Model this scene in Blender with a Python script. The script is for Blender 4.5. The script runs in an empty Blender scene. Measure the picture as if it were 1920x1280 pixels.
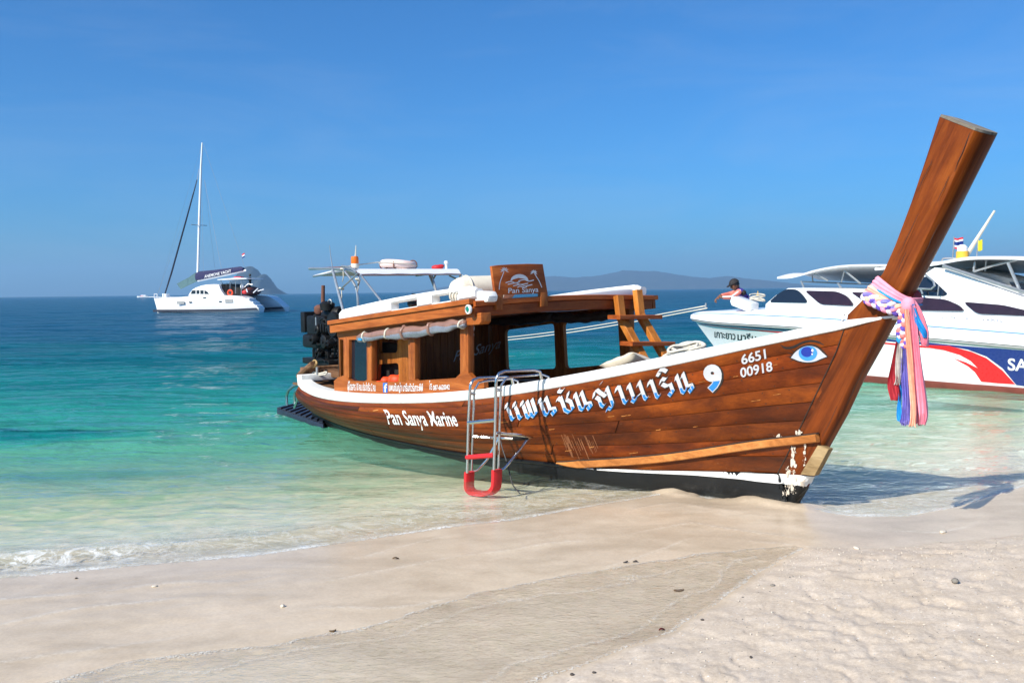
import bpy, bmesh, math, random
import numpy as np
from mathutils import Vector, Matrix
from mathutils.bvhtree import BVHTree

random.seed(4)
rng = np.random.RandomState(7)
R = math.radians
scene = bpy.context.scene
COL = scene.collection

# ------------------------------------------------------------------ camera
FPX = 1663.0                    # focal length in pixels of a 1920 wide picture
CAM_H = 1.75                    # eye height above the water
PITCH = math.atan(95 / FPX)
ROLL = 0.0118
cF = Vector((0, math.cos(PITCH), -math.sin(PITCH)))
_r0 = Vector((1, 0, 0)); _u0 = Vector((0, math.sin(PITCH), math.cos(PITCH)))
cR = math.cos(ROLL) * _r0 - math.sin(ROLL) * _u0
cU = math.sin(ROLL) * _r0 + math.cos(ROLL) * _u0
CAM = Vector((0, 0, CAM_H))
cd = bpy.data.cameras.new('camera'); co = bpy.data.objects.new('camera', cd); COL.objects.link(co)
cd.sensor_width = 36; cd.lens = 36 * FPX / 1920; cd.clip_start = 0.05; cd.clip_end = 40000
m3 = Matrix((cR, cU, -cF)).transposed()
co.matrix_world = Matrix.Translation(CAM) @ m3.to_4x4()
scene.camera = co

# ------------------------------------------------------------------ sky, sun, exposure
SUN_TO = Vector((-.94, -.90, 1.0)).normalized()       # direction towards the sun
SUN_EL = math.asin(SUN_TO.z)
w = bpy.data.worlds.new('World'); scene.world = w; w.use_nodes = True
nt = w.node_tree
bg = nt.nodes['Background']
sky = nt.nodes.new('ShaderNodeTexSky'); sky.sky_type = 'NISHITA'; sky.sun_disc = False
sky.sun_elevation = SUN_EL
sky.sun_rotation = math.atan2(SUN_TO.x, SUN_TO.y)
sky.altitude = 0; sky.air_density = 1.0; sky.dust_density = 1.0; sky.ozone_density = 10.0
tint = nt.nodes.new('ShaderNodeMix'); tint.data_type = 'RGBA'; tint.blend_type = 'MULTIPLY'
tint.inputs['Factor'].default_value = 1.0
tint.inputs[7].default_value = (0.46, 1.01, 1.27, 1)
nt.links.new(sky.outputs[0], tint.inputs[6])
# very faint uneven veil of high haze, all round the sky
stc = nt.nodes.new('ShaderNodeTexCoord'); smp = nt.nodes.new('ShaderNodeMapping'); smp.inputs['Scale'].default_value = (1.6, 1.6, 9)
nt.links.new(stc.outputs['Generated'], smp.inputs['Vector'])
sns = nt.nodes.new('ShaderNodeTexNoise'); sns.inputs['Scale'].default_value = 1.7; sns.inputs['Detail'].default_value = 7; sns.inputs['Roughness'].default_value = .62; sns.inputs['Distortion'].default_value = .6
nt.links.new(smp.outputs[0], sns.inputs['Vector'])
srm = nt.nodes.new('ShaderNodeMapRange'); srm.inputs['From Min'].default_value = .42; srm.inputs['From Max'].default_value = .78; srm.inputs['To Min'].default_value = 0; srm.inputs['To Max'].default_value = .13
nt.links.new(sns.outputs[0], srm.inputs['Value'])
veil = nt.nodes.new('ShaderNodeMix'); veil.data_type = 'RGBA'; veil.inputs[7].default_value = (5.2, 5.9, 6.9, 1)
nt.links.new(srm.outputs[0], veil.inputs['Factor']); nt.links.new(tint.outputs[2], veil.inputs[6])
nt.links.new(veil.outputs[2], bg.inputs['Color'])
bg.inputs['Strength'].default_value = 0.078
sd = bpy.data.lights.new('sun', 'SUN'); sd.energy = 4.8; sd.angle = R(0.5); sd.color = (1.0, 0.93, 0.80)
so = bpy.data.objects.new('sun', sd); COL.objects.link(so)
so.rotation_euler = (-SUN_TO).to_track_quat('-Z', 'Y').to_euler()
so.location = SUN_TO * 60
scene.view_settings.view_transform = 'Standard'; scene.view_settings.look = 'None'
scene.view_settings.gamma = 1; scene.view_settings.exposure = 0.6
scene.view_settings.use_curve_mapping = False
scene.cycles.use_denoising = True
scene.cycles.max_bounces = 8; scene.cycles.transparent_max_bounces = 16
scene.cycles.volume_bounces = 0

# ------------------------------------------------------------------ helpers: pixels of the photograph to places
def ray(x, y):
    x = float(x); y = float(y)
    return cF * FPX + (x - 960) * cR + (640 - y) * cU
def at_z(x, y, z=0.0):
    z = float(z)
    d = ray(x, y); return CAM + d * ((z - CAM_H) / d.z)
def at_y(x, y, Y):
    Y = float(Y)
    d = ray(x, y); return CAM + d * (Y / d.y)

class Frame:
    """a boat's own frame: x forward, y to port, z up"""
    def __init__(s, org, fwd):
        s.o = Vector(org); s.x = Vector((fwd[0], fwd[1], 0)).normalized(); s.y = Vector((-s.x.y, s.x.x, 0))
        s.rz = math.atan2(s.x.y, s.x.x)
    def loc(s, P):
        d = P - s.o; return Vector((d.dot(s.x), d.dot(s.y), d.z))
    def world(s, p):
        return s.o + s.x * p[0] + s.y * p[1] + Vector((0, 0, p[2]))
    def v(s, px, py, v):          # where the pixel's ray meets the upright plane y = v of the boat
        d = ray(px, py); k = ((s.o - CAM).dot(s.y) + v) / d.dot(s.y); return s.loc(CAM + d * k)
    def s(s, px, py, f):          # ... the cross plane x = f
        d = ray(px, py); k = ((s.o - CAM).dot(s.x) + f) / d.dot(s.x); return s.loc(CAM + d * k)
    def z(s, px, py, z):
        return s.loc(at_z(px, py, z))
    def lray(s, px, py):
        d = ray(px, py); return s.loc(CAM), Vector((d.dot(s.x), d.dot(s.y), d.z)).normalized()

def lin(c):
    """sRGB 0-255 to linear"""
    return tuple(((v / 255) / 12.92 if v / 255 <= .04045 else ((v / 255 + .055) / 1.055) ** 2.4) for v in c)

# ------------------------------------------------------------------ helpers: objects
def tag(o, label=None, cat=None, group=None, kind=None):
    if label: o['label'] = label
    if cat: o['category'] = cat
    if group: o['group'] = group
    if kind: o['kind'] = kind
    return o
def empty(name, loc=(0, 0, 0), rz=0, label=None, cat=None, group=None):
    o = bpy.data.objects.new(name, None); COL.objects.link(o); o.location = loc; o.rotation_euler = (0, 0, rz)
    o.empty_display_size = .2
    return tag(o, label, cat, group)
def mesh_obj(name, verts, faces, mat, parent=None, smooth=False, label=None):
    me = bpy.data.meshes.new(name)
    me.from_pydata([tuple(v) for v in verts], [], faces); me.validate()
    if mat: me.materials.append(mat)
    if smooth is True: me.polygons.foreach_set('use_smooth', [True] * len(me.polygons))
    me.update()
    o = bpy.data.objects.new(name, me); COL.objects.link(o)
    if parent: o.parent = parent
    if smooth == 'auto':
        bm = bmesh.new(); bm.from_mesh(me)
        for f in bm.faces: f.smooth = True
        for e in bm.edges:
            e.smooth = len(e.link_faces) != 2 or e.calc_face_angle(0) < R(38)
        bm.to_mesh(me); bm.free()
    if label: o['label'] = label
    return o
def fix_normals(o):
    bm = bmesh.new(); bm.from_mesh(o.data); bmesh.ops.recalc_face_normals(bm, faces=bm.faces); bm.to_mesh(o.data); bm.free()

class MB:
    def __init__(s): s.v = []; s.f = []
    def add(s, vs, fs):
        n = len(s.v); s.v += [Vector(v) for v in vs]; s.f += [tuple(i + n for i in f) for f in fs]; return s
    def box(s, c, size, rot=None):
        hx, hy, hz = [q / 2 for q in size]; c = Vector(c)
        vs = [Vector((x * hx, y * hy, z * hz)) for x in (-1, 1) for y in (-1, 1) for z in (-1, 1)]
        if rot is not None: vs = [rot @ v for v in vs]
        return s.add([c + v for v in vs], [(0, 1, 3, 2), (4, 6, 7, 5), (0, 4, 5, 1), (2, 3, 7, 6), (0, 2, 6, 4), (1, 5, 7, 3)])
    def bar(s, p, q, w, h, up=(0, 0, 1), ch=0.0):
        """a square bar from p to q, w sideways, h along up; ch chamfers its long edges"""
        return s.sweep([p, q], w, h, up, ch)
    def sweep(s, pts, w, h, up=(0, 0, 1), ch=0.0):
        pts = [Vector(p) for p in pts]; n = len(pts); rings = []
        for i in range(n):
            t = (pts[min(i + 1, n - 1)] - pts[max(i - 1, 0)]).normalized()
            sd_ = t.cross(Vector(up)).normalized(); u = sd_.cross(t).normalized()
            ww = w[i] if isinstance(w, (list, tuple)) else w; hh = h[i] if isinstance(h, (list, tuple)) else h
            a, b, c = ww / 2, hh / 2, ch
            prof = [(-a, -b), (a, -b), (a, b), (-a, b)] if not ch else [(-a + c, -b), (a - c, -b), (a, -b + c), (a, b - c), (a - c, b), (-a + c, b), (-a, b - c), (-a, -b + c)]
            rings.append([pts[i] + sd_ * x + u * y for x, y in prof])
        return s.loft(rings)
    def loft(s, rings, closed=True, cap=True):
        m = len(rings[0]); vs = [v for r in rings for v in r]; fs = []
        for i in range(len(rings) - 1):
            for j in range(m if closed else m - 1):
                k = (j + 1) % m
                fs.append((i * m + j, i * m + k, (i + 1) * m + k, (i + 1) * m + j))
        if cap and closed:
            fs.append(tuple(range(m - 1, -1, -1))); fs.append(tuple((len(rings) - 1) * m + j for j in range(m)))
        return s.add(vs, fs)
    def tube(s, pts, r, n=8, cap=True):
        pts = [Vector(p) for p in pts]; rings = []; N = len(pts); prev = None
        for i in range(N):
            t = (pts[min(i + 1, N - 1)] - pts[max(i - 1, 0)]).normalized()
            if prev is None:
                a = t.orthogonal().normalized()
            else:
                a = (prev - t * prev.dot(t)).normalized()
            prev = a; b = t.cross(a)
            rr = r[i] if isinstance(r, (list, tuple)) else r
            rings.append([pts[i] + (a * math.cos(2 * math.pi * k / n) + b * math.sin(2 * math.pi * k / n)) * rr for k in range(n)])
        return s.loft(rings, True, cap)
    def prism(s, poly, vec):
        """poly: 3-D points of a flat outline; pushed along vec"""
        vec = Vector(vec); a = [Vector(p) for p in poly]; return s.loft([a, [p + vec for p in a]])
    def lathe(s, prof, c, axis=(0, 0, 1), n=16):
        ax = Vector(axis).normalized(); a = ax.orthogonal().normalized(); b = ax.cross(a); c = Vector(c)
        return s.loft([[c + ax * h + (a * math.cos(2 * math.pi * k / n) + b * math.sin(2 * math.pi * k / n)) * max(r, 1e-4) for k in range(n)] for r, h in prof])
    def ball(s, c, r, n=10, sc=(1, 1, 1)):
        c = Vector(c); rings = []
        for i in range(1, n):
            th = math.pi * i / n
            rings.append([c + Vector((math.sin(th) * math.cos(2 * math.pi * k / (2 * n)) * sc[0], math.sin(th) * math.sin(2 * math.pi * k / (2 * n)) * sc[1], math.cos(th) * sc[2])) * r for k in range(2 * n)])
        return s.loft(rings)
    def torus(s, c, R_, r, axis=(0, 0, 1), n=28, m=10):
        ax = Vector(axis).normalized(); a = ax.orthogonal().normalized(); b = ax.cross(a); c = Vector(c); vs = []; fs = []
        for i in range(n):
            d = a * math.cos(2 * math.pi * i / n) + b * math.sin(2 * math.pi * i / n)
            for j in range(m):
                vs.append(c + d * (R_ + r * math.cos(2 * math.pi * j / m)) + ax * r * math.sin(2 * math.pi * j / m))
        for i in range(n):
            for j in range(m):
                fs.append((i * m + j, i * m + (j + 1) % m, ((i + 1) % n) * m + (j + 1) % m, ((i + 1) % n) * m + j))
        return s.add(vs, fs)
    def build(s, name, mat, parent=None, smooth=False, label=None, bevel=0):
        o = mesh_obj(name, s.v, s.f, mat, parent, False, label); fix_normals(o)
        if bevel:
            bm = bmesh.new(); bm.from_mesh(o.data)
            es = [e for e in bm.edges if len(e.link_faces) == 2 and e.calc_face_angle(0) > R(40)]
            bmesh.ops.bevel(bm, geom=es, offset=bevel, segments=2, affect='EDGES', profile=.6, clamp_overlap=True)
            bm.to_mesh(o.data); bm.free()
            if not smooth: smooth = 'auto'
        if smooth:
            bm = bmesh.new(); bm.from_mesh(o.data)
            for f in bm.faces: f.smooth = True
            if smooth == 'auto':
                for e in bm.edges: e.smooth = not (len(e.link_faces) == 2 and e.calc_face_angle(0) > R(38))
            bm.to_mesh(o.data); bm.free()
        return o

def catmull(pts, n):
    pts = [Vector(p) for p in pts]; P = [pts[0] * 2 - pts[1]] + pts + [pts[-1] * 2 - pts[-2]]
    segs = len(pts) - 1; out = []
    for k in range(n):
        u = k / (n - 1) * segs; i = min(int(u), segs - 1); t = u - i
        a, b, c, d = P[i:i + 4]
        out.append(.5 * ((2 * b) + (c - a) * t + (2 * a - 5 * b + 4 * c - d) * t * t + (3 * b - a - 3 * c + d) * t ** 3))
    return out

# ---- numpy noise
def _hash(ix, iy, seed):
    h = (ix.astype(np.int64) * 374761393 + iy.astype(np.int64) * 668265263 + seed * 974634777) & 0x7fffffff
    h = ((h ^ (h >> 13)) * 1274126177) & 0x7fffffff
    return ((h ^ (h >> 16)) & 0xffff) / 65535.0
def vnoise(x, y, seed=0):
    ix = np.floor(x); iy = np.floor(y); fx = x - ix; fy = y - iy
    fx = fx * fx * fx * (fx * (fx * 6 - 15) + 10); fy = fy * fy * fy * (fy * (fy * 6 - 15) + 10)
    a = _hash(ix, iy, seed); b = _hash(ix + 1, iy, seed); c = _hash(ix, iy + 1, seed); d = _hash(ix + 1, iy + 1, seed)
    return (a * (1 - fx) + b * fx) * (1 - fy) + (c * (1 - fx) + d * fx) * fy - .5
def fbm(x, y, seed=0, octv=4, gain=.5):
    s_ = 0; a = 1.0
    for k in range(octv):
        s_ = s_ + a * vnoise(x * 2 ** k + 17.3 * k, y * 2 ** k - 9.1 * k, seed + k); a *= gain
    return s_
def sstep(a, b, x):
    t = np.clip((x - a) / (b - a), 0, 1); return t * t * (3 - 2 * t)

# ------------------------------------------------------------------ materials
def new_mat(name):
    m = bpy.data.materials.new(name); m.use_nodes = True
    return m, m.node_tree, m.node_tree.nodes['Principled BSDF']
def N(nt, typ, **kw):
    n = nt.nodes.new('ShaderNode' + typ)
    for k, v in kw.items(): setattr(n, k, v)
    return n
def ramp(nt, stops, fac=None, interp='LINEAR'):
    r = N(nt, 'ValToRGB'); r.color_ramp.interpolation = interp
    e = r.color_ramp.elements
    while len(e) < len(stops): e.new(.5)
    for q, (p, c) in zip(e, stops): q.position = p; q.color = (*c, 1) if len(c) == 3 else c
    if fac is not None: nt.links.new(fac, r.inputs['Fac'])
    return r
def noise(nt, vec, scale, detail=4, rough=.55, dist=0.0):
    n = N(nt, 'TexNoise'); n.inputs['Scale'].default_value = scale; n.inputs['Detail'].default_value = detail
    n.inputs['Roughness'].default_value = rough; n.inputs['Distortion'].default_value = dist
    if vec is not None: nt.links.new(vec, n.inputs['Vector'])
    return n
def mapping(nt, vec, scale=(1, 1, 1), rot=(0, 0, 0)):
    m = N(nt, 'Mapping'); m.inputs['Scale'].default_value = scale; m.inputs['Rotation'].default_value = rot
    nt.links.new(vec, m.inputs['Vector']); return m.outputs[0]
def mixc(nt, fac, a, b, mode='MIX'):
    m = N(nt, 'Mix', data_type='RGBA', blend_type=mode)
    for s_, v in ((m.inputs['Factor'], fac), (m.inputs[6], a), (m.inputs[7], b)):
        if isinstance(v, (int, float)): s_.default_value = v
        elif isinstance(v, tuple): s_.default_value = (*v, 1) if len(v) == 3 else v
        else: nt.links.new(v, s_)
    return m.outputs[2]
def math_(nt, op, a, b=None, clamp=False):
    m = N(nt, 'Math', operation=op); m.use_clamp = clamp
    for i, v in enumerate((a, b)):
        if v is None: continue
        if isinstance(v, (int, float)): m.inputs[i].default_value = v
        else: nt.links.new(v, m.inputs[i])
    return m.outputs[0]
def bump(nt, h, strength=.3, dist=.01, normal=None):
    b = N(nt, 'Bump'); b.inputs['Strength'].default_value = strength; b.inputs['Distance'].default_value = dist
    nt.links.new(h, b.inputs['Height'])
    if normal is not None: nt.links.new(normal, b.inputs['Normal'])
    return b.outputs[0]

def plain(name, col, rough=.5, metal=0.0, coat=0.0, var=.12, scale=6.0, bmp=.05, spec=.5, dirt=None):
    """a painted or moulded surface with a little mottling and wear"""
    m, nt, p = new_mat(name)
    tc = N(nt, 'TexCoord').outputs['Object']
    n1 = noise(nt, tc, scale, 5); n2 = noise(nt, tc, scale * 9, 3)
    dark = tuple(c * (1 - var) for c in col); lite = tuple(min(1, c * (1 + var * .6)) for c in col)
    c = ramp(nt, [(.3, dark), (.7, lite)], n1.outputs[0]).outputs[0]
    if dirt:
        k = ramp(nt, [(.56, (0, 0, 0)), (.75, (1, 1, 1))], noise(nt, tc, scale * 1.7, 8, .7).outputs[0])
        c = mixc(nt, math_(nt, 'MULTIPLY', k.outputs[0], dirt[1]), c, dirt[0])
    nt.links.new(c, p.inputs['Base Color'])
    rr = ramp(nt, [(.3, (rough * .8,) * 3), (.7, (min(1, rough * 1.2),) * 3)], n2.outputs[0])
    nt.links.new(rr.outputs[0], p.inputs['Roughness'])
    p.inputs['Metallic'].default_value = metal; p.inputs['Coat Weight'].default_value = coat
    p.inputs['Specular IOR Level'].default_value = spec
    if bmp: nt.links.new(bump(nt, n2.outputs[0], bmp, .004), p.inputs['Normal'])
    return m

def wood(name, dark, mid, lite, stretch=(1.0, 9, 9), rough=.48, coat=.05, rand=.5, wear=.0, dist=1.2, hue=0.0, tilt=0.0):
    """varnished timber, grain along local x, each board its own tone"""
    m, nt, p = new_mat(name)
    tc = N(nt, 'TexCoord').outputs['Object']
    info = N(nt, 'ObjectInfo')
    off = N(nt, 'VectorMath', operation='MULTIPLY_ADD')
    nt.links.new(tc, off.inputs[0]); off.inputs[1].default_value = (1, 1, 1)
    cmb = N(nt, 'CombineXYZ'); nt.links.new(math_(nt, 'MULTIPLY', info.outputs['Random'], 37.0), cmb.inputs[0]); nt.links.new(math_(nt, 'MULTIPLY', info.outputs['Random'], 13.0), cmb.inputs[1])
    nt.links.new(cmb.outputs[0], off.inputs[2])
    base_ = mapping(nt, off.outputs[0], (1, 1, 1), (0, tilt, 0)) if tilt else off.outputs[0]
    vec = mapping(nt, base_, stretch)
    g1 = noise(nt, vec, 1.1, 6, .56, dist)            # broad figure
    g2 = noise(nt, mapping(nt, base_, (stretch[0] * 2, stretch[1] * 6, stretch[2] * 6)), 2.0, 6, .7, .4)   # fine grain
    c1 = ramp(nt, [(.28, dark), (.5, mid), (.74, lite)], g1.outputs[0]).outputs[0]
    c2 = ramp(nt, [(.34, (.70, .66, .63)), (.6, (1.05, 1.05, 1.05))], g2.outputs[0]).outputs[0]
    c = mixc(nt, .75, c1, c2, 'MULTIPLY')
    tone = ramp(nt, [(0, tuple([1 - rand * .55] * 3)), (1, (1 + rand * .35, 1 + rand * .3, 1 + rand * .22))], info.outputs['Random']).outputs[0]
    c = mixc(nt, 1.0, c, tone, 'MULTIPLY')
    if hue:      # boards of different timber: red, brown and golden
        h_ = ramp(nt, [(0, (.78, .95, 1.1)), (.35, (1.0, .82, .8)), (.65, (1.0, 1.0, 1.0)), (1, (1.12, 1.16, .95))], math_(nt, 'FRACT', math_(nt, 'MULTIPLY', info.outputs['Random'], 7.31))).outputs[0]
        c = mixc(nt, hue, c, h_, 'MULTIPLY')
    blot = noise(nt, mapping(nt, tc, (.9, 2.4, 2.4)), 1.3, 5, .6)
    c = mixc(nt, .35, c, ramp(nt, [(.35, (.62, .6, .6)), (.62, (1.1, 1.08, 1.05))], blot.outputs[0]).outputs[0], 'MULTIPLY')
    if wear:
        wv = noise(nt, mapping(nt, tc, (2.2, 14, 14)), 2.2, 9, .74)
        k = ramp(nt, [(.66, (0, 0, 0)), (.74, (1, 1, 1))], wv.outputs[0])
        c = mixc(nt, math_(nt, 'MULTIPLY', k.outputs[0], wear), c, lin((196, 172, 140)))
    nt.links.new(c, p.inputs['Base Color'])
    rr = ramp(nt, [(.3, (rough * .75,) * 3), (.7, (rough * 1.35,) * 3)], blot.outputs[0])
    nt.links.new(rr.outputs[0], p.inputs['Roughness'])
    p.inputs['Coat Weight'].default_value = coat; p.inputs['Coat Roughness'].default_value = .22
    p.inputs['Specular IOR Level'].default_value = .18
    nt.links.new(bump(nt, g2.outputs[0], .25, .003), p.inputs['Normal'])
    return m

M = {}
M['plank'] = wood('hull_timber', lin((66, 28, 8)), lin((110, 50, 13)), lin((160, 80, 22)), stretch=(.42, 5.5, 5.5), rand=.8, wear=.5, dist=.35, hue=.85)
M['post'] = wood('prow_timber', lin((74, 32, 9)), lin((120, 56, 14)), lin((156, 82, 26)), stretch=(11, 11, .45), rand=.1, wear=.3, dist=.5, tilt=R(-29))
M['trim'] = wood('cabin_timber', lin((128, 66, 28)), lin((164, 90, 40)), lin((190, 114, 56)), rand=.25)
M['trim_up'] = wood('post_timber', lin((126, 66, 30)), lin((162, 90, 42)), lin((186, 112, 56)), stretch=(9, 9, 1), rand=.25)
M['steps'] = wood('step_timber', lin((150, 88, 34)), lin((192, 118, 48)), lin((214, 142, 66)), stretch=(7, 7, 1.2), rand=.25)
M['fascia'] = wood('fascia_timber', lin((126, 60, 26)), lin((164, 84, 38)), lin((190, 108, 54)), stretch=(9, 1, 9), rand=.25)
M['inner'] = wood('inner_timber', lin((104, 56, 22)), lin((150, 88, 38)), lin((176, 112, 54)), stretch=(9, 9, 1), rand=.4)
M['strake'] = wood('strake_timber', lin((150, 92, 44)), lin((190, 122, 62)), lin((210, 146, 84)), rand=.1, wear=.3)
M['deck'] = wood('deck_timber', lin((80, 56, 40)), lin((122, 90, 66)), lin((150, 116, 88)), rand=.4, coat=0, rough=.6)
M['end_grain'] = wood('end_grain', lin((96, 90, 80)), lin((140, 132, 120)), lin((168, 160, 146)), stretch=(2, 12, 2), rand=0, coat=0, rough=.8)
M['shoe'] = wood('worn_timber', lin((120, 98, 66)), lin((158, 134, 96)), lin((180, 158, 120)), stretch=(2, 6, 6), rand=0, coat=0, rough=.7)
M['white'] = plain('white_paint', (.74, .74, .72), .45, var=.07, scale=9, dirt=(lin((140, 112, 84)), .55))
M['white_clean'] = plain('white_gelcoat', (.80, .81, .82), .22, coat=.4, var=.04, bmp=.02)
M['white_board'] = plain('white_board', (.80, .80, .78), .5, var=.05)
M['cream'] = plain('cream_vinyl', lin((222, 212, 192)), .55, var=.1, dirt=(lin((150, 136, 110)), .35))
M['black'] = plain('black_hull_paint', (.007, .008, .009), .36, var=.3, scale=3, bmp=0, spec=.3, dirt=(lin((70, 66, 60)), .10))
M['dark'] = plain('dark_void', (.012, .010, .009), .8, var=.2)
M['caulk'] = plain('caulking', (.032, .018, .011), .8, var=.3)
M['tint'] = plain('tinted_glass', (.010, .013, .022), .06, spec=.8, var=.1, bmp=0)
M['redtint'] = plain('red_tinted_glass', (.028, .010, .014), .06, spec=.7, var=.3, bmp=0)
M['chrome'] = plain('stainless_steel', (.62, .62, .62), .22, metal=1, var=.08, bmp=0)
M['galv'] = plain('galvanised_tube', (.46, .47, .48), .4, metal=.8, var=.12)
M['red'] = plain('red_padding', lin((196, 26, 34)), .55, var=.14)
M['engine'] = plain('engine_black', (.008, .008, .009), .5, var=.5, scale=14, bmp=.4, spec=.25, dirt=(lin((70, 42, 32)), .35))
M['rust'] = plain('rusty_pipe', lin((110, 70, 56)), .8, var=.3)
M['brass'] = plain('rope_yellowed', lin((176, 146, 98)), .85, var=.2)
M['rope'] = plain('pale_rope', lin((206, 200, 186)), .85, var=.2, scale=60, bmp=.6)
M['canvas'] = plain('white_canvas', (.66, .67, .70), .8, var=.08)
M['tarp'] = plain('dark_tarpaulin', (.035, .034, .036), .5, var=.4, scale=5, bmp=.3)
M['orange'] = plain('orange_nylon', lin((236, 74, 30)), .6, var=.2)
M['amber'] = plain('amber_lens', lin((232, 112, 24)), .25, var=.1, bmp=0)
M['navy'] = plain('navy_paint', lin((28, 48, 118)), .3, coat=.3, var=.06, bmp=0)
M['swoosh'] = plain('red_paint', lin((222, 30, 38)), .3, coat=.3, var=.06, bmp=0)
M['boot'] = plain('antifouling_red', lin((122, 58, 50)), .6, var=.2)
M['lightblue'] = plain('light_blue_line', lin((112, 160, 226)), .4, var=.05, bmp=0)
M['grey_roof'] = plain('grey_lining', (.30, .31, .31), .7, var=.1)
M['letter'] = plain('silver_letter_paint', (.62, .64, .68), .4, var=.1, bmp=0, dirt=(lin((120, 104, 90)), .25))
M['letter_white'] = plain('white_letter_paint', (.76, .77, .78), .45, var=.06, bmp=0)
M['letter_blue'] = plain('blue_letter_paint', lin((34, 132, 218)), .4, var=.06, bmp=0)
M['letter_black'] = plain('black_letter_paint', (.012, .012, .014), .45, var=.1, bmp=0)
M['letter_grey'] = plain('grey_letter_paint', lin((190, 190, 194)), .5, var=.1, bmp=0)
M['letter_navy'] = plain('navy_letter_paint', lin((46, 56, 92)), .45, var=.1, bmp=0)
M['eye_white'] = plain('eye_white_paint', lin((196, 200, 210)), .45, var=.12, scale=12, bmp=0)
M['iris'] = plain('iris_blue', lin((62, 150, 226)), .4, var=.1, bmp=0)
M['pupil'] = plain('pupil_blue', lin((20, 54, 160)), .4, var=.1, bmp=0)
M['fbblue'] = plain('sticker_blue', lin((40, 104, 196)), .4, var=.05, bmp=0)
M['skin'] = plain('brown_skin', lin((122, 80, 58)), .55, var=.12)
M['hair'] = plain('black_hair', (.008, .007, .006), .5, var=.4, scale=60, bmp=.6)
M['cloth_black'] = plain('black_cloth', (.018, .016, .018), .8, var=.2)
M['cloth_purple'] = plain('purple_cloth', lin((66, 48, 140)), .8, var=.2)
M['cloth_coral'] = plain('coral_sleeve', lin((236, 128, 110)), .8, var=.15)
M['short'] = plain('grey_shorts', (.06, .06, .07), .8, var=.2)
M['cushion'] = plain('beige_cushion', lin((222, 208, 184)), .8, var=.08, scale=12)
M['clear_tarp'] = plain('plastic_awning', lin((140, 106, 94)), .35, var=.3, scale=7, bmp=.3)
M['grey_tarp'] = plain('grey_plastic_awning', lin((120, 124, 136)), .3, var=.3, scale=7, bmp=.3)
M['green'] = plain('green_lens', lin((10, 120, 100)), .1, var=.1, bmp=0)
M['navy_cloth'] = plain('navy_canvas', lin((32, 34, 78)), .8, var=.1)
M['green_cloth'] = plain('grey_green_canvas', lin((74, 106, 112)), .8, var=.1)
M['brown_hull'] = plain('brown_dinghy', lin((106, 54, 46)), .6, var=.2)
M['yellow'] = plain('yellow_cloth', lin((232, 222, 70)), .7, var=.08)
M['yellow_paint'] = plain('yellow_plastic', lin((228, 178, 60)), .4, var=.1)
M['platform'] = plain('dark_blue_grating', (.016, .020, .040), .45, var=.3, scale=5, bmp=.3)
for nm, c in (('pink', (240, 150, 172)), ('peach', (248, 186, 160)), ('lilac', (132, 124, 208)), ('scarf_red', (182, 50, 62)), ('scarf_grey', (200, 192, 186)), ('scarf_blue', (30, 146, 214)), ('scarf_white', (226, 220, 228)), ('scarf_coral', (238, 128, 122)), ('violet', (92, 70, 170))):
    M[nm] = plain(nm + '_cloth', lin(c), .75, var=.14, scale=30, bmp=.2)

# ------------------------------------------------------------------ the setting: beach, sea, film of backwash, islands, haze
def gpts(px, z=0.0):
    return np.array([[at_z(x, y, z).x, at_z(x, y, z).y] for x, y in px])
shore_px = [(-420, 1132), (-200, 1108), (0, 1085), (240, 1062), (480, 1042), (700, 1010), (870, 985), (960, 976), (1100, 952), (1250, 926), (1400, 944), (1500, 956), (1600, 968), (1700, 968), (1790, 952), (1860, 930), (1920, 912), (2050, 890)]
shore = gpts(shore_px)
shore = np.vstack([[-40, 3.2], [-14, 4.6], shore, [9.0, 9.4], [14, 10.6], [40, 15]])
def shore_y(X):
    return np.interp(X, shore[:, 0], shore[:, 1])
dry_edge = gpts([(950, 1330), (1035, 1280), (1100, 1256), (1150, 1235), (1195, 1215), (1270, 1190), (1300, 1170), (1345, 1142), (1400, 1100), (1425, 1080), (1468, 1048), (1515, 1027), (1600, 1026), (1700, 1022), (1800, 1014), (1920, 1000), (2300, 960)], .03)
film_edge = gpts([(-300, 1400), (-60, 1312), (65, 1282), (200, 1246), (320, 1222), (420, 1212), (500, 1200), (650, 1170), (750, 1140), (850, 1120), (950, 1104), (1100, 1072), (1260, 1046), (1400, 1030), (1490, 1024)], .02)
def poly_dist(X, Y, P):
    d = np.full(X.shape, 1e9)
    for a, b in zip(P[:-1], P[1:]):
        ab = b - a; t = np.clip(((X - a[0]) * ab[0] + (Y - a[1]) * ab[1]) / (ab @ ab), 0, 1)
        d = np.minimum(d, np.hypot(X - a[0] - t * ab[0], Y - a[1] - t * ab[1]))
    return d
def inside(X, Y, P):
    c = np.zeros(X.shape, bool); n = len(P)
    for i in range(n):
        a, b = P[i], P[(i + 1) % n]
        if a[1] == b[1]: continue
        m = ((a[1] > Y) != (b[1] > Y)) & (X < (b[0] - a[0]) * (Y - a[1]) / (b[1] - a[1]) + a[0])
        c ^= m
    return c
dry_poly = np.vstack([dry_edge, [14, 8.2], [40, 10], [40, -14], [0.3, -14], [0.1, 2.6]])
film_poly = np.vstack([film_edge, dry_edge[11:0:-1], [0.0, 3.2], [-1.5, 2.4], [-3.2, 2.6]])
def fan(y0, y1, n, ang, m, grow=None):
    """a grid that is fine near the camera and coarse far away"""
    ys = np.exp(np.linspace(math.log(y0), math.log(y1), n)); us = np.linspace(-ang, ang, m)
    U, Yg = np.meshgrid(us, ys); return U * Yg, Yg
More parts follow.
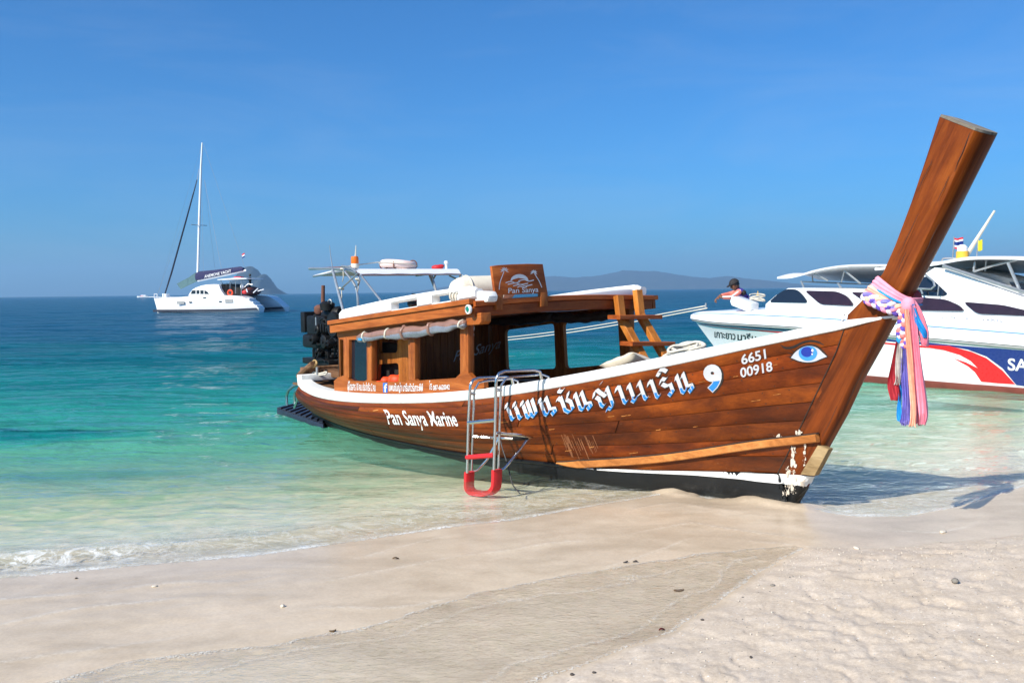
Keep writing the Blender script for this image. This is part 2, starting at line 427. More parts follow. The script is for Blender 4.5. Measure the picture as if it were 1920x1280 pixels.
def grid_obj(name, X, Y, Z, mat, attrs):
    n, m = X.shape
    co_ = np.stack([X, Y, Z], -1).reshape(-1, 3).astype(np.float32)
    idx = np.arange(n * m).reshape(n, m)
    q = np.stack([idx[:-1, :-1], idx[:-1, 1:], idx[1:, 1:], idx[1:, :-1]], -1).reshape(-1, 4)
    me = bpy.data.meshes.new(name)
    me.vertices.add(len(co_)); me.vertices.foreach_set('co', co_.ravel())
    me.loops.add(q.size); me.loops.foreach_set('vertex_index', q.ravel().astype(np.int32))
    me.polygons.add(len(q)); me.polygons.foreach_set('loop_start', np.arange(0, q.size, 4, dtype=np.int32))
    me.update(calc_edges=True); me.validate()
    me.polygons.foreach_set('use_smooth', np.ones(len(me.polygons), bool))
    for k, v in attrs.items():
        a = me.attributes.new(k, 'FLOAT', 'POINT'); a.data.foreach_set('value', v.ravel().astype(np.float32))
    me.materials.append(mat)
    o = bpy.data.objects.new(name, me); COL.objects.link(o); return o

hull_line = gpts([(1170, 911), (1240, 921), (1320, 930), (1388, 937), (1450, 944), (1500, 950), (1524, 940)])
def water_depth(X, Y):
    D = Y - shore_y(X)
    right = sstep(.35, 1.1, X / np.maximum(Y, 2.0) * 2.0)
    f = 1 - .28 * right * (1 - sstep(14, 40, Y))
    d = np.where(D > 0, .075 * D * f + .012 * np.maximum(D - 1.2, 0) ** 1.35 * f, .03 * D)
    return np.minimum(d, 5.0), D
def sand_height(X, Y, detail=True):
    d, D = water_depth(X, Y)
    on = np.clip(-D, 0, 3)
    z = np.where(D > 0, -d, .006 + .016 * on)
    z = z + .010 * fbm(X * .8, Y * 1.6, 3, 3) * sstep(0, .4, -D)
    dd = poly_dist(X, Y, dry_edge); ins = inside(X, Y, dry_poly)
    wob = .09 * fbm(X * 3.1, Y * 3.1, 40, 3)
    sd_ = np.where(ins, dd, -dd) + wob * .6                # > 0 on the dry sand
    dry = sstep(-.03, .07, sd_)
    wob2 = .16 * fbm(X * 1.6, Y * 2.2, 44, 4)
    df = poly_dist(X, Y, film_edge); inf_ = inside(X, Y, film_poly)
    sf = np.where(inf_, np.minimum(df + wob2, np.maximum(-sd_, 0)), -df + wob2)
    return z, D, sd_, dry, sf
def sand_full(X, Y):
    z, D, sd_, dry, sf = sand_height(X, Y)
    z0 = z.copy()
    z = z - .016 * sstep(-.05, .22, sf)
    up = sstep(-.02, .5, sd_)
    lump = (.016 * fbm(X * 1.4, Y * 2.0, 11, 3) + .007 * fbm(X * 5.0, Y * 7.0, 19, 3) + .011 * fbm(X * 13, Y * 15, 23, 4) * (.35 + 1.3 * sstep(-.2, .25, fbm(X * 1.9, Y * 2.3, 27, 2))) + .006 * fbm(X * 38, Y * 40, 29, 2))
    ridge = np.abs(fbm(X * 3.4 + .3 * fbm(X * 2, Y * 2, 5, 2), Y * 4.8, 31, 3)); lump = lump - .010 * sstep(.12, .0, ridge)
    # footprints trodden into the loose sand
    for k in range(46):
        fx, fy, fa = FOOT[k]
        ca, sa = math.cos(fa), math.sin(fa); u_ = (X - fx) * ca + (Y - fy) * sa; v_ = -(X - fx) * sa + (Y - fy) * ca
        q = (u_ / .13) ** 2 + (v_ / .055) ** 2
        lump = lump - .017 * np.exp(-q * 1.4) + .007 * np.exp(-(np.sqrt(q) - 1.5) ** 2 * 5)
    rill = fbm(X * 2.2 + Y * 3.5, Y * 16 - X * 9, 55, 3)
    z = z + (1 - dry) * sstep(.05, .5, -D) * (.0022 * rill + .0016 * fbm(X * 7, Y * 12, 56, 3))
    z = z + dry * .012 + up * (.045 + .03 * sstep(.3, 2.5, sd_)) + up * lump * .78 + (1 - up) * dry * .010 * fbm(X * 15, Y * 15, 77, 2)
    # small ripples on the bed under the water
    bed = sstep(.02, .3, D) * (1 - sstep(7, 12, D))
    z = z + bed * .005 * np.sin((Y * 22 + X * 5 + 5 * fbm(X * 1.2, Y * 1.2, 8, 3)) * 1.0) * (.4 + vnoise(X * 1.1, Y * 1.3, 9))
    # the hull has pushed up a low lip of sand by the bow
    lip = np.exp(-(((X - 1.35) / .9) ** 2 + ((Y - 6.9) / .35) ** 2))
    z = z + .012 * lip * sstep(-.6, .1, -D)
    hd = poly_dist(X, Y, hull_line); z = z + .034 * np.exp(-(hd / .15) ** 2) * np.clip(.75 + 1.6 * fbm(X * 3.5, Y * 3.5, 57, 3), 0, 2) * sstep(.45, .15, D)
    # low lips of sand left by earlier swashes
    for off_, s_ in ((.45, 101), (1.0, 103), (1.5, 105)):
        q = (-D - off_ - .35 * fbm(X * .55, X * 0 + s_, s_, 3)); z = z + (1 - dry) * .0045 * np.exp(-(q / .035) ** 2) * sstep(-.25, .15, fbm(X * 1.3, Y * .6, s_ + 1, 2))
    return z, z0, D, sd_, dry, sf
FOOT = [(rng.uniform(.8, 5.2), rng.uniform(3.6, 6.6), rng.uniform(-.9, .9)) for _ in range(46)]

# --- sand
def sand_material():
    m, nt, p = new_mat('beach_sand')
    geo = N(nt, 'NewGeometry').outputs['Position']
    dry = N(nt, 'Attribute', attribute_name='dry').outputs['Fac']
    wet = N(nt, 'Attribute', attribute_name='wet').outputs['Fac']
    g = noise(nt, geo, 420, 2, .6); g2 = noise(nt, geo, 60, 4, .65); g3 = noise(nt, geo, 5, 5, .6)
    cd_ = mixc(nt, 1.0, ramp(nt, [(.3, (.52, .435, .345)), (.7, (.68, .59, .49))], g2.outputs[0]).outputs[0], ramp(nt, [(.25, (.72, .70, .68)), (.7, (1.1, 1.1, 1.1))], g.outputs[0]).outputs[0], 'MULTIPLY')
    cd_ = mixc(nt, .6, cd_, ramp(nt, [(.35, (.86, .82, .76)), (.65, (1.05, 1.05, 1.06))], g3.outputs[0]).outputs[0], 'MULTIPLY')
    # scattered shell and coral crumbs
    vo = N(nt, 'TexVoronoi'); vo.inputs['Scale'].default_value = 75; nt.links.new(geo, vo.inputs['Vector'])
    pick = N(nt, 'SeparateColor'); nt.links.new(vo.outputs['Color'], pick.inputs[0])
    spk = math_(nt, 'MULTIPLY', math_(nt, 'LESS_THAN', vo.outputs['Distance'], .33), math_(nt, 'GREATER_THAN', pick.outputs[0], .93))
    spk = math_(nt, 'MULTIPLY', spk, dry)
    cd_ = mixc(nt, spk, cd_, mixc(nt, pick.outputs[1], (.16, .13, .10), (.75, .72, .68)))
    g4 = noise(nt, mapping(nt, geo, (.55, 1.3, 1)), 1.6, 6, .62, .7)
    cw = mixc(nt, 1.0, ramp(nt, [(.3, (.53, .425, .305)), (.7, (.61, .50, .37))], g3.outputs[0]).outputs[0], ramp(nt, [(.3, (.9, .9, .9)), (.7, (1.06, 1.06, 1.06))], g2.outputs[0]).outputs[0], 'MULTIPLY')
    cw = mixc(nt, 1.0, cw, ramp(nt, [(.34, (.84, .83, .81)), (.52, (1, 1, 1)), (.68, (1.06, 1.06, 1.07))], g4.outputs[0]).outputs[0], 'MULTIPLY')
    mk = N(nt, 'Attribute', attribute_name='mark').outputs['Fac']; mkn = noise(nt, geo, 30, 5, .7)
    cw = mixc(nt, math_(nt, 'MULTIPLY', mk, ramp(nt, [(.40, (0, 0, 0)), (.62, (.65, .65, .65))], mkn.outputs[0]).outputs[0]), cw, (.74, .68, .58))
    bed = N(nt, 'Attribute', attribute_name='bed').outputs['Fac']
    cw = mixc(nt, bed, cw, mixc(nt, 1.0, (.74, .66, .52), ramp(nt, [(.3, (.88, .88, .88)), (.7, (1.06, 1.06, 1.06))], g3.outputs[0]).outputs[0], 'MULTIPLY'))
    col = mixc(nt, dry, cw, cd_)
    nt.links.new(col, p.inputs['Base Color'])
    nt.links.new(ramp(nt, [(0, (.42, .42, .42)), (1, (.95, .95, .95))], dry).outputs[0], p.inputs['Roughness'])
    p.inputs['Specular IOR Level'].default_value = .35
    nt.links.new(math_(nt, 'MULTIPLY', wet, .55), p.inputs['Coat Weight']); p.inputs['Coat Roughness'].default_value = .16; p.inputs['Coat IOR'].default_value = 1.33
    hb = math_(nt, 'ADD', math_(nt, 'MULTIPLY', g.outputs[0], .35), g2.outputs[0])
    b = bump(nt, hb, .5, .004)
    bm_ = N(nt, 'Mix', data_type='VECTOR')
    nt.links.new(math_(nt, 'ADD', math_(nt, 'MULTIPLY', dry, .8), .2), bm_.inputs['Factor']); nt.links.new(N(nt, 'NewGeometry').outputs['Normal'], bm_.inputs[4]); nt.links.new(b, bm_.inputs[5])
    nt.links.new(bm_.outputs[1], p.inputs['Normal'])
    return m
X, Y = fan(2.2, 60, 620, .95, 820)
z, z0, D, sd_, dry, sf = sand_full(X, Y)
wet = (1 - dry) * sstep(1.9, .1, -D) * .8
mark = np.zeros_like(X)
for off_, s_ in ((.45, 101), (1.0, 103), (1.5, 105)):
    q = (-D - off_ - .35 * fbm(X * .55, X * 0 + s_, s_, 3)); mark = mark + np.exp(-((q + .01) / .018) ** 2) * sstep(-.25, .15, fbm(X * 1.3, Y * .6, s_ + 1, 2))
mark = mark * (1 - dry) * (sf < 0)
sand = tag(grid_obj('sand_beach', X, Y, z, sand_material(), {'dry': dry, 'wet': wet * sstep(.6, 0, D), 'mark': mark, 'bed': np.maximum(sstep(.1, 1.6, D), .30 * sstep(-.05, .35, sf))}), 'pale sand beach running down under the shallow sea', 'beach', kind='structure')
# the bed of the open sea, deep below the part that can be seen
X, Y = fan(59, 7000, 40, 1.25, 30)
d_, D_ = water_depth(X, Y)
tag(grid_obj('seabed', X, Y, -d_ - .05, sand.data.materials[0], {'dry': X * 0, 'wet': X * 0, 'bed': X * 0 + 1}), 'sandy sea bed far out under the water', 'sea bed', kind='structure')

# --- sea
def wave_h(X, Y):
    d, D = water_depth(X, Y)
    sp = Y * .0075                                          # row spacing of the grid
    wx = X + .35 * fbm(X * .5, Y * .5, 61, 2); wy = Y + .35 * fbm(X * .5 + 7, Y * .5, 62, 2)
    def band(lx, ly, amp, seed, rot):
        c, s_ = math.cos(rot), math.sin(rot); a = (wx * c + wy * s_) / lx; b = (-wx * s_ + wy * c) / ly
        n_ = vnoise(a, b, seed); fade = sstep(ly * .5, ly * .22, sp)
        return amp * (1 - 2 * np.abs(n_)) * fade
    h = band(9, 3.2, .085, 71, .14) + band(4.2, 1.5, .045, 72, -.2) + band(1.8, .75, .022, 73, .3) + band(.8, .36, .010, 74, -.1) + band(.34, .17, .0045, 75, .35)
    calm = sstep(.0, .5, d) * .55 + sstep(.4, 1.8, d) * .65 + .05
    rip = (band(1.1, .42, .026, 76, .25) + band(.62, .26, .019, 77, -.3) + band(.30, .13, .009, 78, .1) - .027) * sstep(.15, 1.6, D)
    h = (h - .11) * calm + rip
    # the little swash wave that breaks on the left of the beach
    sw = np.exp(-((D - .42 - .16 * vnoise(X * .9, X * 0, 5)) / .16) ** 2) * sstep(.4, -2.2, X) * .055
    return h + sw + .010 * np.exp(-((D - .06) / .05) ** 2) + .012 * (fbm(X * 5, Y * 9, 81, 3)) * sstep(2.5, 0, D), d, D
def water_ior(nt, fr):
    # 1.33 from the air side; the node inverts the value on back faces, so give it the inverse there too:
    # sunlight on its way up a shadow ray must not meet total reflection
    bf = N(nt, 'NewGeometry').outputs['Backfacing']
    nt.links.new(math_(nt, 'SUBTRACT', 1.33, math_(nt, 'MULTIPLY', bf, 1.33 - 1 / 1.33)), fr.inputs['IOR'])
def sea_material():
    m, nt, p = new_mat('sea_water'); nt.nodes.remove(p)
    out = [n for n in nt.nodes if n.type == 'OUTPUT_MATERIAL'][0]
    geo = N(nt, 'NewGeometry').outputs['Position']
    wd = N(nt, 'Attribute', attribute_name='depth').outputs['Fac']
    off = N(nt, 'Attribute', attribute_name='offshore').outputs['Fac']
    patch = noise(nt, mapping(nt, geo, (.10, .22, 1)), 1.0, 4, .55, .5)
    wd2 = math_(nt, 'MULTIPLY', wd, ramp(nt, [(.3, (.78, .78, .78)), (.7, (1.25, 1.25, 1.25))], patch.outputs[0]).outputs[0])
    dn = math_(nt, 'DIVIDE', wd2, 5.0)
    body = ramp(nt, [(0.0, lin((184, 204, 176))), (.05, lin((142, 210, 176))), (.09, lin((100, 190, 154))), (.14, lin((48, 150, 130))), (.24, lin((10, 112, 108))), (.45, lin((6, 92, 100))), (.75, lin((8, 78, 100))), (1.0, lin((15, 74, 102)))], dn).outputs[0]
    alpha = ramp(nt, [(0.0, (0, 0, 0)), (.02, (.06, .06, .06)), (.05, (.24, .24, .24)), (.10, (.60, .60, .60)), (.16, (.86, .86, .86)), (.26, (1, 1, 1))], dn).outputs[0]
    # caustics painted into the tint as a Voronoi web that lets more sun through
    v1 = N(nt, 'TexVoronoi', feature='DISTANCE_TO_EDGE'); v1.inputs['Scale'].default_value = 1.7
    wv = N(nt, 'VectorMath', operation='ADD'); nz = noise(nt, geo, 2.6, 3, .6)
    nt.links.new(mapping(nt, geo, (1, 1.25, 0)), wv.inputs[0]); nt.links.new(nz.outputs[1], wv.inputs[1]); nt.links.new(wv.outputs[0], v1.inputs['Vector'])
    caustic_web = ramp(nt, [(.0, (1, 1, 1)), (.07, (.85, .85, .85)), (.17, (.2, .2, .2)), (.4, (0, 0, 0))], v1.outputs['Distance']).outputs[0]
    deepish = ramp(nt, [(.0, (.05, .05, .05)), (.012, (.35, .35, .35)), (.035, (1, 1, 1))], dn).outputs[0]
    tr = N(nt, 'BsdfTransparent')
    tcol = mixc(nt, math_(nt, 'MULTIPLY', deepish, .9), (.97, .99, .97), mixc(nt, caustic_web, (.70, .85, .75), (1.0, 1.0, .94)))
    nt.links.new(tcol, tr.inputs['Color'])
    df = N(nt, 'BsdfDiffuse'); nt.links.new(body, df.inputs['Color'])
    # ripples
    b1 = noise(nt, mapping(nt, geo, (.55, 1.35, 1)), 1.1, 6, .6, .3)
    b2 = noise(nt, mapping(nt, geo, (2.2, 4.6, 1)), 1.6, 4, .6, .4)
    b3 = noise(nt, mapping(nt, geo, (.10, .34, 1)), 1.0, 3, .6)
    far = ramp(nt, [(0, (.30, .30, .30)), (.12, (.7, .7, .7)), (.5, (1.2, 1.2, 1.2))], dn).outputs[0]
    hh = math_(nt, 'ADD', math_(nt, 'ADD', math_(nt, 'MULTIPLY', b1.outputs[0], .32), math_(nt, 'MULTIPLY', b3.outputs[0], .9)), math_(nt, 'MULTIPLY', b2.outputs[0], .07))
    nrm = bump(nt, math_(nt, 'MULTIPLY', hh, far), 1.0, .75)
    nt.links.new(nrm, df.inputs['Normal'])
    gl = N(nt, 'BsdfGlossy'); gl.inputs['Roughness'].default_value = .04; nt.links.new(nrm, gl.inputs['Normal']); gl.inputs['Color'].default_value = (.9, .95, 1, 1)
    fr = N(nt, 'Fresnel'); water_ior(nt, fr); nt.links.new(nrm, fr.inputs['Normal'])
    m1 = N(nt, 'MixShader'); nt.links.new(alpha, m1.inputs[0]); nt.links.new(tr.outputs[0], m1.inputs[1]); nt.links.new(df.outputs[0], m1.inputs[2])
    m2 = N(nt, 'MixShader'); nt.links.new(math_(nt, 'MULTIPLY', fr.outputs[0], .72), m2.inputs[0]); nt.links.new(m1.outputs[0], m2.inputs[1]); nt.links.new(gl.outputs[0], m2.inputs[2])
    # foam of the swash
    f1 = noise(nt, mapping(nt, geo, (1.6, 3.4, 1)), 2.4, 8, .68, 1.2)
    f2 = noise(nt, geo, 46, 4, .7); f3 = noise(nt, geo, 1.9, 4, .65)
    lace = ramp(nt, [(.455, (0, 0, 0)), (.5, (1, 1, 1)), (.545, (0, 0, 0))], f1.outputs[0]).outputs[0]
    bandf = ramp(nt, [(.0, (1, 1, 1)), (.035, (.35, .35, .35)), (.12, (.55, .55, .55)), (.3, (.28, .28, .28)), (.46, (0, 0, 0))], math_(nt, 'DIVIDE', math_(nt, 'ADD', off, .04), 3.2)).outputs[0]
    edge = ramp(nt, [(0, (1, 1, 1)), (.5, (0, 0, 0))], math_(nt, 'DIVIDE', math_(nt, 'ABSOLUTE', math_(nt, 'SUBTRACT', off, .02)), .12)).outputs[0]
    fo = math_(nt, 'MULTIPLY', math_(nt, 'MULTIPLY', lace, bandf), ramp(nt, [(.35, (.25, .25, .25)), (.6, (1, 1, 1))], f2.outputs[0]).outputs[0])
    fo = math_(nt, 'MAXIMUM', fo, math_(nt, 'MULTIPLY', math_(nt, 'MULTIPLY', edge, ramp(nt, [(.38, (.15, .15, .15)), (.62, (.9, .9, .9))], f3.outputs[0]).outputs[0]), ramp(nt, [(.36, (0, 0, 0)), (.54, (1, 1, 1))], f2.outputs[0]).outputs[0]))
    brk = N(nt, 'Attribute', attribute_name='froth').outputs['Fac']
    fo = math_(nt, 'MAXIMUM', fo, math_(nt, 'MULTIPLY', brk, ramp(nt, [(.47, (0, 0, 0)), (.60, (1, 1, 1))], noise(nt, geo, 9, 8, .75, .9).outputs[0]).outputs[0]), clamp=True)
    fd = N(nt, 'BsdfDiffuse'); fd.inputs['Color'].default_value = (.78, .80, .80, 1)
    m3_ = N(nt, 'MixShader'); nt.links.new(math_(nt, 'MULTIPLY', fo, .8), m3_.inputs[0]); nt.links.new(m2.outputs[0], m3_.inputs[1]); nt.links.new(fd.outputs[0], m3_.inputs[2])
    nt.links.new(m3_.outputs[0], out.inputs['Surface'])
    return m
X, Y = fan(4.2, 7000, 900, 1.2, 620)
h, d, D = wave_h(X, Y)
z = np.where(D < 0, np.minimum(h, 0) - .02 * np.clip(-D - .02, 0, 4) , h)
froth = np.exp(-((D - .33 - .16 * vnoise(X * .9, X * 0, 5)) / .17) ** 2) * sstep(-1.9, -2.9, X)
_rf = at_z(10, 818); reef = .75 * sstep(.15, .75, np.exp(-((X - _rf.x) / 1.5) ** 2 - ((Y - _rf.y) / .75) ** 2) + .5 * fbm(X * 1.2, Y * 1.6, 66, 3)) * np.exp(-((X - _rf.x) / 2.2) ** 2 - ((Y - _rf.y) / 1.2) ** 2)
_st = at_z(512, 775); stern = np.exp(-((X - _st.x) / .28) ** 2 - ((Y - _st.y) / .22) ** 2) * .9
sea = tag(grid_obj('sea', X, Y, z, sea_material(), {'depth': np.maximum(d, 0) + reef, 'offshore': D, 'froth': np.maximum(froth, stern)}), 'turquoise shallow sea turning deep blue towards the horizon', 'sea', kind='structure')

# --- thin sheet of backwash running over the sand in front
def film_material():
    m, nt, p = new_mat('backwash_water'); nt.nodes.remove(p)
    out = [n for n in nt.nodes if n.type == 'OUTPUT_MATERIAL'][0]
    geo = N(nt, 'NewGeometry').outputs['Position']
    tr = N(nt, 'BsdfTransparent')
    vz = noise(nt, mapping(nt, geo, (1, 1.7, 1)), 17, 5, .6, .8)
    nt.links.new(ramp(nt, [(.36, (.965, .975, .94)), (.50, (1, 1, .99)), (.60, (1, 1, 1))], vz.outputs[0]).outputs[0], tr.inputs['Color'])
    gl = N(nt, 'BsdfGlossy'); gl.inputs['Roughness'].default_value = .07
    b = bump(nt, vz.outputs[0], .8, .016); nt.links.new(b, gl.inputs['Normal'])
    fr = N(nt, 'Fresnel'); water_ior(nt, fr); nt.links.new(b, fr.inputs['Normal'])
    m2 = N(nt, 'MixShader'); nt.links.new(fr.outputs[0], m2.inputs[0]); nt.links.new(tr.outputs[0], m2.inputs[1]); nt.links.new(gl.outputs[0], m2.inputs[2])
    # broken line of froth along the edge of the sheet
    eg_ = N(nt, 'Attribute', attribute_name='rim').outputs['Fac']; n2 = noise(nt, geo, 60, 5, .7, .4)
    fo = math_(nt, 'MULTIPLY', eg_, ramp(nt, [(.46, (0, 0, 0)), (.58, (1, 1, 1))], n2.outputs[0]).outputs[0])
    fd = N(nt, 'BsdfDiffuse'); fd.inputs['Color'].default_value = (.72, .70, .64, 1)
    m4 = N(nt, 'MixShader'); nt.links.new(fo, m4.inputs[0]); nt.links.new(m2.outputs[0], m4.inputs[1]); nt.links.new(fd.outputs[0], m4.inputs[2])
    nt.links.new(m4.outputs[0], out.inputs['Surface']); return m
X, Y = fan(2.2, 8.2, 420, .95, 620)
z, z0, D, sd_, dry, sf = sand_full(X, Y)
fz = z0 - .0035 + .0032 * fbm(X * 9, Y * 15, 91, 3) + .0016 * fbm(X * 26, Y * 38, 92, 2)
edge_lip = .004 * np.exp(-((sf - .05) / .03) ** 2)
fz = fz + edge_lip - .05 * sstep(.02, -.06, sf)
rim = np.exp(-((sf - .03 - .03 * fbm(X * 5, Y * 5, 33, 3)) / .022) ** 2) * sstep(-.02, .01, sf) * .8 + .35 * np.exp(-((sf - .20 - .12 * fbm(X * 2, Y * 2, 35, 3)) / .015) ** 2)
film = grid_obj('shallow_backwash', X, Y, fz, film_material(), {'rim': rim})
bm = bmesh.new(); bm.from_mesh(film.data); bm.verts.ensure_lookup_table()
sfl = sf.ravel(); bmesh.ops.delete(bm, geom=[v for v in bm.verts if sfl[v.index] < -.07], context='VERTS')
bm.to_mesh(film.data); bm.free()
tag(film, 'thin rippled sheet of water running back over the sand', 'water', kind='structure')

# --- islands on the horizon
m_isl, nt, p = new_mat('island_forest')
tc = N(nt, 'NewGeometry').outputs['Position']
nt.links.new(ramp(nt, [(.3, (.012, .020, .022)), (.5, (.022, .034, .034)), (.78, (.06, .066, .068))], noise(nt, tc, .02, 6, .65).outputs[0]).outputs[0], p.inputs['Base Color']); p.inputs['Roughness'].default_value = .9
def island(name, prof, dist, depth, seed, label):
    """prof: (pixel x, pixel y of the skyline); a real ridge of that outline at that distance"""
    xs = np.array([q[0] for q in prof], float); ys = np.array([q[1] for q in prof], float)
    px = np.linspace(xs[0], xs[-1], 160); py = np.interp(px, xs, ys)
    top = [at_y(a, b, dist) for a, b in zip(px, py)]
    Xc = np.array([t.x for t in top]); H_ = np.maximum(np.array([t.z for t in top]), .2)
    rows = 26; t = np.linspace(-1, 1, rows)[:, None]
    Xg = np.repeat(Xc[None], rows, 0); Yg = dist + t * depth + 0 * Xg
    prof_ = np.clip(1 - np.abs(t) ** 1.6, 0, 1)
    amp = H_.max()
    Zg = H_[None] * prof_ * (1 + .22 * (1 - prof_) * fbm(Xg / amp * 2.2, Yg / amp * 2.2, seed, 4)) + H_[None] * .05 * fbm(Xg / amp * 9, Yg / amp * 9, seed + 5, 3) * (np.abs(t) > .01) - .5
    return tag(grid_obj(name, Xg, Yg, Zg, m_isl, {}), label, 'island', kind='structure')
island('rocky_island', [(404, 553), (420, 548), (432, 538), (438, 526), (446, 518), (452, 508), (460, 501), (468, 499), (478, 502), (483, 508), (489, 515), (496, 513), (501, 517), (506, 529), (512, 537), (517, 542), (522, 549), (526, 553)], 2600, 130, 3, 'steep dark rocky island on the horizon behind the catamaran')
island('hazy_hills', [(780, 547), (830, 538), (880, 532), (930, 531), (975, 527), (1010, 519), (1040, 517), (1075, 520), (1120, 517), (1150, 511), (1170, 506), (1200, 508), (1230, 508), (1260, 513), (1300, 519), (1330, 521), (1365, 517), (1395, 522), (1430, 525), (1480, 531), (1520, 536), (1560, 541)], 5200, 500, 8, 'long low range of hazy hills across the horizon')

# --- the sea air
hz = MB().box((0, 2900, 108), (9200, 8200, 240)).build('haze', None)
m_hz = bpy.data.materials.new('sea_haze'); m_hz.use_nodes = True; nt = m_hz.node_tree
nt.nodes.remove(nt.nodes['Principled BSDF'])
vol = nt.nodes.new('ShaderNodeVolumePrincipled'); vol.inputs['Color'].default_value = (.38, .66, 1.0, 1); vol.inputs['Density'].default_value = .00020; vol.inputs['Anisotropy'].default_value = .1
nt.links.new(vol.outputs[0], [n for n in nt.nodes if n.type == 'OUTPUT_MATERIAL'][0].inputs['Volume'])
hz.data.materials.append(m_hz); hz['kind'] = 'stuff'; hz['label'] = 'pale blue sea haze that softens the distance'; hz['category'] = 'haze'

# ------------------------------------------------------------------ lettering
_tc = {}
def text_poly(txt, bold=0.0, font=None):
    """a string as flat triangles in units of its font size, baseline at 0"""
    cu = bpy.data.curves.new('lettering', 'FONT'); cu.body = txt; cu.size = 1; cu.offset = bold; cu.resolution_u = 4
    cu.fill_mode = 'FRONT'
    o = bpy.data.objects.new('lettering', cu); COL.objects.link(o)
    dg = bpy.context.evaluated_depsgraph_get(); me = bpy.data.meshes.new_from_object(o.evaluated_get(dg))
    vs = [(v.co.x, v.co.y) for v in me.vertices]; fs = [tuple(p.vertices) for p in me.polygons]
    bpy.data.objects.remove(o); bpy.data.curves.remove(cu); bpy.data.meshes.remove(me)
    x0 = min(v[0] for v in vs); x1 = max(v[0] for v in vs)
    return [((v[0] - x0), v[1]) for v in vs], fs, x1 - x0
def tri_clip(vs, fs, ylim, keep_low):
    """keep the part of flat faces below / above y = ylim"""
    ov, of = [], []
    for f in fs:
        P = [vs[i] for i in f]; out = []
        for a, b in zip(P, P[1:] + P[:1]):
            ia = (a[1] < ylim) == keep_low; ib = (b[1] < ylim) == keep_low
            if ia: out.append(a)
            if ia != ib:
                t = (ylim - a[1]) / (b[1] - a[1]); out.append((a[0] + (b[0] - a[0]) * t, ylim))
        if len(out) > 2:
            n = len(ov); ov += out; of.append(tuple(range(n, n + len(out))))
    return ov, of
def nib_poly(strokes, nib=(.10, .075), ang=0):
    """pen strokes drawn with a broad nib: every straight run becomes a slanted bar"""
    vs, fs = [], []; nx, ny = nib[0] / 2, nib[1] / 2
    for st in strokes:
        for a, b in zip(st[:-1], st[1:]):
            n = len(vs)
            q = [(a[0] - nx, a[1] - ny), (a[0] + nx, a[1] + ny), (b[0] + nx, b[1] + ny), (b[0] - nx, b[1] - ny)]
            ar = sum(q[i][0] * q[(i + 1) % 4][1] - q[(i + 1) % 4][0] * q[i][1] for i in range(4))
            if abs(ar) < 1e-3:      # a run along the nib is a hairline
                d = Vector((b[0] - a[0], b[1] - a[1])).normalized(); px, py = -d.y * .012, d.x * .012
                q = [(a[0] - px, a[1] - py), (a[0] + px, a[1] + py), (b[0] + px, b[1] + py), (b[0] - px, b[1] - py)]
            vs += q; fs.append((n, n + 1, n + 2, n + 3))
    return vs, fs
def decal(name, vs, fs, to3d, mat, parent, label=None, jit=0.0):
    """flat lettering or painted shape laid on a surface; to3d(x, y, k) gives the point on it"""
    P = [to3d(x, y) for x, y in vs]
    if any(p is None for p in P):
        keep = [f for f in fs if all(P[i] is not None for i in f)]
        P = [p if p is not None else Vector((0, 0, 0)) for p in P]; fs = keep
    o = mesh_obj(name, P, fs, mat, parent, False, label)
    bm = bmesh.new(); bm.from_mesh(o.data)
    bmesh.ops.delete(bm, geom=[v for v in bm.verts if not v.link_faces], context='VERTS')
    bm.to_mesh(o.data); bm.free()
    return o
def subdiv_poly(poly, step=6.0):
    """outline of pixels -> small triangles (fan of a dense outline is enough for nearly flat planking)"""
    out = []
    for a, b in zip(poly, poly[1:] + poly[:1]):
        n = max(1, int(math.hypot(b[0] - a[0], b[1] - a[1]) / step))
        out += [(a[0] + (b[0] - a[0]) * i / n, a[1] + (b[1] - a[1]) * i / n) for i in range(n)]
    return out
def fill_poly(poly, step=6.0, grid=8.0):
    """triangulate a pixel outline with inner points so that it can follow a curved surface"""
    from mathutils.geometry import delaunay_2d_cdt
    b = subdiv_poly(poly, step); n = len(b)
    xs = [p[0] for p in b]; ys = [p[1] for p in b]; pts = [Vector(p) for p in b]
    gx = min(xs) + grid / 2
    while gx < max(xs):
        gy = min(ys) + grid / 2
        while gy < max(ys):
            pts.append(Vector((gx, gy))); gy += grid
        gx += grid
    r = delaunay_2d_cdt(pts, [], [list(range(n))], 2, 1e-4)
    return [tuple(v) for v in r[0]], [tuple(f) for f in r[2]]

# ------------------------------------------------------------------ longtail boat
Bp = at_z(1495, 944, 0.0)
LT = Frame(Bp, (math.cos(R(52)), -math.sin(R(52))))
boat = empty('longtail_boat', LT.o, LT.rz, 'varnished brown wooden longtail boat with white gunwale beached bow first on the sand', 'boat')

HWL = np.array([-.9, -.42, 0, .5, 1, 1.5, 2, 3, 4, 5, 6, 6.7, 7.0, 7.25, 7.45, 7.6]); HWG = np.array([.07, .15, .36, .575, .77, .935, 1.07, 1.245, 1.315, 1.33, 1.28, 1.175, 1.11, 1.03, .92, .80])
LBL = np.array([-.3, 0, .18, .5, 1, 2, 3, 4, 5, 6, 7, 8]); LBW = np.array([.06, .075, .12, .27, .50, .85, 1.0, 1.06, 1.06, 1.02, .92, .7])
def on_plan(px, py, Lt, Wt):
    """the pixel's ray meets the upright surface y = -halfwidth(L) on the near side"""
    best = None
    for w in np.arange(.03, 1.4, .004):
        p = LT.v(px, py, -w); e = abs(np.interp(-p.x, Lt, Wt) - w)
        if best is None or e < best[0]: best = (e, p)
    return best[1]
def px_curve(pts, n):
    return [(p.x, p.y) for p in catmull([(a, b, 0) for a, b in pts], n)]
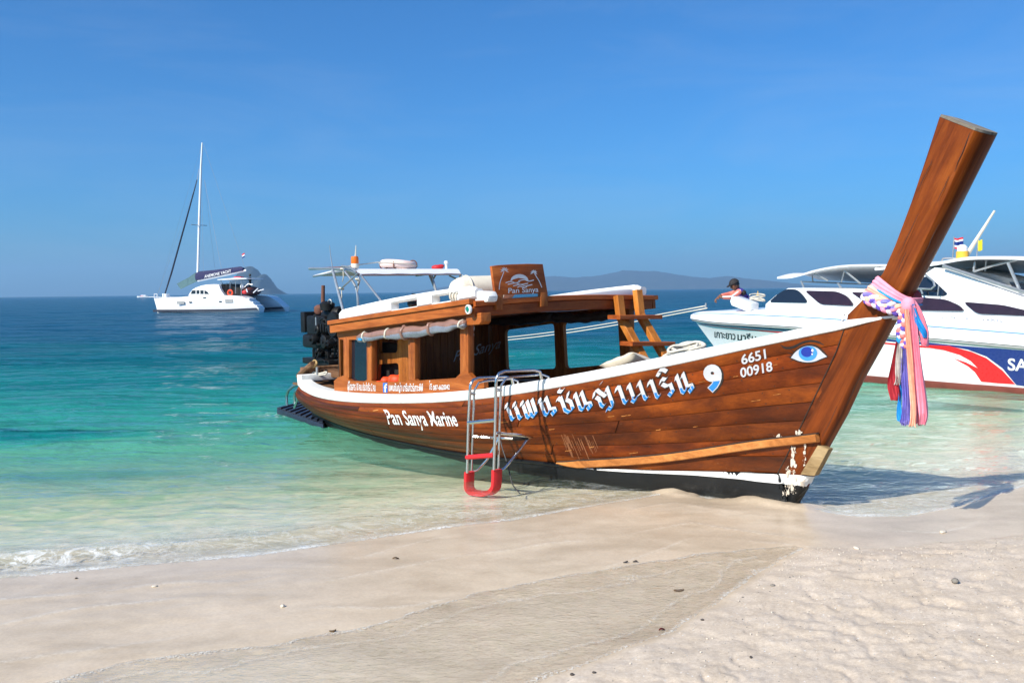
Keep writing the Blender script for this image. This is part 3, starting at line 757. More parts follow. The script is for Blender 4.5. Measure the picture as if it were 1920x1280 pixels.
g_top_px = [(1688, 589), (1641, 590), (1588, 596), (1537, 604), (1470, 619), (1388, 636), (1306, 652), (1240, 666), (1171, 680), (1090, 696), (981, 715), (900, 727), (822, 734), (744, 738), (660, 736), (614, 731), (585, 724), (567, 716), (559, 707)]
g_bot_px = [(1582, 613), (1537, 622), (1470, 636), (1388, 653), (1306, 671), (1240, 685), (1171, 698), (1090, 714), (981, 733), (900, 744), (822, 750), (744, 752), (660, 750), (614, 744.5), (588, 738), (571, 729), (561, 719)]
w_px = [(1462, 887), (1388, 884.5), (1300, 883), (1225, 881.5), (1150, 879), (1090, 876), (1005, 866), (941, 860), (875, 852), (796, 838), (718, 821), (666, 807), (625, 792), (601, 780), (586, 768)]
NS = 72
Gt = [on_plan(x, y, HWL, HWG) for x, y in px_curve(g_top_px, NS)]
Gb = [on_plan(x, y, HWL, HWG) for x, y in px_curve([(a_, b_ + 4.5) for a_, b_ in g_bot_px], NS)]
Wl = [on_plan(x, y, LBL, LBW) for x, y in px_curve(w_px, NS)]
def smooth(P, it=6):
    P = [p.copy() for p in P]
    for _ in range(it):
        Q = [p.copy() for p in P]
        for i in range(1, len(P) - 1): Q[i] = P[i] * .5 + (P[i - 1] + P[i + 1]) * .25
        P = Q
    return P
Gt = smooth(Gt); Gb = smooth(Gb); Wl = smooth(Wl)
# even spacing along the boat
def resample(P, n):
    P = [Vector(p) for p in P]; d = [0]
    for a, b in zip(P[:-1], P[1:]): d.append(d[-1] + (b - a).length)
    t = np.linspace(0, d[-1], n); A = np.array([tuple(p) for p in P])
    return [Vector((np.interp(k, d, A[:, 0]), np.interp(k, d, A[:, 1]), np.interp(k, d, A[:, 2]))) for k in t]
Gt = resample(Gt, NS); Gb = resample(Gb, NS); Wl = resample(Wl, NS)
def hull_pt(p, t, side=-1, off=0.0):
    """p 0 bow .. 1 stern, t 0 gunwale .. 1 boot line"""
    f = p * (NS - 1); i = min(int(f), NS - 2); k = f - i
    g = Gb[i].lerp(Gb[i + 1], k); w_ = Wl[i].lerp(Wl[i + 1], k)
    q = g.lerp(w_, t)
    bulge = .13 * sstep(.12, .55, np.array(p)) * 4 * t * (1 - t) - .035 * (1 - sstep(.05, .4, np.array(p))) * 4 * t * (1 - t) * min(1, p / .06)
    y = q.y - float(bulge)
    return Vector((q.x, y * (1 if side < 0 else -1), q.z - .25 * float(bulge) * 0))
def hull_n(p, t, side=-1):
    e = .004
    a = hull_pt(min(1, p + e), t, side) - hull_pt(max(0, p - e), t, side); b = hull_pt(p, min(1, t + e), side) - hull_pt(p, max(0, t - e), side)
    n = a.cross(b).normalized()
    return n if n.y * side > 0 else -n
# smooth outer surface used to lay lettering on
sv, sf_ = [], []; NP, NT = 120, 14
for i in range(NP + 1):
    for j in range(NT + 1): sv.append(hull_pt(i / NP if i else -.014, j / NT))
for i in range(NP):
    for j in range(NT):
        a = i * (NT + 1) + j; sf_.append((a, a + 1, a + NT + 2, a + NT + 1))
HB = BVHTree.FromPolygons(sv, sf_)
def on_hull(px, py, off=.006):
    o_, d_ = LT.lray(px, py); h_ = HB.ray_cast(o_, d_)
    if h_[0] is None: return None
    n_ = h_[1]
    if n_.y > 0: n_ = -n_
    return h_[0] + n_ * off

# inner skin behind the planks
hull = None
vs, fs = [], []; a_, b_ = 60, 8
for side in (-1, 1):
    n0 = len(vs)
    for i in range(a_ + 1):
        for j in range(b_ + 1):
            p, t = i / a_, j / b_; vs.append(hull_pt(p, t, side) - hull_n(p, t, side) * .022)
    for i in range(a_):
        for j in range(b_):
            q = n0 + i * (b_ + 1) + j; fs.append((q, q + 1, q + b_ + 2, q + b_ + 1))
n0 = len(vs)                                          # transom
e1 = [hull_pt(1, j / b_, -1) for j in range(b_ + 1)]; e2 = [hull_pt(1, j / b_, 1) for j in range(b_ + 1)]
vs += e1 + e2
for j in range(b_): fs.append((n0 + j, n0 + j + 1, n0 + b_ + 2 + j, n0 + b_ + 1 + j))
hull = mesh_obj('hull', vs, fs, M['caulk'], boat, True)

# strakes, each of two or three planks butted end to end
NSTR = 8
TS = [0, .10, .225, .355, .485, .615, .745, .875, 1.0]
BUT = [[.47], [.30, .72], [.52], [.36, .8], [.22, .63], [.44], [.3, .7], [.55]]
for side in (-1, 1):
    for k in range(NSTR):
        cuts = [0] + BUT[k] + [1]
        for c0, c1 in zip(cuts[:-1], cuts[1:]):
            n = max(12, int(110 * (c1 - c0))); mb = MB(); rings = []
            for i in range(n + 1):
                p = c0 + (c1 - c0) * i / n
                if i == 0 and c0 == 0: p = -.012
                if i == 0 and c0 > 0: p += .0006
                if i == n and c1 < 1: p -= .0006
                t0, t1 = TS[k] + .0022, TS[k + 1] - .0022; ring = []
                bw = .014
                for t, o_ in ((t0, -.016), (t0, -.0018), (t0 + bw, 0), ((t0 + t1) / 2, .002), (t1 - bw, .001), (t1, -.0022), (t1, -.016)):
                    ring.append(hull_pt(p, t, side) + hull_n(p, t, side) * o_)
                rings.append(ring)
            mb.loft(rings, closed=False)
            mb.build('plank', M['plank'], hull, smooth='auto')

# bottom below the boot line: black, steep, running into sand and water
def bot_pt(p, t, side):
    f = p * (NS - 1); i = min(int(f), NS - 2); k = f - i
    w_ = Wl[i].lerp(Wl[i + 1], k); q = sstep(.0, .25, np.array(p))
    low = Vector((w_.x + .10 * (1 - float(q)), w_.y * (.80 - .35 * float(q)), w_.z * 0 - .10 - .40 * float(q)))
    r = w_.lerp(low, t); y = r.y * (1 + .18 * math.sin(math.pi * t) * float(q))
    return Vector((r.x, y * (1 if side < 0 else -1), r.z))
vs, fs = [], []
for side in (-1, 1):
    n0 = len(vs)
    for i in range(121):
        for j in range(17): vs.append(bot_pt(i / 120, j / 16, side) + Vector((0, side * .012 * (1 - j / 16), 0)))
    for i in range(120):
        for j in range(16):
            q = n0 + i * 17 + j; fs.append((q, q + 1, q + 18, q + 17))
bottom = mesh_obj('bottom', vs, fs, M['black'], boat, True)
bb = MB()
bpts = [bot_pt(i / 40, 0, -1) + Vector((0, -.022, .004)) for i in range(11, 41)]
bb.sweep(bpts, .035, .03, ch=.008); bb.build('chine_batten', M['black'], boat, smooth='auto')

# stem: one heavy timber from the forefoot to the top of the prow
def stem_sec(lead, aft, ta, tm, tf):
    lead = Vector((lead[0], 0, lead[1])); aft = Vector((aft[0], 0, aft[1])); d = lead - aft; out = []
    for u, t in ((0, ta - .012), (.03, ta), (.55, tm), (.87, tm * .99), (.92, tm * .90), (1.0, tf)):
        out.append((aft + d * u, t))
    return [q + Vector((0, -t, 0)) for q, t in out] + [q + Vector((0, t, 0)) for q, t in reversed(out)]
def spt(px, py, v): p = LT.v(px, py, v); return (p.x, p.z)
secs = [
    ((-.02, -.14), (-.30, -.14), .05, .05, .03),
    (spt(1497, 940, .005), (-.26, .06), .06, .055, .03),
    (spt(1524, 893, .005), spt(1456, 889, -.085), .085, .07, .03),
    (spt(1552, 838, .005), spt(1482, 838, -.10), .10, .085, .035),
    (spt(1587, 775, .005), spt(1508, 783, -.11), .11, .09, .035),
    (spt(1620, 711, .04), spt(1540, 716, -.12), .12, .095, .04),
    (spt(1657, 645, .04), spt(1568, 657, -.125), .125, .10, .04),
    (spt(1688, 590, .045), spt(1584, 612, -.13), .13, .105, .045),
    (spt(1700, 573, .045), spt(1588, 590, -.13), .13, .11, .045),
    (spt(1718, 543, .05), spt(1620, 558, -.125), .125, .115, .05),
    (spt(1735, 510, .05), spt(1654, 512, -.12), .12, .115, .05),
    (spt(1760, 462, .05), spt(1677, 460, -.12), .12, .12, .05),
    (spt(1803, 380, .055), spt(1707, 380, -.125), .125, .13, .055),
    (spt(1838, 310, .06), spt(1735, 296, -.13), .13, .145, .06),
    (spt(1865, 255, .06), spt(1760, 219, -.135), .135, .155, .06)]
mb = MB(); mb.loft([stem_sec(*s_) for s_ in secs])
stem = mb.build('stem_post', M['post'], boat, smooth='auto')
# end grain of the sawn prow top, a thin grey weathered face
top = stem_sec(*secs[-1]); nrm_ = (top[5] - top[0]).cross(top[6] - top[5]).normalized()
nrm_ = nrm_ if nrm_.z > 0 else -nrm_
cen = sum(top, Vector()) / len(top)
mb = MB(); mb.loft([[q + nrm_ * .002 for q in top], [cen + (q - cen) * .99 + nrm_ * .02 for q in top]])
mb.build('prow_top', M['end_grain'], stem, smooth='auto')
# long drying crack in the prow
mb = MB(); mb.tube([LT.v(x, y, -.150) for x, y in ((1820, 246), (1812, 268), (1805, 286), (1796, 304), (1790, 322))], [.0035, .0035, .003, .002, .001], 5)
mb.build('crack', M['dark'], stem)
rr = random.Random(8)
for x0, y0, L in ((1748, 300, 60), (1722, 400, 90), (1780, 330, 50), (1700, 470, 46), (1760, 420, 70), (1620, 690, 70), (1570, 760, 60), (1640, 640, 40)):
    pts = [LT.v(x0 - k * L / 7 * .47 + rr.uniform(-.8, .8), y0 + k * L / 7, -.150 if y0 < 560 else -.125) for k in range(8)]
    if y0 < 560: pts = [Vector((p.x, -.1475 + 0 * p.y, p.z)) for p in pts]
    tube_ = MB(); tube_.tube(pts, [.0006, .0016, .002, .0018, .002, .0016, .001, .0005], 4); tube_.build('crack', M['caulk'], stem)
# seam between stem and planks
mb = MB(); mb.tube([LT.v(x, y, -.137 + .00012 * (y - 612)) for x, y in ((1584, 614), (1568, 659), (1540, 718), (1508, 785), (1482, 840), (1458, 887))], .0045, 6)
mb.build('stem_seam', M['caulk'], boat)

# white painted gunwale: a broad capping with a rounded edge and a second ledge under it
_gx = [p.x for p in reversed(Gb)]; _gz = [p.z for p in reversed(Gb)]
_tx = [p.x for p in reversed(Gt)]; _tz = [p.z for p in reversed(Gt)]
def GBZ(x):
    if x <= _gx[-1]: return float(np.interp(x, _gx, _gz))
    h0 = float(np.interp(_gx[-1], _tx, _tz)) - _gz[-1]; k = (x - _gx[-1]) / (_tx[-1] - _gx[-1])
    return float(np.interp(x, _tx, _tz)) - h0 * (1 - k) - .015 * k
def cap_ring(i, side):
    t = Gt[i]; b = Vector((t.x, t.y, GBZ(t.x))); s_ = side
    inn = .17 if t.x < .2 else max(.05, .17 - .16 * (t.x - .2) / .6)
    y = abs(t.y); hgt = t.z - b.z
    pr = [(y - inn, t.z - .04), (y - inn, t.z - .016), (y - .016, t.z - .012), (y + .004, t.z - .016), (y + .013, t.z - .026), (y + .014, t.z - hgt * .40), (y + .013, t.z - hgt * .55), (y + .010, t.z - hgt * .93), (y + .002, t.z - hgt), (y - .04, t.z - hgt)]
    return [Vector((t.x, s_ * a, c)) for a, c in pr]
# fore part of the gunwale follows the stem up to its tip
for side in (-1, 1):
    mb = MB(); mb.loft([cap_ring(i, side) for i in range(NS)]); mb.build('gunwale', M['white'], boat, smooth='auto')
# stern board between the two gunwale ends
a, b = Gt[-1], Gt[-1] * 1; 
mb = MB(); mb.box((a.x + .05, 0, a.z - .01), (.14, 2 * abs(a.y) + .02, .09)); mb.build('stern_board', M['white'], boat, bevel=.012)

# orange brown rubbing strake, sweeping up to the bow
sp_px = [(1046, 866), (1068, 868.5), (1098, 868.5), (1150, 865.5), (1240, 859), (1330, 846), (1388, 837), (1440, 830), (1490, 825), (1533, 821)]
def on_side(px, py, off):
    q = on_hull(px, py, off)
    return q if q is not None else LT.v(px, py, -.105 - off)
pts = [on_side(x, y, .014) for x, y in px_curve(sp_px, 40) if on_hull(x, y) is not None or x > 1440]
while len(pts) < 40: pts.append(pts[-1] + (pts[-1] - pts[-2]).normalized() * .001)
pts = smooth(pts, 4)
mb = MB(); hs = [.012 + .052 * min(1, i / 7) for i in range(40)]
mb.sweep(pts, .045, hs, ch=.008); mb.build('rubbing_strake', M['strake'], boat, smooth='auto')
mb = MB(); mb.sweep([p + Vector((0, .004, h_ / 2 + .006)) for p, h_ in zip(pts, hs)], .03, .012); mb.build('strake_bedding', M['caulk'], boat)
# white boot stripe
bs = [(1070, 874), (1100, 876), (1225, 881), (1388, 884), (1462, 887), (1526, 892), (1517, 911), (1466, 906.5), (1420, 902), (1388, 897.5), (1300, 890), (1171, 884), (1120, 880.5)]
HB2v = [bot_pt(i / 80, j / 8, -1) + Vector((0, -.012 * (1 - j / 8), 0)) for i in range(81) for j in range(9)]
HB2 = BVHTree.FromPolygons(HB2v, [(i * 9 + j, i * 9 + j + 1, i * 9 + j + 10, i * 9 + j + 9) for i in range(80) for j in range(8)])
STB = BVHTree.FromPolygons([v for v in mb.v], [f for f in mb.f])
_sm = MB(); _sm.loft([stem_sec(*s_) for s_ in secs]); STB = BVHTree.FromPolygons(_sm.v, _sm.f)
def on_low(px, py, off=.008):
    o_, d_ = LT.lray(px, py); best = None
    for tree in (HB, HB2, STB):
        h_ = tree.ray_cast(o_, d_)
        if h_[0] is not None and (best is None or h_[3] < best[3]): best = h_
    if best is None: return None
    n_ = best[1]; n_ = -n_ if n_.dot(d_) > 0 else n_
    return best[0] + n_ * off
v_, f_ = fill_poly(bs, 6, 7); decal('boot_stripe', v_, f_, on_low, M['white'], boat)
# black paint carried round the foot of the stem
v_, f_ = fill_poly([(1455, 908), (1466, 907), (1516, 911.5), (1496, 945), (1490, 946), (1440, 938)], 5, 6); decal('forefoot_paint', v_, f_, on_low, M['black'], boat)
# worn timber shoe on the cutwater
sh = [LT.v(x, y, -.10) for x, y in ((1534, 834), (1551, 842), (1526, 891), (1501, 889))]
sh = [(1533, 834), (1553.5, 842), (1527, 892), (1500, 889)]
mb = MB(); q_ = [LT.v(x, y, -.100) for x, y in sh]; mb.prism(q_, (0, .07, 0)); mb.build('cutwater_shoe', M['shoe'], boat, bevel=.006)
# bleached scrapes of old paint by the stem foot
def blob(cx, cy, rx, ry, seed, n=30, rot=0):
    rr = random.Random(seed); out = []
    for i in range(n):
        a = 2 * math.pi * i / n; k = .55 + .6 * rr.random()
        x, y = rx * k * math.cos(a), ry * k * math.sin(a)
        out.append((cx + x * math.cos(rot) - y * math.sin(rot), cy + x * math.sin(rot) + y * math.cos(rot)))
    return out
rs = random.Random(21); lays = []
for cx_, cy_, sx, sy, n_ in ((1488, 862, 5, 24, 60), (1510, 855, 2.5, 20, 28), (1499, 812, 4, 5, 14), (1461, 818, 5, 2.5, 10), (1484, 915, 10, 8, 44), (1474, 926, 6, 5, 14), (1503, 905, 7, 7, 16), (1478, 880, 3, 10, 16)):
    for k in range(n_):
        x, y = cx_ + sx * rs.gauss(0, .6), cy_ + sy * rs.gauss(0, .6); r_ = .4 + 2.4 * rs.random() ** 3
        if y > 940 or (y > 892 and x > 1522) or x > 1532: continue
        lays += blob(x, y, r_, r_ * (1 + 2.2 * rs.random()), k, 9),
layered_scr = []
for k, b_ in enumerate(lays):
    P_ = [on_low(q[0], q[1], .0100 + .00003 * k) for q in b_]
    if all(q is not None for q in P_): layered_scr.append(P_)
mb = MB()
for P_ in layered_scr: mb.add(P_, [tuple(range(len(P_)))])
o = mesh_obj('scrape', mb.v, mb.f, plain('old_paint', lin((204, 192, 176)), .8, var=.2, scale=20), boat); o['kind'] = 'stuff'


# decks
def deck(name, x0, x1, drop, n, mat):
    mb = MB(); rings = []
    for i in range(n + 1):
        x = x0 + (x1 - x0) * i / n; k = min(range(NS), key=lambda q: abs(Gt[q].x - x)); wd = abs(Gt[k].y) - .07; zt = Gt[k].z - drop
        rings.append([Vector((x, -wd, zt)), Vector((x, wd, zt)), Vector((x, wd, zt - .03)), Vector((x, -wd, zt - .03))])
    mb.loft(rings); return mb.build(name, mat, boat)
deck('foredeck', -2.2, .3, .13, 14, M['deck']); deck('afterdeck', -7.4, -5.7, .10, 8, M['deck'])
mb = MB(); mb.box((-4.1, 0, .24), (3.4, 1.96, .04)); mb.build('cabin_floor', M['inner'], boat)
mb = MB(); mb.box((-2.25, 0, .62), (.04, 1.5, .36)); mb.build('bulkhead', M['inner'], boat)

# ------------------------------------------------------------------ cabin of the longtail boat
NV = -1.20                                             # near wall plane
def nw(px, py, v=NV): return LT.v(px, py, v)
def plate(name, px_poly, v, th, mat, parent, holes=(), r=0, bevel=0, holes_r=0.05):
    """an upright board cut to a pixel outline on the plane y = v, with window holes"""
    P = [LT.v(x, y, v) for x, y in px_poly]
    bm = bmesh.new(); vs = [bm.verts.new(p) for p in P]; es = [bm.edges.new((vs[i], vs[(i + 1) % len(vs)])) for i in range(len(vs))]
    for h_ in holes:
        hp = [LT.v(x, y, v) for x, y in h_]; hp = round_poly(hp, holes_r)
        hv = [bm.verts.new(p) for p in hp]; es += [bm.edges.new((hv[i], hv[(i + 1) % len(hv)])) for i in range(len(hv))]
    bmesh.ops.triangle_fill(bm, use_beauty=True, use_dissolve=False, edges=es)
    r_ = bmesh.ops.extrude_face_region(bm, geom=bm.faces[:])
    bmesh.ops.translate(bm, vec=(0, th, 0), verts=[g for g in r_['geom'] if isinstance(g, bmesh.types.BMVert)])
    bmesh.ops.recalc_face_normals(bm, faces=bm.faces)
    me = bpy.data.meshes.new(name); bm.to_mesh(me); bm.free(); me.materials.append(mat)
    o = bpy.data.objects.new(name, me); COL.objects.link(o); o.parent = parent; return o
def round_poly(P, r, n=4):
    out = []; m = len(P)
    for i in range(m):
        a, b, c = P[i - 1], P[i], P[(i + 1) % m]
        d1 = (a - b); d2 = (c - b); rr = min(r, d1.length * .45, d2.length * .45)
        p1 = b + d1.normalized() * rr; p2 = b + d2.normalized() * rr
        for k in range(n + 1):
            t = k / n; out.append(p1 * (1 - t) ** 2 + b * 2 * t * (1 - t) + p2 * t * t)
    return out
def on_plane_v(v): return lambda x, y: LT.v(x, y, v)

# near side: sill, four posts, header; the openings have rounded corners
plate('cabin_sill', [(626, 714), (634, 707), (643, 704), (653, 710), (658, 714), (682, 715), (688, 712), (694, 712), (700, 716), (760, 716), (766, 712), (776, 710), (780, 713.5), (854, 708.5), (862, 701), (870, 695), (878, 699), (886, 708), (906, 706.5), (908, 727), (875, 732), (822, 737), (744, 741), (690, 740), (648, 737), (627, 733)], NV, .05, M['trim'], boat)
for x0, x1, yt, xb0, xb1, yb in ((643, 653.5, 632, 643.5, 653.5, 709), (686.5, 696, 628, 687, 696, 713), (764, 776.5, 618, 765.5, 777, 714), (861.5, 876.5, 596, 862, 877.5, 704)):
    P = [nw(x0, yt), nw(x1, yt), nw(xb1, yb), nw(xb0, yb)]
    mb = MB(); mb.prism([p + Vector((0, .003, 0)) for p in P], (0, .075, 0)); mb.build('cabin_post', M['trim_up'], boat, bevel=.008)
plate('header', [(632, 622), (878, 586), (878, 600), (776, 616), (700, 629), (694, 632), (686, 636), (654, 637), (648, 640), (643, 637), (636, 636), (632, 630)], NV + .004, .06, M['trim'], boat)
mb = MB(); mb.prism([nw(x, y, NV - .04) for x, y in ((873, 590), (902, 586), (902, 603), (898, 608), (874, 610))], (0, .12, 0)); mb.build('corner_bracket', M['trim'], boat, bevel=.008)
# dark pane in the aft opening
pane = plate('window_pane', [(652, 636), (688, 634), (688, 715), (652, 713)], NV + .045, .008, M['tint'], boat)

# roof with its fascia boards
rc = [LT.v(622, 607, NV - .06), LT.v(884, 567, NV - .06)]     # near edge: stern corner, bow corner
xa, za = rc[0].x, rc[0].z; xf, zf = rc[1].x, rc[1].z
VW = 1.26
def roof_z(x, y): return za + (zf - za) * (x - xa) / (xf - xa) + .055 * (1 - (y / VW) ** 2)
mb = MB(); rings = []
for i in range(13):
    x = xa + (xf - xa) * i / 12
    rings.append([Vector((x, -VW + .02 + (2 * VW - .04) * j / 12, roof_z(x, -VW + 2 * VW * j / 12) - .012)) for j in range(13)] + [Vector((x, VW - .02 - (2 * VW - .04) * j / 12, roof_z(x, 0) - .075)) for j in range(13)])
mb.loft(rings); mb.build('roof', M['inner'], boat, smooth='auto')
def board(name, p, q, w_, h_, mat, up=(0, 0, 1), ch=.006):
    mb = MB(); mb.bar(p, q, w_, h_, up, ch); return mb.build(name, mat, boat, smooth='auto')
for sgn in (-1, 1):
    a = Vector((xa - .02, sgn * (VW + .012), za + .012)); b = Vector((xf + .03, sgn * (VW + .012), zf + .012))
    board('roof_moulding', a, b, .075, .05, M['trim'])
    board('side_fascia', a + Vector((.02, -sgn * .008, -.075)), b + Vector((-.02, -sgn * .008, -.075)), .045, .098, M['trim'])
ytop = .0
def front_pt(px, py, off=0.0): return LT.s(px, py, xf + off)
fl, fr_ = front_pt(884, 567), front_pt(1217, 556)
n = 9
for nm, dz0, hh, off, th in (('front_moulding', .0, .052, .035, .07), ('front_fascia', -.078, .10, .02, .05)):
    mb = MB(); pts = []
    for i in range(n + 1):
        t = i / n; p = fl.lerp(fr_, t); pts.append(Vector((xf + off, p.y, p.z + dz0 - .012 + .030 * math.sin(math.pi * t))))
    mb.sweep(pts, th, hh, ch=.006); mb.build(nm, M['fascia'], boat, smooth='auto')
board('aft_fascia', Vector((xa - .03, -VW, za - .04)), Vector((xa - .03, VW, za - .04)), .05, .12, M['trim'])
# green side light with a white ring at the corner
c_ = LT.v(880, 580, -VW - .045)
mb = MB(); mb.lathe([(.045, 0), (.045, .02), (.032, .026), (.030, .010)], c_, (0, -1, 0), 18); nl = mb.build('side_light', M['white_clean'], boat, smooth='auto')
mb = MB(); mb.ball(c_ + Vector((0, -.012, 0)), .030, 8, (1, .6, 1)); mb.build('lens', M['green'], nl, smooth=True)

# far side wall: upright boards aft, two big windows, forward post
FV = 1.16
x_b = LT.v(783, 640, FV).x
far_out = [(690, 600), (1176, 588), (1179, 686), (1166, 740), (690, 772)]
win1 = [(946, 619), (1038.5, 606), (1042, 691), (949.5, 694)]; win2 = [(1055, 606), (1158, 594), (1163.5, 681), (1060, 690.5)]
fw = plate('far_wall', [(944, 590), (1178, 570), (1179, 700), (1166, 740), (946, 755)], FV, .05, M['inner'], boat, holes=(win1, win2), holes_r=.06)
# boards of the solid part, one by one
xs_px = [690 + i * (946 - 690) / 22 for i in range(23)]
for i in range(22):
    x0, x1 = xs_px[i] + .5, xs_px[i + 1] - .5
    P = [LT.v(x0, 585, FV), LT.v(x1, 585, FV), LT.v(x1, 756, FV), LT.v(x0, 756, FV)]
    mb = MB(); mb.prism(P, (0, .03, 0)); mb.build('wall_board', M['inner'], boat)
mb = MB(); mb.prism([LT.v(x, y, FV + .032) for x, y in ((690, 585), (946, 585), (946, 756), (690, 756))], (0, .012, 0)); mb.build('wall_lining', M['caulk'], boat)
mb = MB(); mb.prism([LT.v(x, y, FV - .05) for x, y in ((1159, 575), (1179, 572), (1180, 696), (1166, 700))], (0, .09, 0)); mb.build('forward_post', M['inner'], boat, bevel=.008)
# boarded bulkhead closing the after end of the cabin
AB = -5.72
for i in range(20):
    y0 = -1.14 + 2.28 * i / 20 + .003; y1 = -1.14 + 2.28 * (i + 1) / 20 - .003
    mb = MB(); mb.box((AB - .015, (y0 + y1) / 2, .85), (.03, y1 - y0, 1.05)); mb.build('wall_board', M['inner'], boat)
mb = MB(); mb.box((AB - .04, 0, .85), (.014, 2.28, 1.05)); mb.build('wall_lining', M['caulk'], boat)
def on_back(x, y):
    p = LT.s(x, y, AB + .006)
    return p if p.y < FV - .01 else LT.v(x, y, FV - .006)
# painted name on the far wall, silver script
def text_quad(txt, bl, br, h, bold=0, shear=0.0, to=None, up=None):
    """a string between two pixel points, h pixels tall"""
    v_, f_, wd = text_poly(txt, bold); d = (br[0] - bl[0], br[1] - bl[1])
    ux = up if up else (0, -1)
    def mp(x, y):
        k = x / wd; return (bl[0] + d[0] * k + shear * y * h + ux[0] * y * h, bl[1] + d[1] * k + ux[1] * y * h)
    return [mp(*q) for q in v_], f_
v_, f_ = text_quad('Pan Sanya', (850, 678), (937, 652), 30, 0.004, .35); decal('painted_name', v_, f_, on_back, M['letter_grey'], boat)
# panelled engine casing seen through the second opening
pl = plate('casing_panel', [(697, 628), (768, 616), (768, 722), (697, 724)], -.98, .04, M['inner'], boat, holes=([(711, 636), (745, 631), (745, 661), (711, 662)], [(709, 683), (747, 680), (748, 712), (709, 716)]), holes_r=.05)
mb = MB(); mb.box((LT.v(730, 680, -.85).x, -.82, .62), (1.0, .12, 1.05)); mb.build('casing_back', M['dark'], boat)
# seats inside
for y in (.62,):
    mb = MB(); mb.box((-3.6, y + .1, .33), (1.5, .32, .05)); mb.box((-3.6, y + .1, .2), (1.4, .26, .2)); mb.build('bench', M['inner'], boat, bevel=.006)

# rolled up plastic awning under the near edge, with straps
rp = [nw(x, y, NV - .055) for x, y in ((673, 633), (700, 628), (740, 624), (780, 620), (820, 613), (850, 608), (873, 604))]
rp = catmull(rp, 40); rings = []
for i, p in enumerate(rp):
    t = i / 39; ring = []
    ry = (.032 + .020 * math.sin(math.pi * min(1, t * 1.1)) + .004 * math.sin(t * 41) + .006 * math.sin(t * 17 + 1)) * (.75 if i in (0, 39) else 1)
    for k in range(14):
        a = 2 * math.pi * k / 14; q = 1 + .10 * math.sin(a * 3 + t * 11) + .08 * math.sin(a * 5 - t * 17)
        ring.append(p + Vector((0, .035 * q * math.cos(a), ry * q * math.sin(a) + .006 * math.sin(t * 31))))
    rings.append(ring)
mb = MB(); mb.loft(rings); aw = mb.build('rolled_awning', M['clear_tarp'], boat, smooth=True)
rings2 = [[q + Vector((0, -.004, -.022)) + (q - p) * -.10 for q in r_] for p, r_ in zip(rp, rings)]
mb = MB(); mb.loft(rings2); mb.build('lower_fold', M['grey_tarp'], aw, smooth=True)
for k, nm in ((3, 'rope'), (11, 'rope'), (16, 'clear_tarp'), (24, 'clear_tarp'), (37, 'rope')):
    mb = MB(); r_ = rings[k]; mb.tube([p_ * 1.0 + (p_ - rp[k]) * .22 + Vector((0, 0, -.008)) for p_ in r_ + r_[:1]], .012 if nm == 'rope' else .020, 6)
    mb.build('strap', M[nm], aw, smooth=True)
mb = MB(); p = nw(676, 636, NV - .10); mb.box(p, (.07, .02, .02)); mb.build('ribbon', M['scarf_blue'], aw)
# round bell hanging by the corner
mb = MB(); mb.torus(nw(883, 615, NV + .1), .045, .008, (0, 1, 0), 18, 6); mb.lathe([(.0, 0), (.045, 0), (.05, .012), (.0, .014)], nw(884, 627, NV + .1), (0, -1, 0), 18); mb.build('hanging_bell', M['white_clean'], boat, smooth='auto')
# dark rolled awnings inside the far side
for a, b in (((910, 600), (1036, 594)), ((1040, 595), (1152, 588))):
    pa, pb = LT.v(*a, FV - .14), LT.v(*b, FV - .14); pts = [pa.lerp(pb, i / 14) + Vector((0, 0, -.03 * math.sin(math.pi * i / 14))) for i in range(15)]
    rings = []
    for i, p in enumerate(pts):
        rings.append([p + Vector((0, .06 * math.cos(2 * math.pi * k / 10), (.058 + .010 * math.sin(i * 1.7 + k)) * math.sin(2 * math.pi * k / 10))) for k in range(10)])
    mb = MB(); mb.loft(rings); mb.build('far_awning', M['tarp'], boat, smooth=True)
# clothes wire under the front edge
mb = MB(); pa, pb = front_pt(938, 581), front_pt(1150, 574); mb.tube([pa.lerp(pb, i / 12) + Vector((0, 0, -.035 * math.sin(math.pi * i / 12))) for i in range(13)], .004, 5); mb.build('wire', M['galv'], boat)

# white slotted rails lying along both roof edges
def rail(sgn, pxs):
    mb = MB(); y = sgn * (VW - .12)
    top = [(645, 589), (700, 583), (760, 575.5), (841, 561), (862, 556)]
    n = 34; x0, x1 = xa + .06, xf - .04; slots = [(.44, .63), (.73, .90)]
    ub = sorted(set([0, .02, .05, .12, .2, .3, .44, .45, .62, .63, .73, .74, .89, .90, .96, .985, 1.0]))
    def zz(u, top_):
        base = za + .06 + (zf - za) * u; h_ = .105 + .025 * math.sin(math.pi * u)
        if u > .98: h_ *= .7
        if u < .01: h_ *= .8
        return base + (h_ if top_ else -.02)
    def seg(us, lo, hi):
        rings = []
        for u in us:
            x = x0 + (x1 - x0) * u; a, b = zz(u, False), zz(u, True); zl = a + (b - a) * lo; zh = a + (b - a) * hi; c = min(.02, (zh - zl) * .3)
            w_ = .05
            rings.append([Vector((x, y + q, z_)) for q, z_ in ((-w_, zl + c), (-w_ + c, zl), (w_ - c, zl), (w_, zl + c), (w_, zh - c), (w_ - c, zh), (-w_ + c, zh), (-w_, zh - c))])
        mb.loft(rings)
    cur = 0.0
    for s0, s1 in slots + [(1.0, 1.0)]:
        us = [u for u in ub if cur <= u <= s0]; seg(us, 0, 1)
        if s1 > s0:
            us = [u for u in ub if s0 <= u <= s1]; seg(us, .62, 1); seg(us, 0, .12)
        cur = s1
    return mb.build('roof_rail', M['white_board'], boat, smooth='auto')
rail(-1, 0); rail(1, 0)
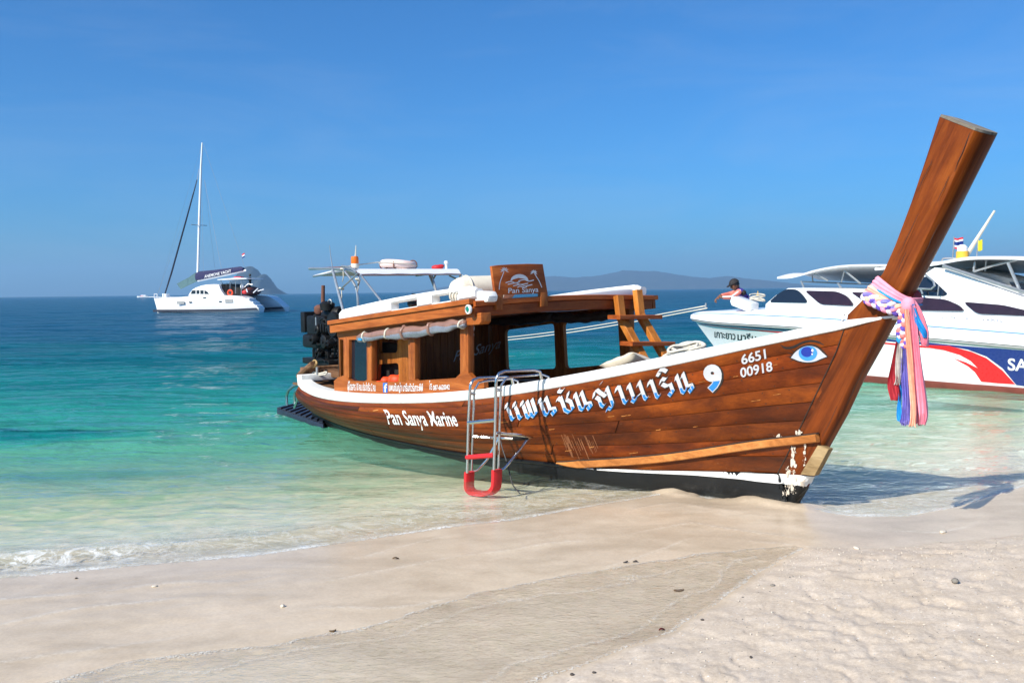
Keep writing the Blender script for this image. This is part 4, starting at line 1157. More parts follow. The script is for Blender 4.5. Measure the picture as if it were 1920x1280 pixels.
# swollen white ends of the rails at the front corners
for poly, v in (([(861, 559), (866, 549), (905, 545.5), (922, 546), (926, 555), (924, 566), (900, 570), (880, 571), (864, 566)], None),):
    P = [LT.v(x - 10, y, -VW + .10) for x, y in poly]; mb = MB(); mb.prism(P, (0, .12, 0)); mb.build('rail_end', M['white_board'], boat, bevel=.022)
P = [front_pt(x, y, -.02) for x, y in ((1052, 556), (1100, 550), (1150, 544), (1182, 541.5), (1191, 544), (1194, 556), (1190, 560), (1052, 560))]
mb = MB(); mb.prism(P, (-.30, 0, 0)); mb.build('rail_end', M['white_board'], boat, bevel=.02)

# wooden steps leaning on the front edge of the roof
st = empty('boarding_steps'); st.parent = boat
d0 = xf + .10
def fp(px, py, d): return LT.s(px, py, d)
for (top_, kn, foot, bo) in (((1159.5, 555), (1164, 594), (1204, 668), .0), ((1195, 544), (1200, 590), (1246, 668), .0)):
    p0, p1, p2 = fp(*top_, d0), fp(*kn, d0 + .05), fp(*foot, d0 + .32)
    mb = MB(); mb.bar(p0, p1 + (p0 - p1).normalized() * -.02, .10, .07, (1, 0, 0), .008); mb.build('stringer', M['steps'], st, smooth='auto')
    p3 = p2 + (p2 - p1).normalized() * .12
    mb = MB(); mb.bar(p1, p3, .10, .07, (1, 0, .3), .008); mb.build('stringer', M['steps'], st, smooth='auto')
for a, b, d in (((1151, 594.5), (1230, 594), d0 + .08), ((1174, 644), (1254, 644), d0 + .24)):
    p, q = fp(*a, d), fp(*b, d); mb = MB(); mb.bar(p + Vector((0, 0, 0)), q, .19, .045, (0, 0, 1), .006); mb.build('tread', M['fascia'], st, smooth='auto')

# name board standing on the front edge
sb = empty('name_board'); sb.parent = boat
db = xf + .075
bq = [(922, 499), (935, 497), (960, 495.5), (990, 494.5), (1018, 495), (1020, 508), (1027, 549.5), (929, 553.5)]
P = [fp(x, y, db) for x, y in bq]
mb = MB(); mb.prism(P, (-.035, 0, 0)); bd = mb.build('board', M['fascia'], sb, bevel=.004)
for q in ([(930, 552), (943, 551.5), (943, 580), (931, 581)], [(1014, 548), (1027, 547.5), (1028, 574), (1014.5, 575)]):
    P = [fp(x, y, db + .002) for x, y in q]; mb = MB(); mb.prism(P, (-.05, 0, 0)); mb.build('board_leg', M['trim_up'], sb, bevel=.004)
def on_board(x, y): return fp(x, y, db + .004)
for tx_, a_, b_ in (('Pan', (953, 549.5), (973.5, 548.6)), ('Sanya', (979, 548.4), (1009.5, 547))):
    v_, f_ = text_quad(tx_, a_, b_, 13.5, .012, .0); decal('board_lettering', v_, f_, on_board, M['letter'], sb)
art = MB()
def stroke(pts, wpx):
    P = [(p.x, p.y) for p in catmull([(a, b, 0) for a, b in pts], 12)]
    for (a, b), (c, d), i in zip(P[:-1], P[1:], range(99)):
        L = math.hypot(c - a, d - b); nx, ny = -(d - b) / L * wpx / 2, (c - a) / L * wpx / 2
        art.add([on_board(a + nx, b + ny), on_board(a - nx, b - ny), on_board(c - nx, d - ny), on_board(c + nx, d + ny)], [(0, 1, 2, 3)])
def blade(pts):
    art.add([on_board(*p) for p in pts], [tuple(range(len(pts)))])
stroke([(936, 543), (937, 532), (940, 522), (945, 509)], 1.5)             # palm trunks
stroke([(1016, 539), (1011, 527), (1006, 519), (1002, 512)], 1.5)
for cx, cy, s_ in ((946, 507, 1.0), (1001, 511, .85)):
    for a in (-165, -130, -100, -60, -25, 15, 165):
        ca, sa = math.cos(R(a)), math.sin(R(a)); L = 8.5 * s_
        blade([(cx, cy), (cx + ca * L * .5 - sa * 1.3, cy + sa * L * .5 + ca * 1.3), (cx + ca * L, cy + sa * L + 1.6), (cx + ca * L * .5 + sa * 1.0, cy + sa * L * .5 - ca * 1.0)])
blade([(958, 527)] + [(974 + 17 * math.cos(R(a)), 527 + 13 * math.sin(R(a))) for a in range(-170, -5, 12)] + [(991, 527), (984, 523), (972, 521), (962, 524)])
for (x0, y0, x1, y1) in ((948, 530, 975, 528), (972, 526.5, 1001, 525), (952, 533, 990, 531), (962, 536, 998, 533.5), (970, 539, 988, 537)):
    stroke([(x0, y0), ((x0 + x1) / 2 - 4, (y0 + y1) / 2 - 1.4), ((x0 + x1) / 2 + 5, (y0 + y1) / 2 + 1.2), (x1, y1)], 1.7)
art.build('board_drawing', M['letter'], sb)

# ------------------------------------------------------------------ painted lettering and eye on the hull
def layered(name, layers, parent, label=None):
    """layers: (verts2d, faces, mat, to3d) stacked into one painted mark"""
    V, F, MI, mats = [], [], [], []
    for v2, f2, mat, to in layers:
        n = len(V); P = [to(*q) for q in v2]
        if mat not in mats: mats.append(mat)
        k = mats.index(mat)
        for f in f2:
            if all(P[i] is not None for i in f): F.append(tuple(i + n for i in f)); MI.append(k)
        V += [p if p is not None else Vector((0, 0, 0)) for p in P]
    me = bpy.data.meshes.new(name); me.from_pydata([tuple(v) for v in V], [], F)
    for mt in mats: me.materials.append(mt)
    me.polygons.foreach_set('material_index', MI); me.update()
    bm = bmesh.new(); bm.from_mesh(me); bmesh.ops.delete(bm, geom=[v for v in bm.verts if not v.link_faces], context='VERTS'); bm.to_mesh(me); bm.free()
    o = bpy.data.objects.new(name, me); COL.objects.link(o); o.parent = parent
    if label: o['label'] = label
    return o
def H_(off): return lambda x, y: on_hull(x, y, off)

GL = {
 'E': ([[(0, .74), (.10, .93)], [(.12, .96), (.12, .12)], [(.12, .12), (.20, .05), (.30, .14)]], .47),
 'PH': ([[(0, .74), (.10, .93)], [(.12, .96), (.13, .10)], [(.13, .12), (.24, .04), (.40, .20)], [(.42, .95), (.43, .16)], [(.43, .14), (.54, .06), (.74, .24)], [(.74, 1.0), (.74, .20)]], 1.08),
 'N': ([[(0, .74), (.10, .93)], [(.12, .96), (.13, .10)], [(.13, .12), (.26, .04), (.50, .30)], [(.36, .78), (.48, .93)], [(.52, 1.0), (.53, .30)], [(.53, .34), (.78, .36)], [(.80, .36), (.80, .12)], [(.80, .12), (.64, .02), (.58, .18)]], 1.12),
 'S': ([[(0, .72), (.10, .86), (.22, .72)], [(.26, .88), (.27, .16)], [(.27, .16), (.46, .03), (.72, .14)], [(.76, .56), (.76, .16)], [(.76, .56), (.56, .70)], [(.56, .72), (.72, .90), (.80, 1.06)]], 1.06),
 'Y': ([[(0, .60), (.16, .88), (.34, .94), (.52, .72)], [(.14, .58), (.30, .46)], [(.28, .50), (.29, .12)], [(.29, .14), (.40, .04), (.54, .16)], [(.52, .74), (.70, .56), (.84, .62)], [(.80, .78), (.92, .93)], [(.96, 1.0), (.97, .08)], [(.97, .06), (.80, -.14), (.62, -.04), (.50, -.20)]], 1.40),
 'A': ([[(0, .70), (.14, .92), (.28, .84)], [(.28, .92), (.29, .12)], [(.29, .12), (.38, .04), (.50, .16)]], .74),
 'M': ([[(0, .74), (.12, .93)], [(.16, .96), (.17, .26)], [(.17, .26), (.02, .14), (.16, .03), (.30, .20)], [(.30, .22), (.80, .46)], [(.62, .78), (.74, .93)], [(.80, 1.0), (.81, .14)], [(.81, .14), (.90, .06), (1.0, .16)]], 1.24),
 'R': ([[(0, .70), (.16, .92), (.40, .84), (.62, 1.0)], [(.10, .66), (.30, .52), (.54, .56)], [(.58, .60), (.59, .16)], [(.59, .16), (.42, .03), (.30, .16)]], .98),
 'an': ([[(.26, 1.20), (.34, 1.30), (.22, 1.38)], [(.26, 1.20), (.46, 1.14), (.62, 1.28), (.66, 1.44)]], 0),
 'ek': ([[(.66, 1.22), (.80, 1.30)], [(.82, 1.30), (.84, 1.56)]], 0),
 'ii': ([[(.0, 1.18), (.20, 1.36), (.46, 1.34), (.62, 1.22)], [(.0, 1.18), (.14, 1.12)], [(.62, 1.22), (.64, 1.62)]], 0)}
word = ['E', 'E', 'PH', 'N', 'S', 'N', 'Y', 'A', 'M', 'A', 'R', 'N']; over = {4: 'an', 6: 'ek', 10: 'ii'}
tot = sum(GL[g][1] for g in word)
bl, br = (957.5, 788.5), (1311, 732)
def word_map(x, y, dx=0, dy=0):
    k = x / tot; h_ = 33 + 4.0 * k
    bow = -2.5 * math.sin(math.pi * k) * -1
    return (bl[0] + (br[0] - bl[0]) * k - .34 * y * h_ + dx + .0 * y, bl[1] + (br[1] - bl[1]) * k + bow - y * h_ + dy)
cx = 0
for i, g in enumerate(word):
    strokes = GL[g][0] + (GL[over[i]][0] if i in over else [])
    strokes = [[(a + cx, b) for a, b in s_] for s_ in strokes]
    vb, fb = nib_poly(strokes, (.29, .20)); vw, fw_ = nib_poly(strokes, (.225, .155)); vl, fl_ = nib_poly([s_ for s_ in strokes], (.15, .10))
    vl, fl_ = tri_clip(vl, fl_, .30, True)
    layered('painted_letter', [
        ([word_map(*q, 1.6, 1.2) for q in vb], fb, M['letter_black'], H_(.0045)),
        ([word_map(*q) for q in vw], fw_, M['letter'], H_(.0062)),
        ([word_map(*q) for q in vl], fl_, M['letter_blue'], H_(.0078))], hull)
    cx += GL[g][1]
# the figure 9
vn, fn, wn = text_poly('9', .06); vt, ft, wt = text_poly('9', .035)
def nine(x, y, dx=0, dy=0, w_=wn): return (1323 + x / w_ * 34 - .18 * y * 45 + dx, 731 - y * 62 - (x / w_) * 4 + dy)
vb, fb, wb = text_poly('9', .075)
vq, fq = tri_clip(vt, ft, .24, True)
layered('painted_number', [([nine(a - .015, b, 2.6, 1.2, wn) for a, b in vb], fb, M['letter_black'], H_(.0045)), ([nine(*q) for q in vn], fn, M['letter'], H_(.0062)), ([nine(a + .02, b) for a, b in vq], fq, M['letter_blue'], H_(.0078))], hull)
for txt, a, b, h_, sh_ in (('6651', (1391, 682.5), (1437, 671), 25, -.12), ('00918', (1389, 707), (1449, 694), 25, -.1)):
    v_, f_ = text_quad(txt, a, b, h_, .022, sh_); layered('registration_number', [(v_, f_, M['letter'], H_(.006))], hull)
for txt, a, b in (('Pan', (729, 794), (756, 795.4)), ('Sanya', (763, 795.8), (804, 797)), ('Marine', (810, 797), (860.5, 797.6))):
    v_, f_ = text_quad(txt, a, b, 38, .012, -.36); layered('painted_name', [(v_, f_, M['letter_white'], H_(.006))], hull)

# the eye
def ell(cx, cy, rx, ry, n=26, a0=0, a1=360, rot=0):
    out = []
    for i in range(n):
        a = R(a0 + (a1 - a0) * i / (n - (0 if a1 - a0 == 360 else 1))); x, y = rx * math.cos(a), ry * math.sin(a)
        out.append((cx + x * math.cos(rot) - y * math.sin(rot), cy + x * math.sin(rot) + y * math.cos(rot)))
    return out
def clip_convex(poly, clip):
    out = poly
    for a, b in zip(clip, clip[1:] + clip[:1]):
        new = []
        for p, q in zip(out, out[1:] + out[:1]):
            sp = (b[0] - a[0]) * (p[1] - a[1]) - (b[1] - a[1]) * (p[0] - a[0]); sq = (b[0] - a[0]) * (q[1] - a[1]) - (b[1] - a[1]) * (q[0] - a[0])
            if sp >= 0: new.append(p)
            if (sp >= 0) != (sq >= 0):
                t = sp / (sp - sq); new.append((p[0] + (q[0] - p[0]) * t, p[1] + (q[1] - p[1]) * t))
        out = new
    return out
up_ = [(p.x, p.y) for p in catmull([(1483, 670, 0), (1492, 659, 0), (1505, 650.5, 0), (1519, 648, 0), (1533, 652, 0), (1543, 661, 0), (1551, 668, 0)], 20)]
dn_ = [(p.x, p.y) for p in catmull([(1551, 668, 0), (1540, 672, 0), (1528, 677, 0), (1513, 678.5, 0), (1498, 676, 0), (1483, 670, 0)], 18)][1:-1]
alm = up_ + dn_
conv = up_[::1] + dn_
def lens(d=0):
    return [(x, y) for x, y in conv]
layers = []
def lay(poly, mat, off, g=5):
    v_, f_ = fill_poly(poly, 3.5, g); layers.append((v_, f_, mat, H_(off)))
lay([(p.x, p.y) for p in catmull([(1480, 671, 0), (1491, 656.5, 0), (1505, 647, 0), (1520, 644.5, 0), (1535, 649, 0), (1547, 660, 0), (1553, 668, 0)], 20)] + [(p.x, p.y) for p in catmull([(1549, 671, 0), (1528, 679, 0), (1512, 680.5, 0), (1496, 678, 0), (1480, 671, 0)], 14)][:-1], M['caulk'], .0036)
lay(alm, M['eye_white'], .0048)
inner = [(1516.5 + (x - 1516.5) * .97, 664 + (y - 664) * .93) for x, y in alm]
def inside_poly(poly):                # iris, cut off by the upper lid
    out = []
    for x, y in poly:
        yu = np.interp(x, [q[0] for q in up_], [q[1] for q in up_]); out.append((x, max(y, float(yu) + .4)))
    return out
lay(inside_poly(ell(1515, 661.5, 17.5, 14.5)), M['iris'], .0060)
lay(inside_poly(ell(1513, 659.0, 11, 9.5)), M['pupil'], .0072)
lay(ell(1523.5, 656, 2.2, 3.0, 10), M['letter_white'], .0084, 3); lay(ell(1523, 663, 1.6, 1.8, 8), M['letter_white'], .0084, 3)
layered('painted_eye', layers, hull)
layers = []
lay([(p.x, p.y) for p in catmull([(1463, 645, 0), (1474, 650, 0), (1488, 647.5, 0), (1503, 640.5, 0), (1519, 637, 0), (1534, 639, 0), (1545, 646, 0)], 18)] + [(p.x, p.y) for p in catmull([(1545, 646.8, 0), (1532, 641.8, 0), (1518, 640.5, 0), (1504, 644, 0), (1489, 652, 0), (1472, 653.4, 0), (1463, 645.6, 0)], 18)], M['letter_black'], .0044)
for x0, y0, x1, y1 in ((1486, 664, 1475, 660), (1484, 668, 1471, 667), (1489, 659, 1480, 654), (1487, 674, 1478, 678)):
    L = math.hypot(x1 - x0, y1 - y0); nx, ny = -(y1 - y0) / L * .8, (x1 - x0) / L * .8
    layers.append(([(x0 + nx, y0 + ny), (x0 - nx, y0 - ny), (x1, y1)], [(0, 1, 2)], M['letter_black'], H_(.0046)))
layered('painted_eyebrow', layers, hull)

# small print on the sill
SL = lambda x, y: LT.v(x, y, NV - .004)
for txt, a, b, h_ in (('ผู้โดยสาร 10 คน ประจำเรือ 2 คน', (652, 731), (704, 733), 20), ('แพนซันญ่า มารีนทัวร์เกาะพีพี', (729, 732.5), (793, 733.5), 19), ('โทร', (805, 730), (810, 730), 20), ('087-6620042', (812, 731), (843, 729.5), 13)):
    v_, f_ = text_quad(txt, a, b, h_, .006); layered('sill_lettering', [(v_, f_, M['letter_white'], SL)], boat)
q = [(718, 717.5), (726, 717.5), (726.5, 735.5), (718.5, 735.5)]
v_, f_ = text_quad('f', (720, 734.5), (725.6, 734.5), 21, .02)
layered('sticker', [(q, [(0, 1, 2, 3)], M['fbblue'], SL), (v_, f_, M['letter_white'], lambda x, y: LT.v(x, y, NV - .007))], boat)
# faint pale runs where water has dried on the planking
rr = random.Random(31); mb = MB()
for k in range(26):
    x, y = 1052 + rr.random() * 60, 812 + rr.random() * 18; L = 10 + 30 * rr.random(); w_ = .25 + .35 * rr.random()
    P_ = [on_hull(a, b, .0049) for a, b in ((x - w_, y), (x + w_, y), (x + w_ + L * .42, y + L), (x - w_ + L * .42, y + L))]
    if all(q is not None for q in P_): mb.add(P_, [(0, 1, 2, 3)])
o = mesh_obj('dried_runs', mb.v, mb.f, plain('dried_salt', lin((150, 96, 62)), .8, var=.2), hull); o['kind'] = 'stuff'
# nail plugs along the strakes
mb = MB()
for k in range(1, NSTR):
    for i in range(70):
        if rr.random() < .35: continue
        p_ = .02 + i / 72 + rr.uniform(-.004, .004); t_ = TS[k] + .022 * (1 if i % 2 else -1); c_ = hull_pt(p_, t_) + hull_n(p_, t_) * .0036; n_ = hull_n(p_, t_); a_ = n_.orthogonal().normalized(); b_ = n_.cross(a_)
        mb.add([c_ + (a_ * math.cos(q) + b_ * math.sin(q)) * .0055 for q in (0, 1.05, 2.1, 3.14, 4.19, 5.24)], [(0, 1, 2, 3, 4, 5)])
o = mesh_obj('nail_plugs', mb.v, mb.f, M['caulk'], hull); o['kind'] = 'stuff'
# wear along the planks: pale rubbed streaks
rr = random.Random(12)
lay_ = []
for x, y, L in ((1140, 781, 12), (1165, 780, 18), (1030, 805, 10), (1210, 745, 10), (1290, 716, 8), (1310, 716, 12), (1375, 706, 9), (1404, 684, 7), (1330, 703, 6), (1230, 806, 9), (985, 775, 9), (1450, 740, 14), (1408, 752, 18), (1450, 684, 8), (1300, 800, 8), (940, 792, 14), (700, 770, 10), (1060, 845, 12), (1180, 850, 16), (1105, 838, 9)):
    s_ = -.16; pts = []
    for i in range(7): pts.append((x + L * i / 6, y + s_ * L * i / 6 - .3 - .9 * rr.random()))
    for i in range(6, -1, -1): pts.append((x + L * i / 6, y + s_ * L * i / 6 + .2 + .7 * rr.random()))
    v_, f_ = fill_poly(pts, 3, 6); layered('rubbed_streak', [(v_, f_, M['strake'], H_(.0052))], hull)

# ------------------------------------------------------------------ stern of the longtail: beam, cover, swim platform, canopy
def tube_o(name, pts, r, mat, parent, n=8, sm=True):
    mb = MB(); mb.tube(pts, r, n); return mb.build(name, mat, parent, smooth='auto' if sm else False)
sbm = LT.v(566, 697, -.92); 
mb = MB(); mb.bar(Vector((sbm.x, -.92, sbm.z)), Vector((sbm.x, .92, sbm.z)), .10, .13, (0, 0, 1), .012); mb.build('stern_beam', M['deck'], boat, smooth='auto')
mb = MB(); mb.box((sbm.x + .5, -.55, sbm.z - .02), (.9, .22, .09)); mb.build('stern_block', M['deck'], boat, bevel=.01)
# curved timber horn at the stern corner
tube_o('stern_horn', [LT.v(x, y, -.92) for x, y in ((562, 706), (567, 699), (576, 690), (586, 681))], [.055, .05, .04, .035], M['deck'], boat)
# grating swim platform with its steel rails, just awash
pl = empty('swim_platform'); pl.parent = boat
q = [LT.z(x, y, .05) for x, y in ((519, 765), (576, 750), (620, 778), (606, 795))]
mb = MB(); mb.prism([p + Vector((0, 0, -.10)) for p in q], (0, 0, .10)); mb.build('grating', M['platform'], pl, bevel=.015)
for i in range(9):
    k = (i + .5) / 9; a, b = q[0].lerp(q[3], k), q[1].lerp(q[2], k); mb = MB(); mb.bar(a + Vector((0, 0, .012)), b + Vector((0, 0, .012)), .06, .022, (0, 0, 1), .004); mb.build('slat', M['platform'], pl, smooth='auto')
for pts in (((538, 760), (537, 742), (541, 731), (551, 723), (573, 714)), ((552, 757), (551.5, 742), (554, 734), (562, 728), (577, 721)), ((552, 764), (563, 735), (566, 728)), ((581, 765), (585, 750), (588, 740))):
    tube_o('hand_rail', [LT.v(x, y, -.98) for x, y in pts], .020, M['chrome'], pl)

# canvas canopy on tubes over the stern: its forward edge runs across the boat
cn = empty('canopy'); cn.parent = boat
SF, ST2 = -5.85, -6.25
f0_, f1_ = LT.s(672, 513.5, SF), LT.s(863, 512.5, SF); t0_, t1_ = LT.s(657, 504, ST2), LT.s(857, 504, ST2)
rings = []
for i in range(15):
    k = i / 14; f_p = f0_.lerp(f1_, k); t_p = t0_.lerp(t1_, k); sg = .008 * math.sin(math.pi * k * 4) ** 2
    fw_ = Vector((1, 0, 0)); a_p = t_p + Vector((-.55, 0, -.01)); b_p = t_p + Vector((-1.1, 0, -.06))
    row = [f_p + Vector((.012, 0, -.004 + sg)), f_p.lerp(t_p, .5) + Vector((.01, 0, .014 - sg)), t_p, a_p + Vector((0, 0, .01 * math.sin(k * 7))), b_p]
    rings.append(row + [q + Vector((-.004, 0, -.014)) for q in reversed(row)])
mb = MB(); mb.loft(rings); mb.build('canvas_top', M['canvas'], cn, smooth='auto')
tube_o('edge_tube', [f0_ + Vector((0, -.01, -.012)), f1_ + Vector((0, .01, -.012))], .011, M['galv'], cn)
for a_, b_ in ((f0_, t0_), (f1_, t1_)): tube_o('edge_tube', [a_ + Vector((0, 0, -.016)), b_ + Vector((0, 0, -.016)), b_ + Vector((-1.1, 0, -.075))], .014, M['galv'], cn)
for pts, v_, r_ in (
    (((645.5, 590), (634, 546), (623.5, 505)), -1.0, .018),                     # long near pole
    (((671.5, 585), (670, 552), (664, 532), (645, 507)), -.8, .015),
    (((724.5, 580), (719, 570), (690, 533), (676, 515)), -.84, .014),
    (((640, 541), (655, 527), (666, 517), (671, 512)), -.9, .010),
    (((671, 536), (674, 524), (669, 514)), -.8, .012),
    (((824.5, 562), (812, 532), (805.5, 516)), .35, .016), (((827, 575), (815, 535), (810, 517)), .35, .014),
    (((863, 533), (857, 524), (843, 517)), .85, .012), (((861, 531), (863, 514)), .84, .011), (((812, 524), (817, 515)), .4, .011),
    (((645, 504), (660, 509), (673, 514)), -.85, .014), (((641, 499), (655, 501), (668, 510)), -.9, .014)):
    tube_o('pole', catmull([LT.v(x, y, v_) for x, y in pts], 3 * len(pts)), r_, M['galv'], cn)
tube_o('whip_aerial', [LT.v(623.7, 503, -1.0), LT.v(620, 480, -1.0), LT.v(618, 460, -1.0)], [.007, .006, .004], M['galv'], cn)
tube_o('boat_hook', [LT.v(580, 503.6, -.7), LT.v(612, 503.5, -.7), LT.v(668, 504.8, -.7)], [.020, .018, .020], M['galv'], cn)
tube_o('boat_hook', [LT.v(596, 503, -.5), LT.v(660, 501, -.5)], [.013, .016], M['rust'], cn)
tube_o('stay', [LT.v(864, 514, .85), LT.v(881, 527, .5)], .006, M['rope'], cn)
tube_o('stay', [LT.s(645, 500, -6.4), LT.s(676, 496, -6.4), LT.s(714, 491, -6.4)], .007, M['rope'], cn)
for x, y in ((640, 541), (671, 524), (643, 505)):
    mb = MB(); p = LT.v(x, y, -.8); mb.torus(p, .028, .012, (0, .3, 1), 12, 6); mb.tube([p, p + Vector((.01, 0, -.10)), p + Vector((-.02, 0, -.16))], .006, 5); mb.build('lashing', M['rope'], cn, smooth=True)
# amber beacon on the canopy
bc = LT.s(665.5, 498.5, -6.4); 
mb = MB(); mb.lathe([(.05, -.03), (.055, .0), (.05, .03)], bc, n=16); be = mb.build('beacon_base', M['cream'], cn, smooth='auto')
mb = MB(); mb.lathe([(.048, .031), (.052, .05), (.050, .10), (.044, .125), (.0, .13)], bc, n=16); mb.build('beacon_lens', M['amber'], cn, smooth='auto')
tube_o('beacon_cord', [bc + Vector((.02, 0, .12)), bc + Vector((.04, 0, .27))], [.012, .004], M['rope'], cn)

# life ring lying on the canopy
lp = LT.s(747, 500, -6.55); lr = empty('life_ring', LT.world(lp + Vector((0, 0, -.03))), LT.rz, 'faded pink and white life ring lying flat on the boat canopy', 'life ring')
mb = MB(); mb.torus((0, 0, .055), .205, .056, (0, .10, 1), 36, 12); mb.build('ring', plain('faded_ring', lin((236, 208, 198)), .7, var=.12, scale=5), lr, smooth=True)
for k in range(4):
    a = math.pi / 4 + k * math.pi / 2; c_ = Vector((math.cos(a) * .205, math.sin(a) * .205, .055)); t_ = Vector((-math.sin(a), math.cos(a), 0))
    mb = MB(); mb.torus(c_, .059, .008, t_, 14, 6); mb.build('band', M['rust'], lr, smooth=True)
mb = MB(); mb.torus((0, 0, .058), .268, .007, (0, .1, 1), 36, 6); mb.build('grab_line', M['rope'], lr, smooth=True)
rc_ = LT.s(820, 500, -6.5); mb = MB(); mb.ball((0, 0, .03), .085, 9, (1, .8, .45)); mb.ball((.05, .02, .05), .05, 7, (1, 1, .5))
o = mb.build('red_bundle', M['red'], None, smooth=True); o.location = LT.world(rc_ + Vector((0, 0, -.04))); tag(o, 'small bundle of red cloth on the front end of the canopy', 'cloth')
o = MB().lathe([(.02, 0), (.02, .06), (.035, .08), (.03, .11), (.0, .12)], (0, 0, 0), n=12).build('white_lamp', M['white_clean'], None, smooth='auto'); o.location = LT.world(LT.s(837, 504, -6.4)); tag(o, 'little white lamp standing at the front edge of the canopy', 'lamp')

# diesel engine on its pivot behind the transom
ec = LT.v(612, 690, -.25); eg = empty('boat_engine', LT.world(ec), LT.rz, 'black diesel engine with rusty exhaust pipe mounted over the stern', 'engine')
def eloc(px, py, dv=0): return LT.v(px, py, -.25 + dv) - ec
def ebox(name, px0, py0, px1, py1, dv, dep, mat='engine', bev=.02):
    a, b = eloc(px0, py1, dv), eloc(px1, py0, dv); c_ = (a + b) / 2; mb = MB(); mb.box((c_.x, dv, c_.z), (abs(b.x - a.x), dep, abs(b.z - a.z))); return mb.build(name, M[mat], eg, bevel=bev)
ebox('cylinder_block', 594, 592, 626, 626, 0, .34, bev=.035); ebox('crankcase', 589, 628, 632, 650, 0, .40, bev=.05); ebox('gearbox', 600, 652, 630, 674, 0, .28, bev=.05)
ebox('radiator', 584, 584, 591, 622, .02, .36, bev=.02); ebox('bracket', 590, 674, 640, 679, 0, .40, bev=.01); ebox('battery_tray', 632, 600, 642, 668, .05, .25, bev=.02)
def edrum(name, px, py, r, dep, dv=-.18, mat='engine'):
    mb = MB(); mb.lathe([(0, 0), (r * .9, 0), (r, dep * .12), (r, dep * .85), (r * .85, dep), (r * .3, dep), (r * .25, dep * 1.25), (0, dep * 1.25)], eloc(px, py, dv), (0, -1, 0), 20); return mb.build(name, M[mat], eg, smooth='auto')
edrum('pulley', 600, 618, .07, .07, -.19); edrum('pulley', 612, 640, .095, .06, -.2); edrum('alternator', 597, 636, .075, .12, -.19); edrum('oil_filter', 630, 642, .05, .14, -.18); edrum('starter', 606, 662, .06, .10, -.14)
mb = MB(); mb.lathe([(0, -.20), (.09, -.20), (.115, -.15), (.115, .15), (.09, .20), (0, .20)], eloc(626, 590, 0), (1, .15, .1), 18); mb.build('fuel_tank', M['engine'], eg, smooth='auto')
mb = MB(); mb.lathe([(0, 0), (.07, 0), (.09, .03), (.09, .10), (.05, .13), (0, .13)], eloc(600, 588, 0), (.1, 0, 1), 16); mb.build('rocker_cover', M['rust'], eg, smooth='auto')
mb = MB(); mb.lathe([(.0, -.03), (.17, -.03), (.18, 0), (.17, .03), (.06, .035), (.06, .06), (0, .06)], eloc(626, 608, -.25), (0, -1, 0), 24); mb.build('flywheel', M['engine'], eg, smooth='auto')
mb = MB(); mb.lathe([(.0, 0), (.10, 0), (.11, .10), (.07, .13), (0, .14)], eloc(614, 582, -.1), n=18); mb.build('air_filter', M['engine'], eg, smooth='auto')
mb = MB(); mb.torus(eloc(618.5, 566, -.1), .034, .010, (.4, -1, 0), 18, 8); mb.build('lifting_eye', M['galv'], eg, smooth=True)
tube_o('exhaust_pipe', [eloc(606, 585), eloc(605.5, 560), eloc(606, 535)], [.034, .030, .028], M['rust'], eg, 10)
tube_o('rocker_pipe', [eloc(604, 584), eloc(609, 574), eloc(614, 575), eloc(616, 583)], .022, M['galv'], eg)
for pts, r_ in ((((592, 591), (593, 612), (593.5, 625)), .012), (((598, 652), (594, 664), (589, 676), (604, 674), (611, 678)), .013), (((634, 668), (640, 662), (641, 673), (628, 675)), .013), (((588, 652), (588, 668), (590, 676)), .016), (((641, 600), (644, 630), (641, 660)), .014), (((600, 600), (606, 596), (612, 602), (611, 612)), .014), (((590, 640), (598, 646), (606, 640)), .018), (((618, 640), (624, 632), (632, 640)), .016)):
    tube_o('hose', catmull([eloc(x, y, -.24) for x, y in pts], 10), r_, M['galv' if r_ == .012 else 'engine'], eg)
for i in range(6):
    ebox('cooling_fin', 592 + i * 5, 607, 594 + i * 5, 622, -.215, .04, 'engine', .004)
mb = MB(); mb.lathe([(.05, .0), (.05, .28), (.09, .30), (.09, .33)], eloc(613, 700), n=14); mb.build('pivot_post', M['engine'], eg, smooth='auto')
tube_o('propeller_shaft', [eloc(600, 660), eloc(600, 660) + Vector((-.5, .5, -1.2))], .035, M['galv'], eg)
rr = random.Random(5)
mb = MB()
for i in range(26):
    c_ = eloc(590 + rr.random() * 46, 588 + rr.random() * 80, -.26 + rr.random() * .06); mb.lathe([(.0, -.012), (.016 + .014 * rr.random(), -.012), (.014, .02), (0, .022)], c_, (rr.uniform(-.5, .5), -1, rr.uniform(-.5, .5)), 7)
o = mb.build('bolts_and_fittings', M['engine'], eg, smooth='auto'); o['kind'] = 'stuff'
# weathered dark cover thrown over the stern gear
rings = []
pr = [(597, 700), (599, 690), (604, 681), (614, 676), (626, 678), (636, 685), (644, 696), (646, 703)]
for j in range(9):
    dv = -.25 + .60 * j / 8; k = math.sin(math.pi * (j + .6) / 9.2) ** .5; rings.append([])
    for x, y in pr:
        p = LT.v(x, y, -.25); b_ = LT.v(x, 703, -.25); q = b_.lerp(p, k); rings[-1].append(Vector((q.x, q.y + dv, q.z + .012 * math.sin(x * .9 + j * 1.3))))
mb = MB(); mb.loft(rings, closed=False); o = mb.build('stern_cover', M['tarp'], None, smooth=True)
for v in o.data.vertices: v.co = Vector(v.co) - LT.v(618, 703, -.25)
o.location = LT.world(LT.v(618, 703, -.25)); o.rotation_euler = (0, 0, LT.rz); tag(o, 'crumpled dark tarpaulin cover below the engine at the stern', 'cover')
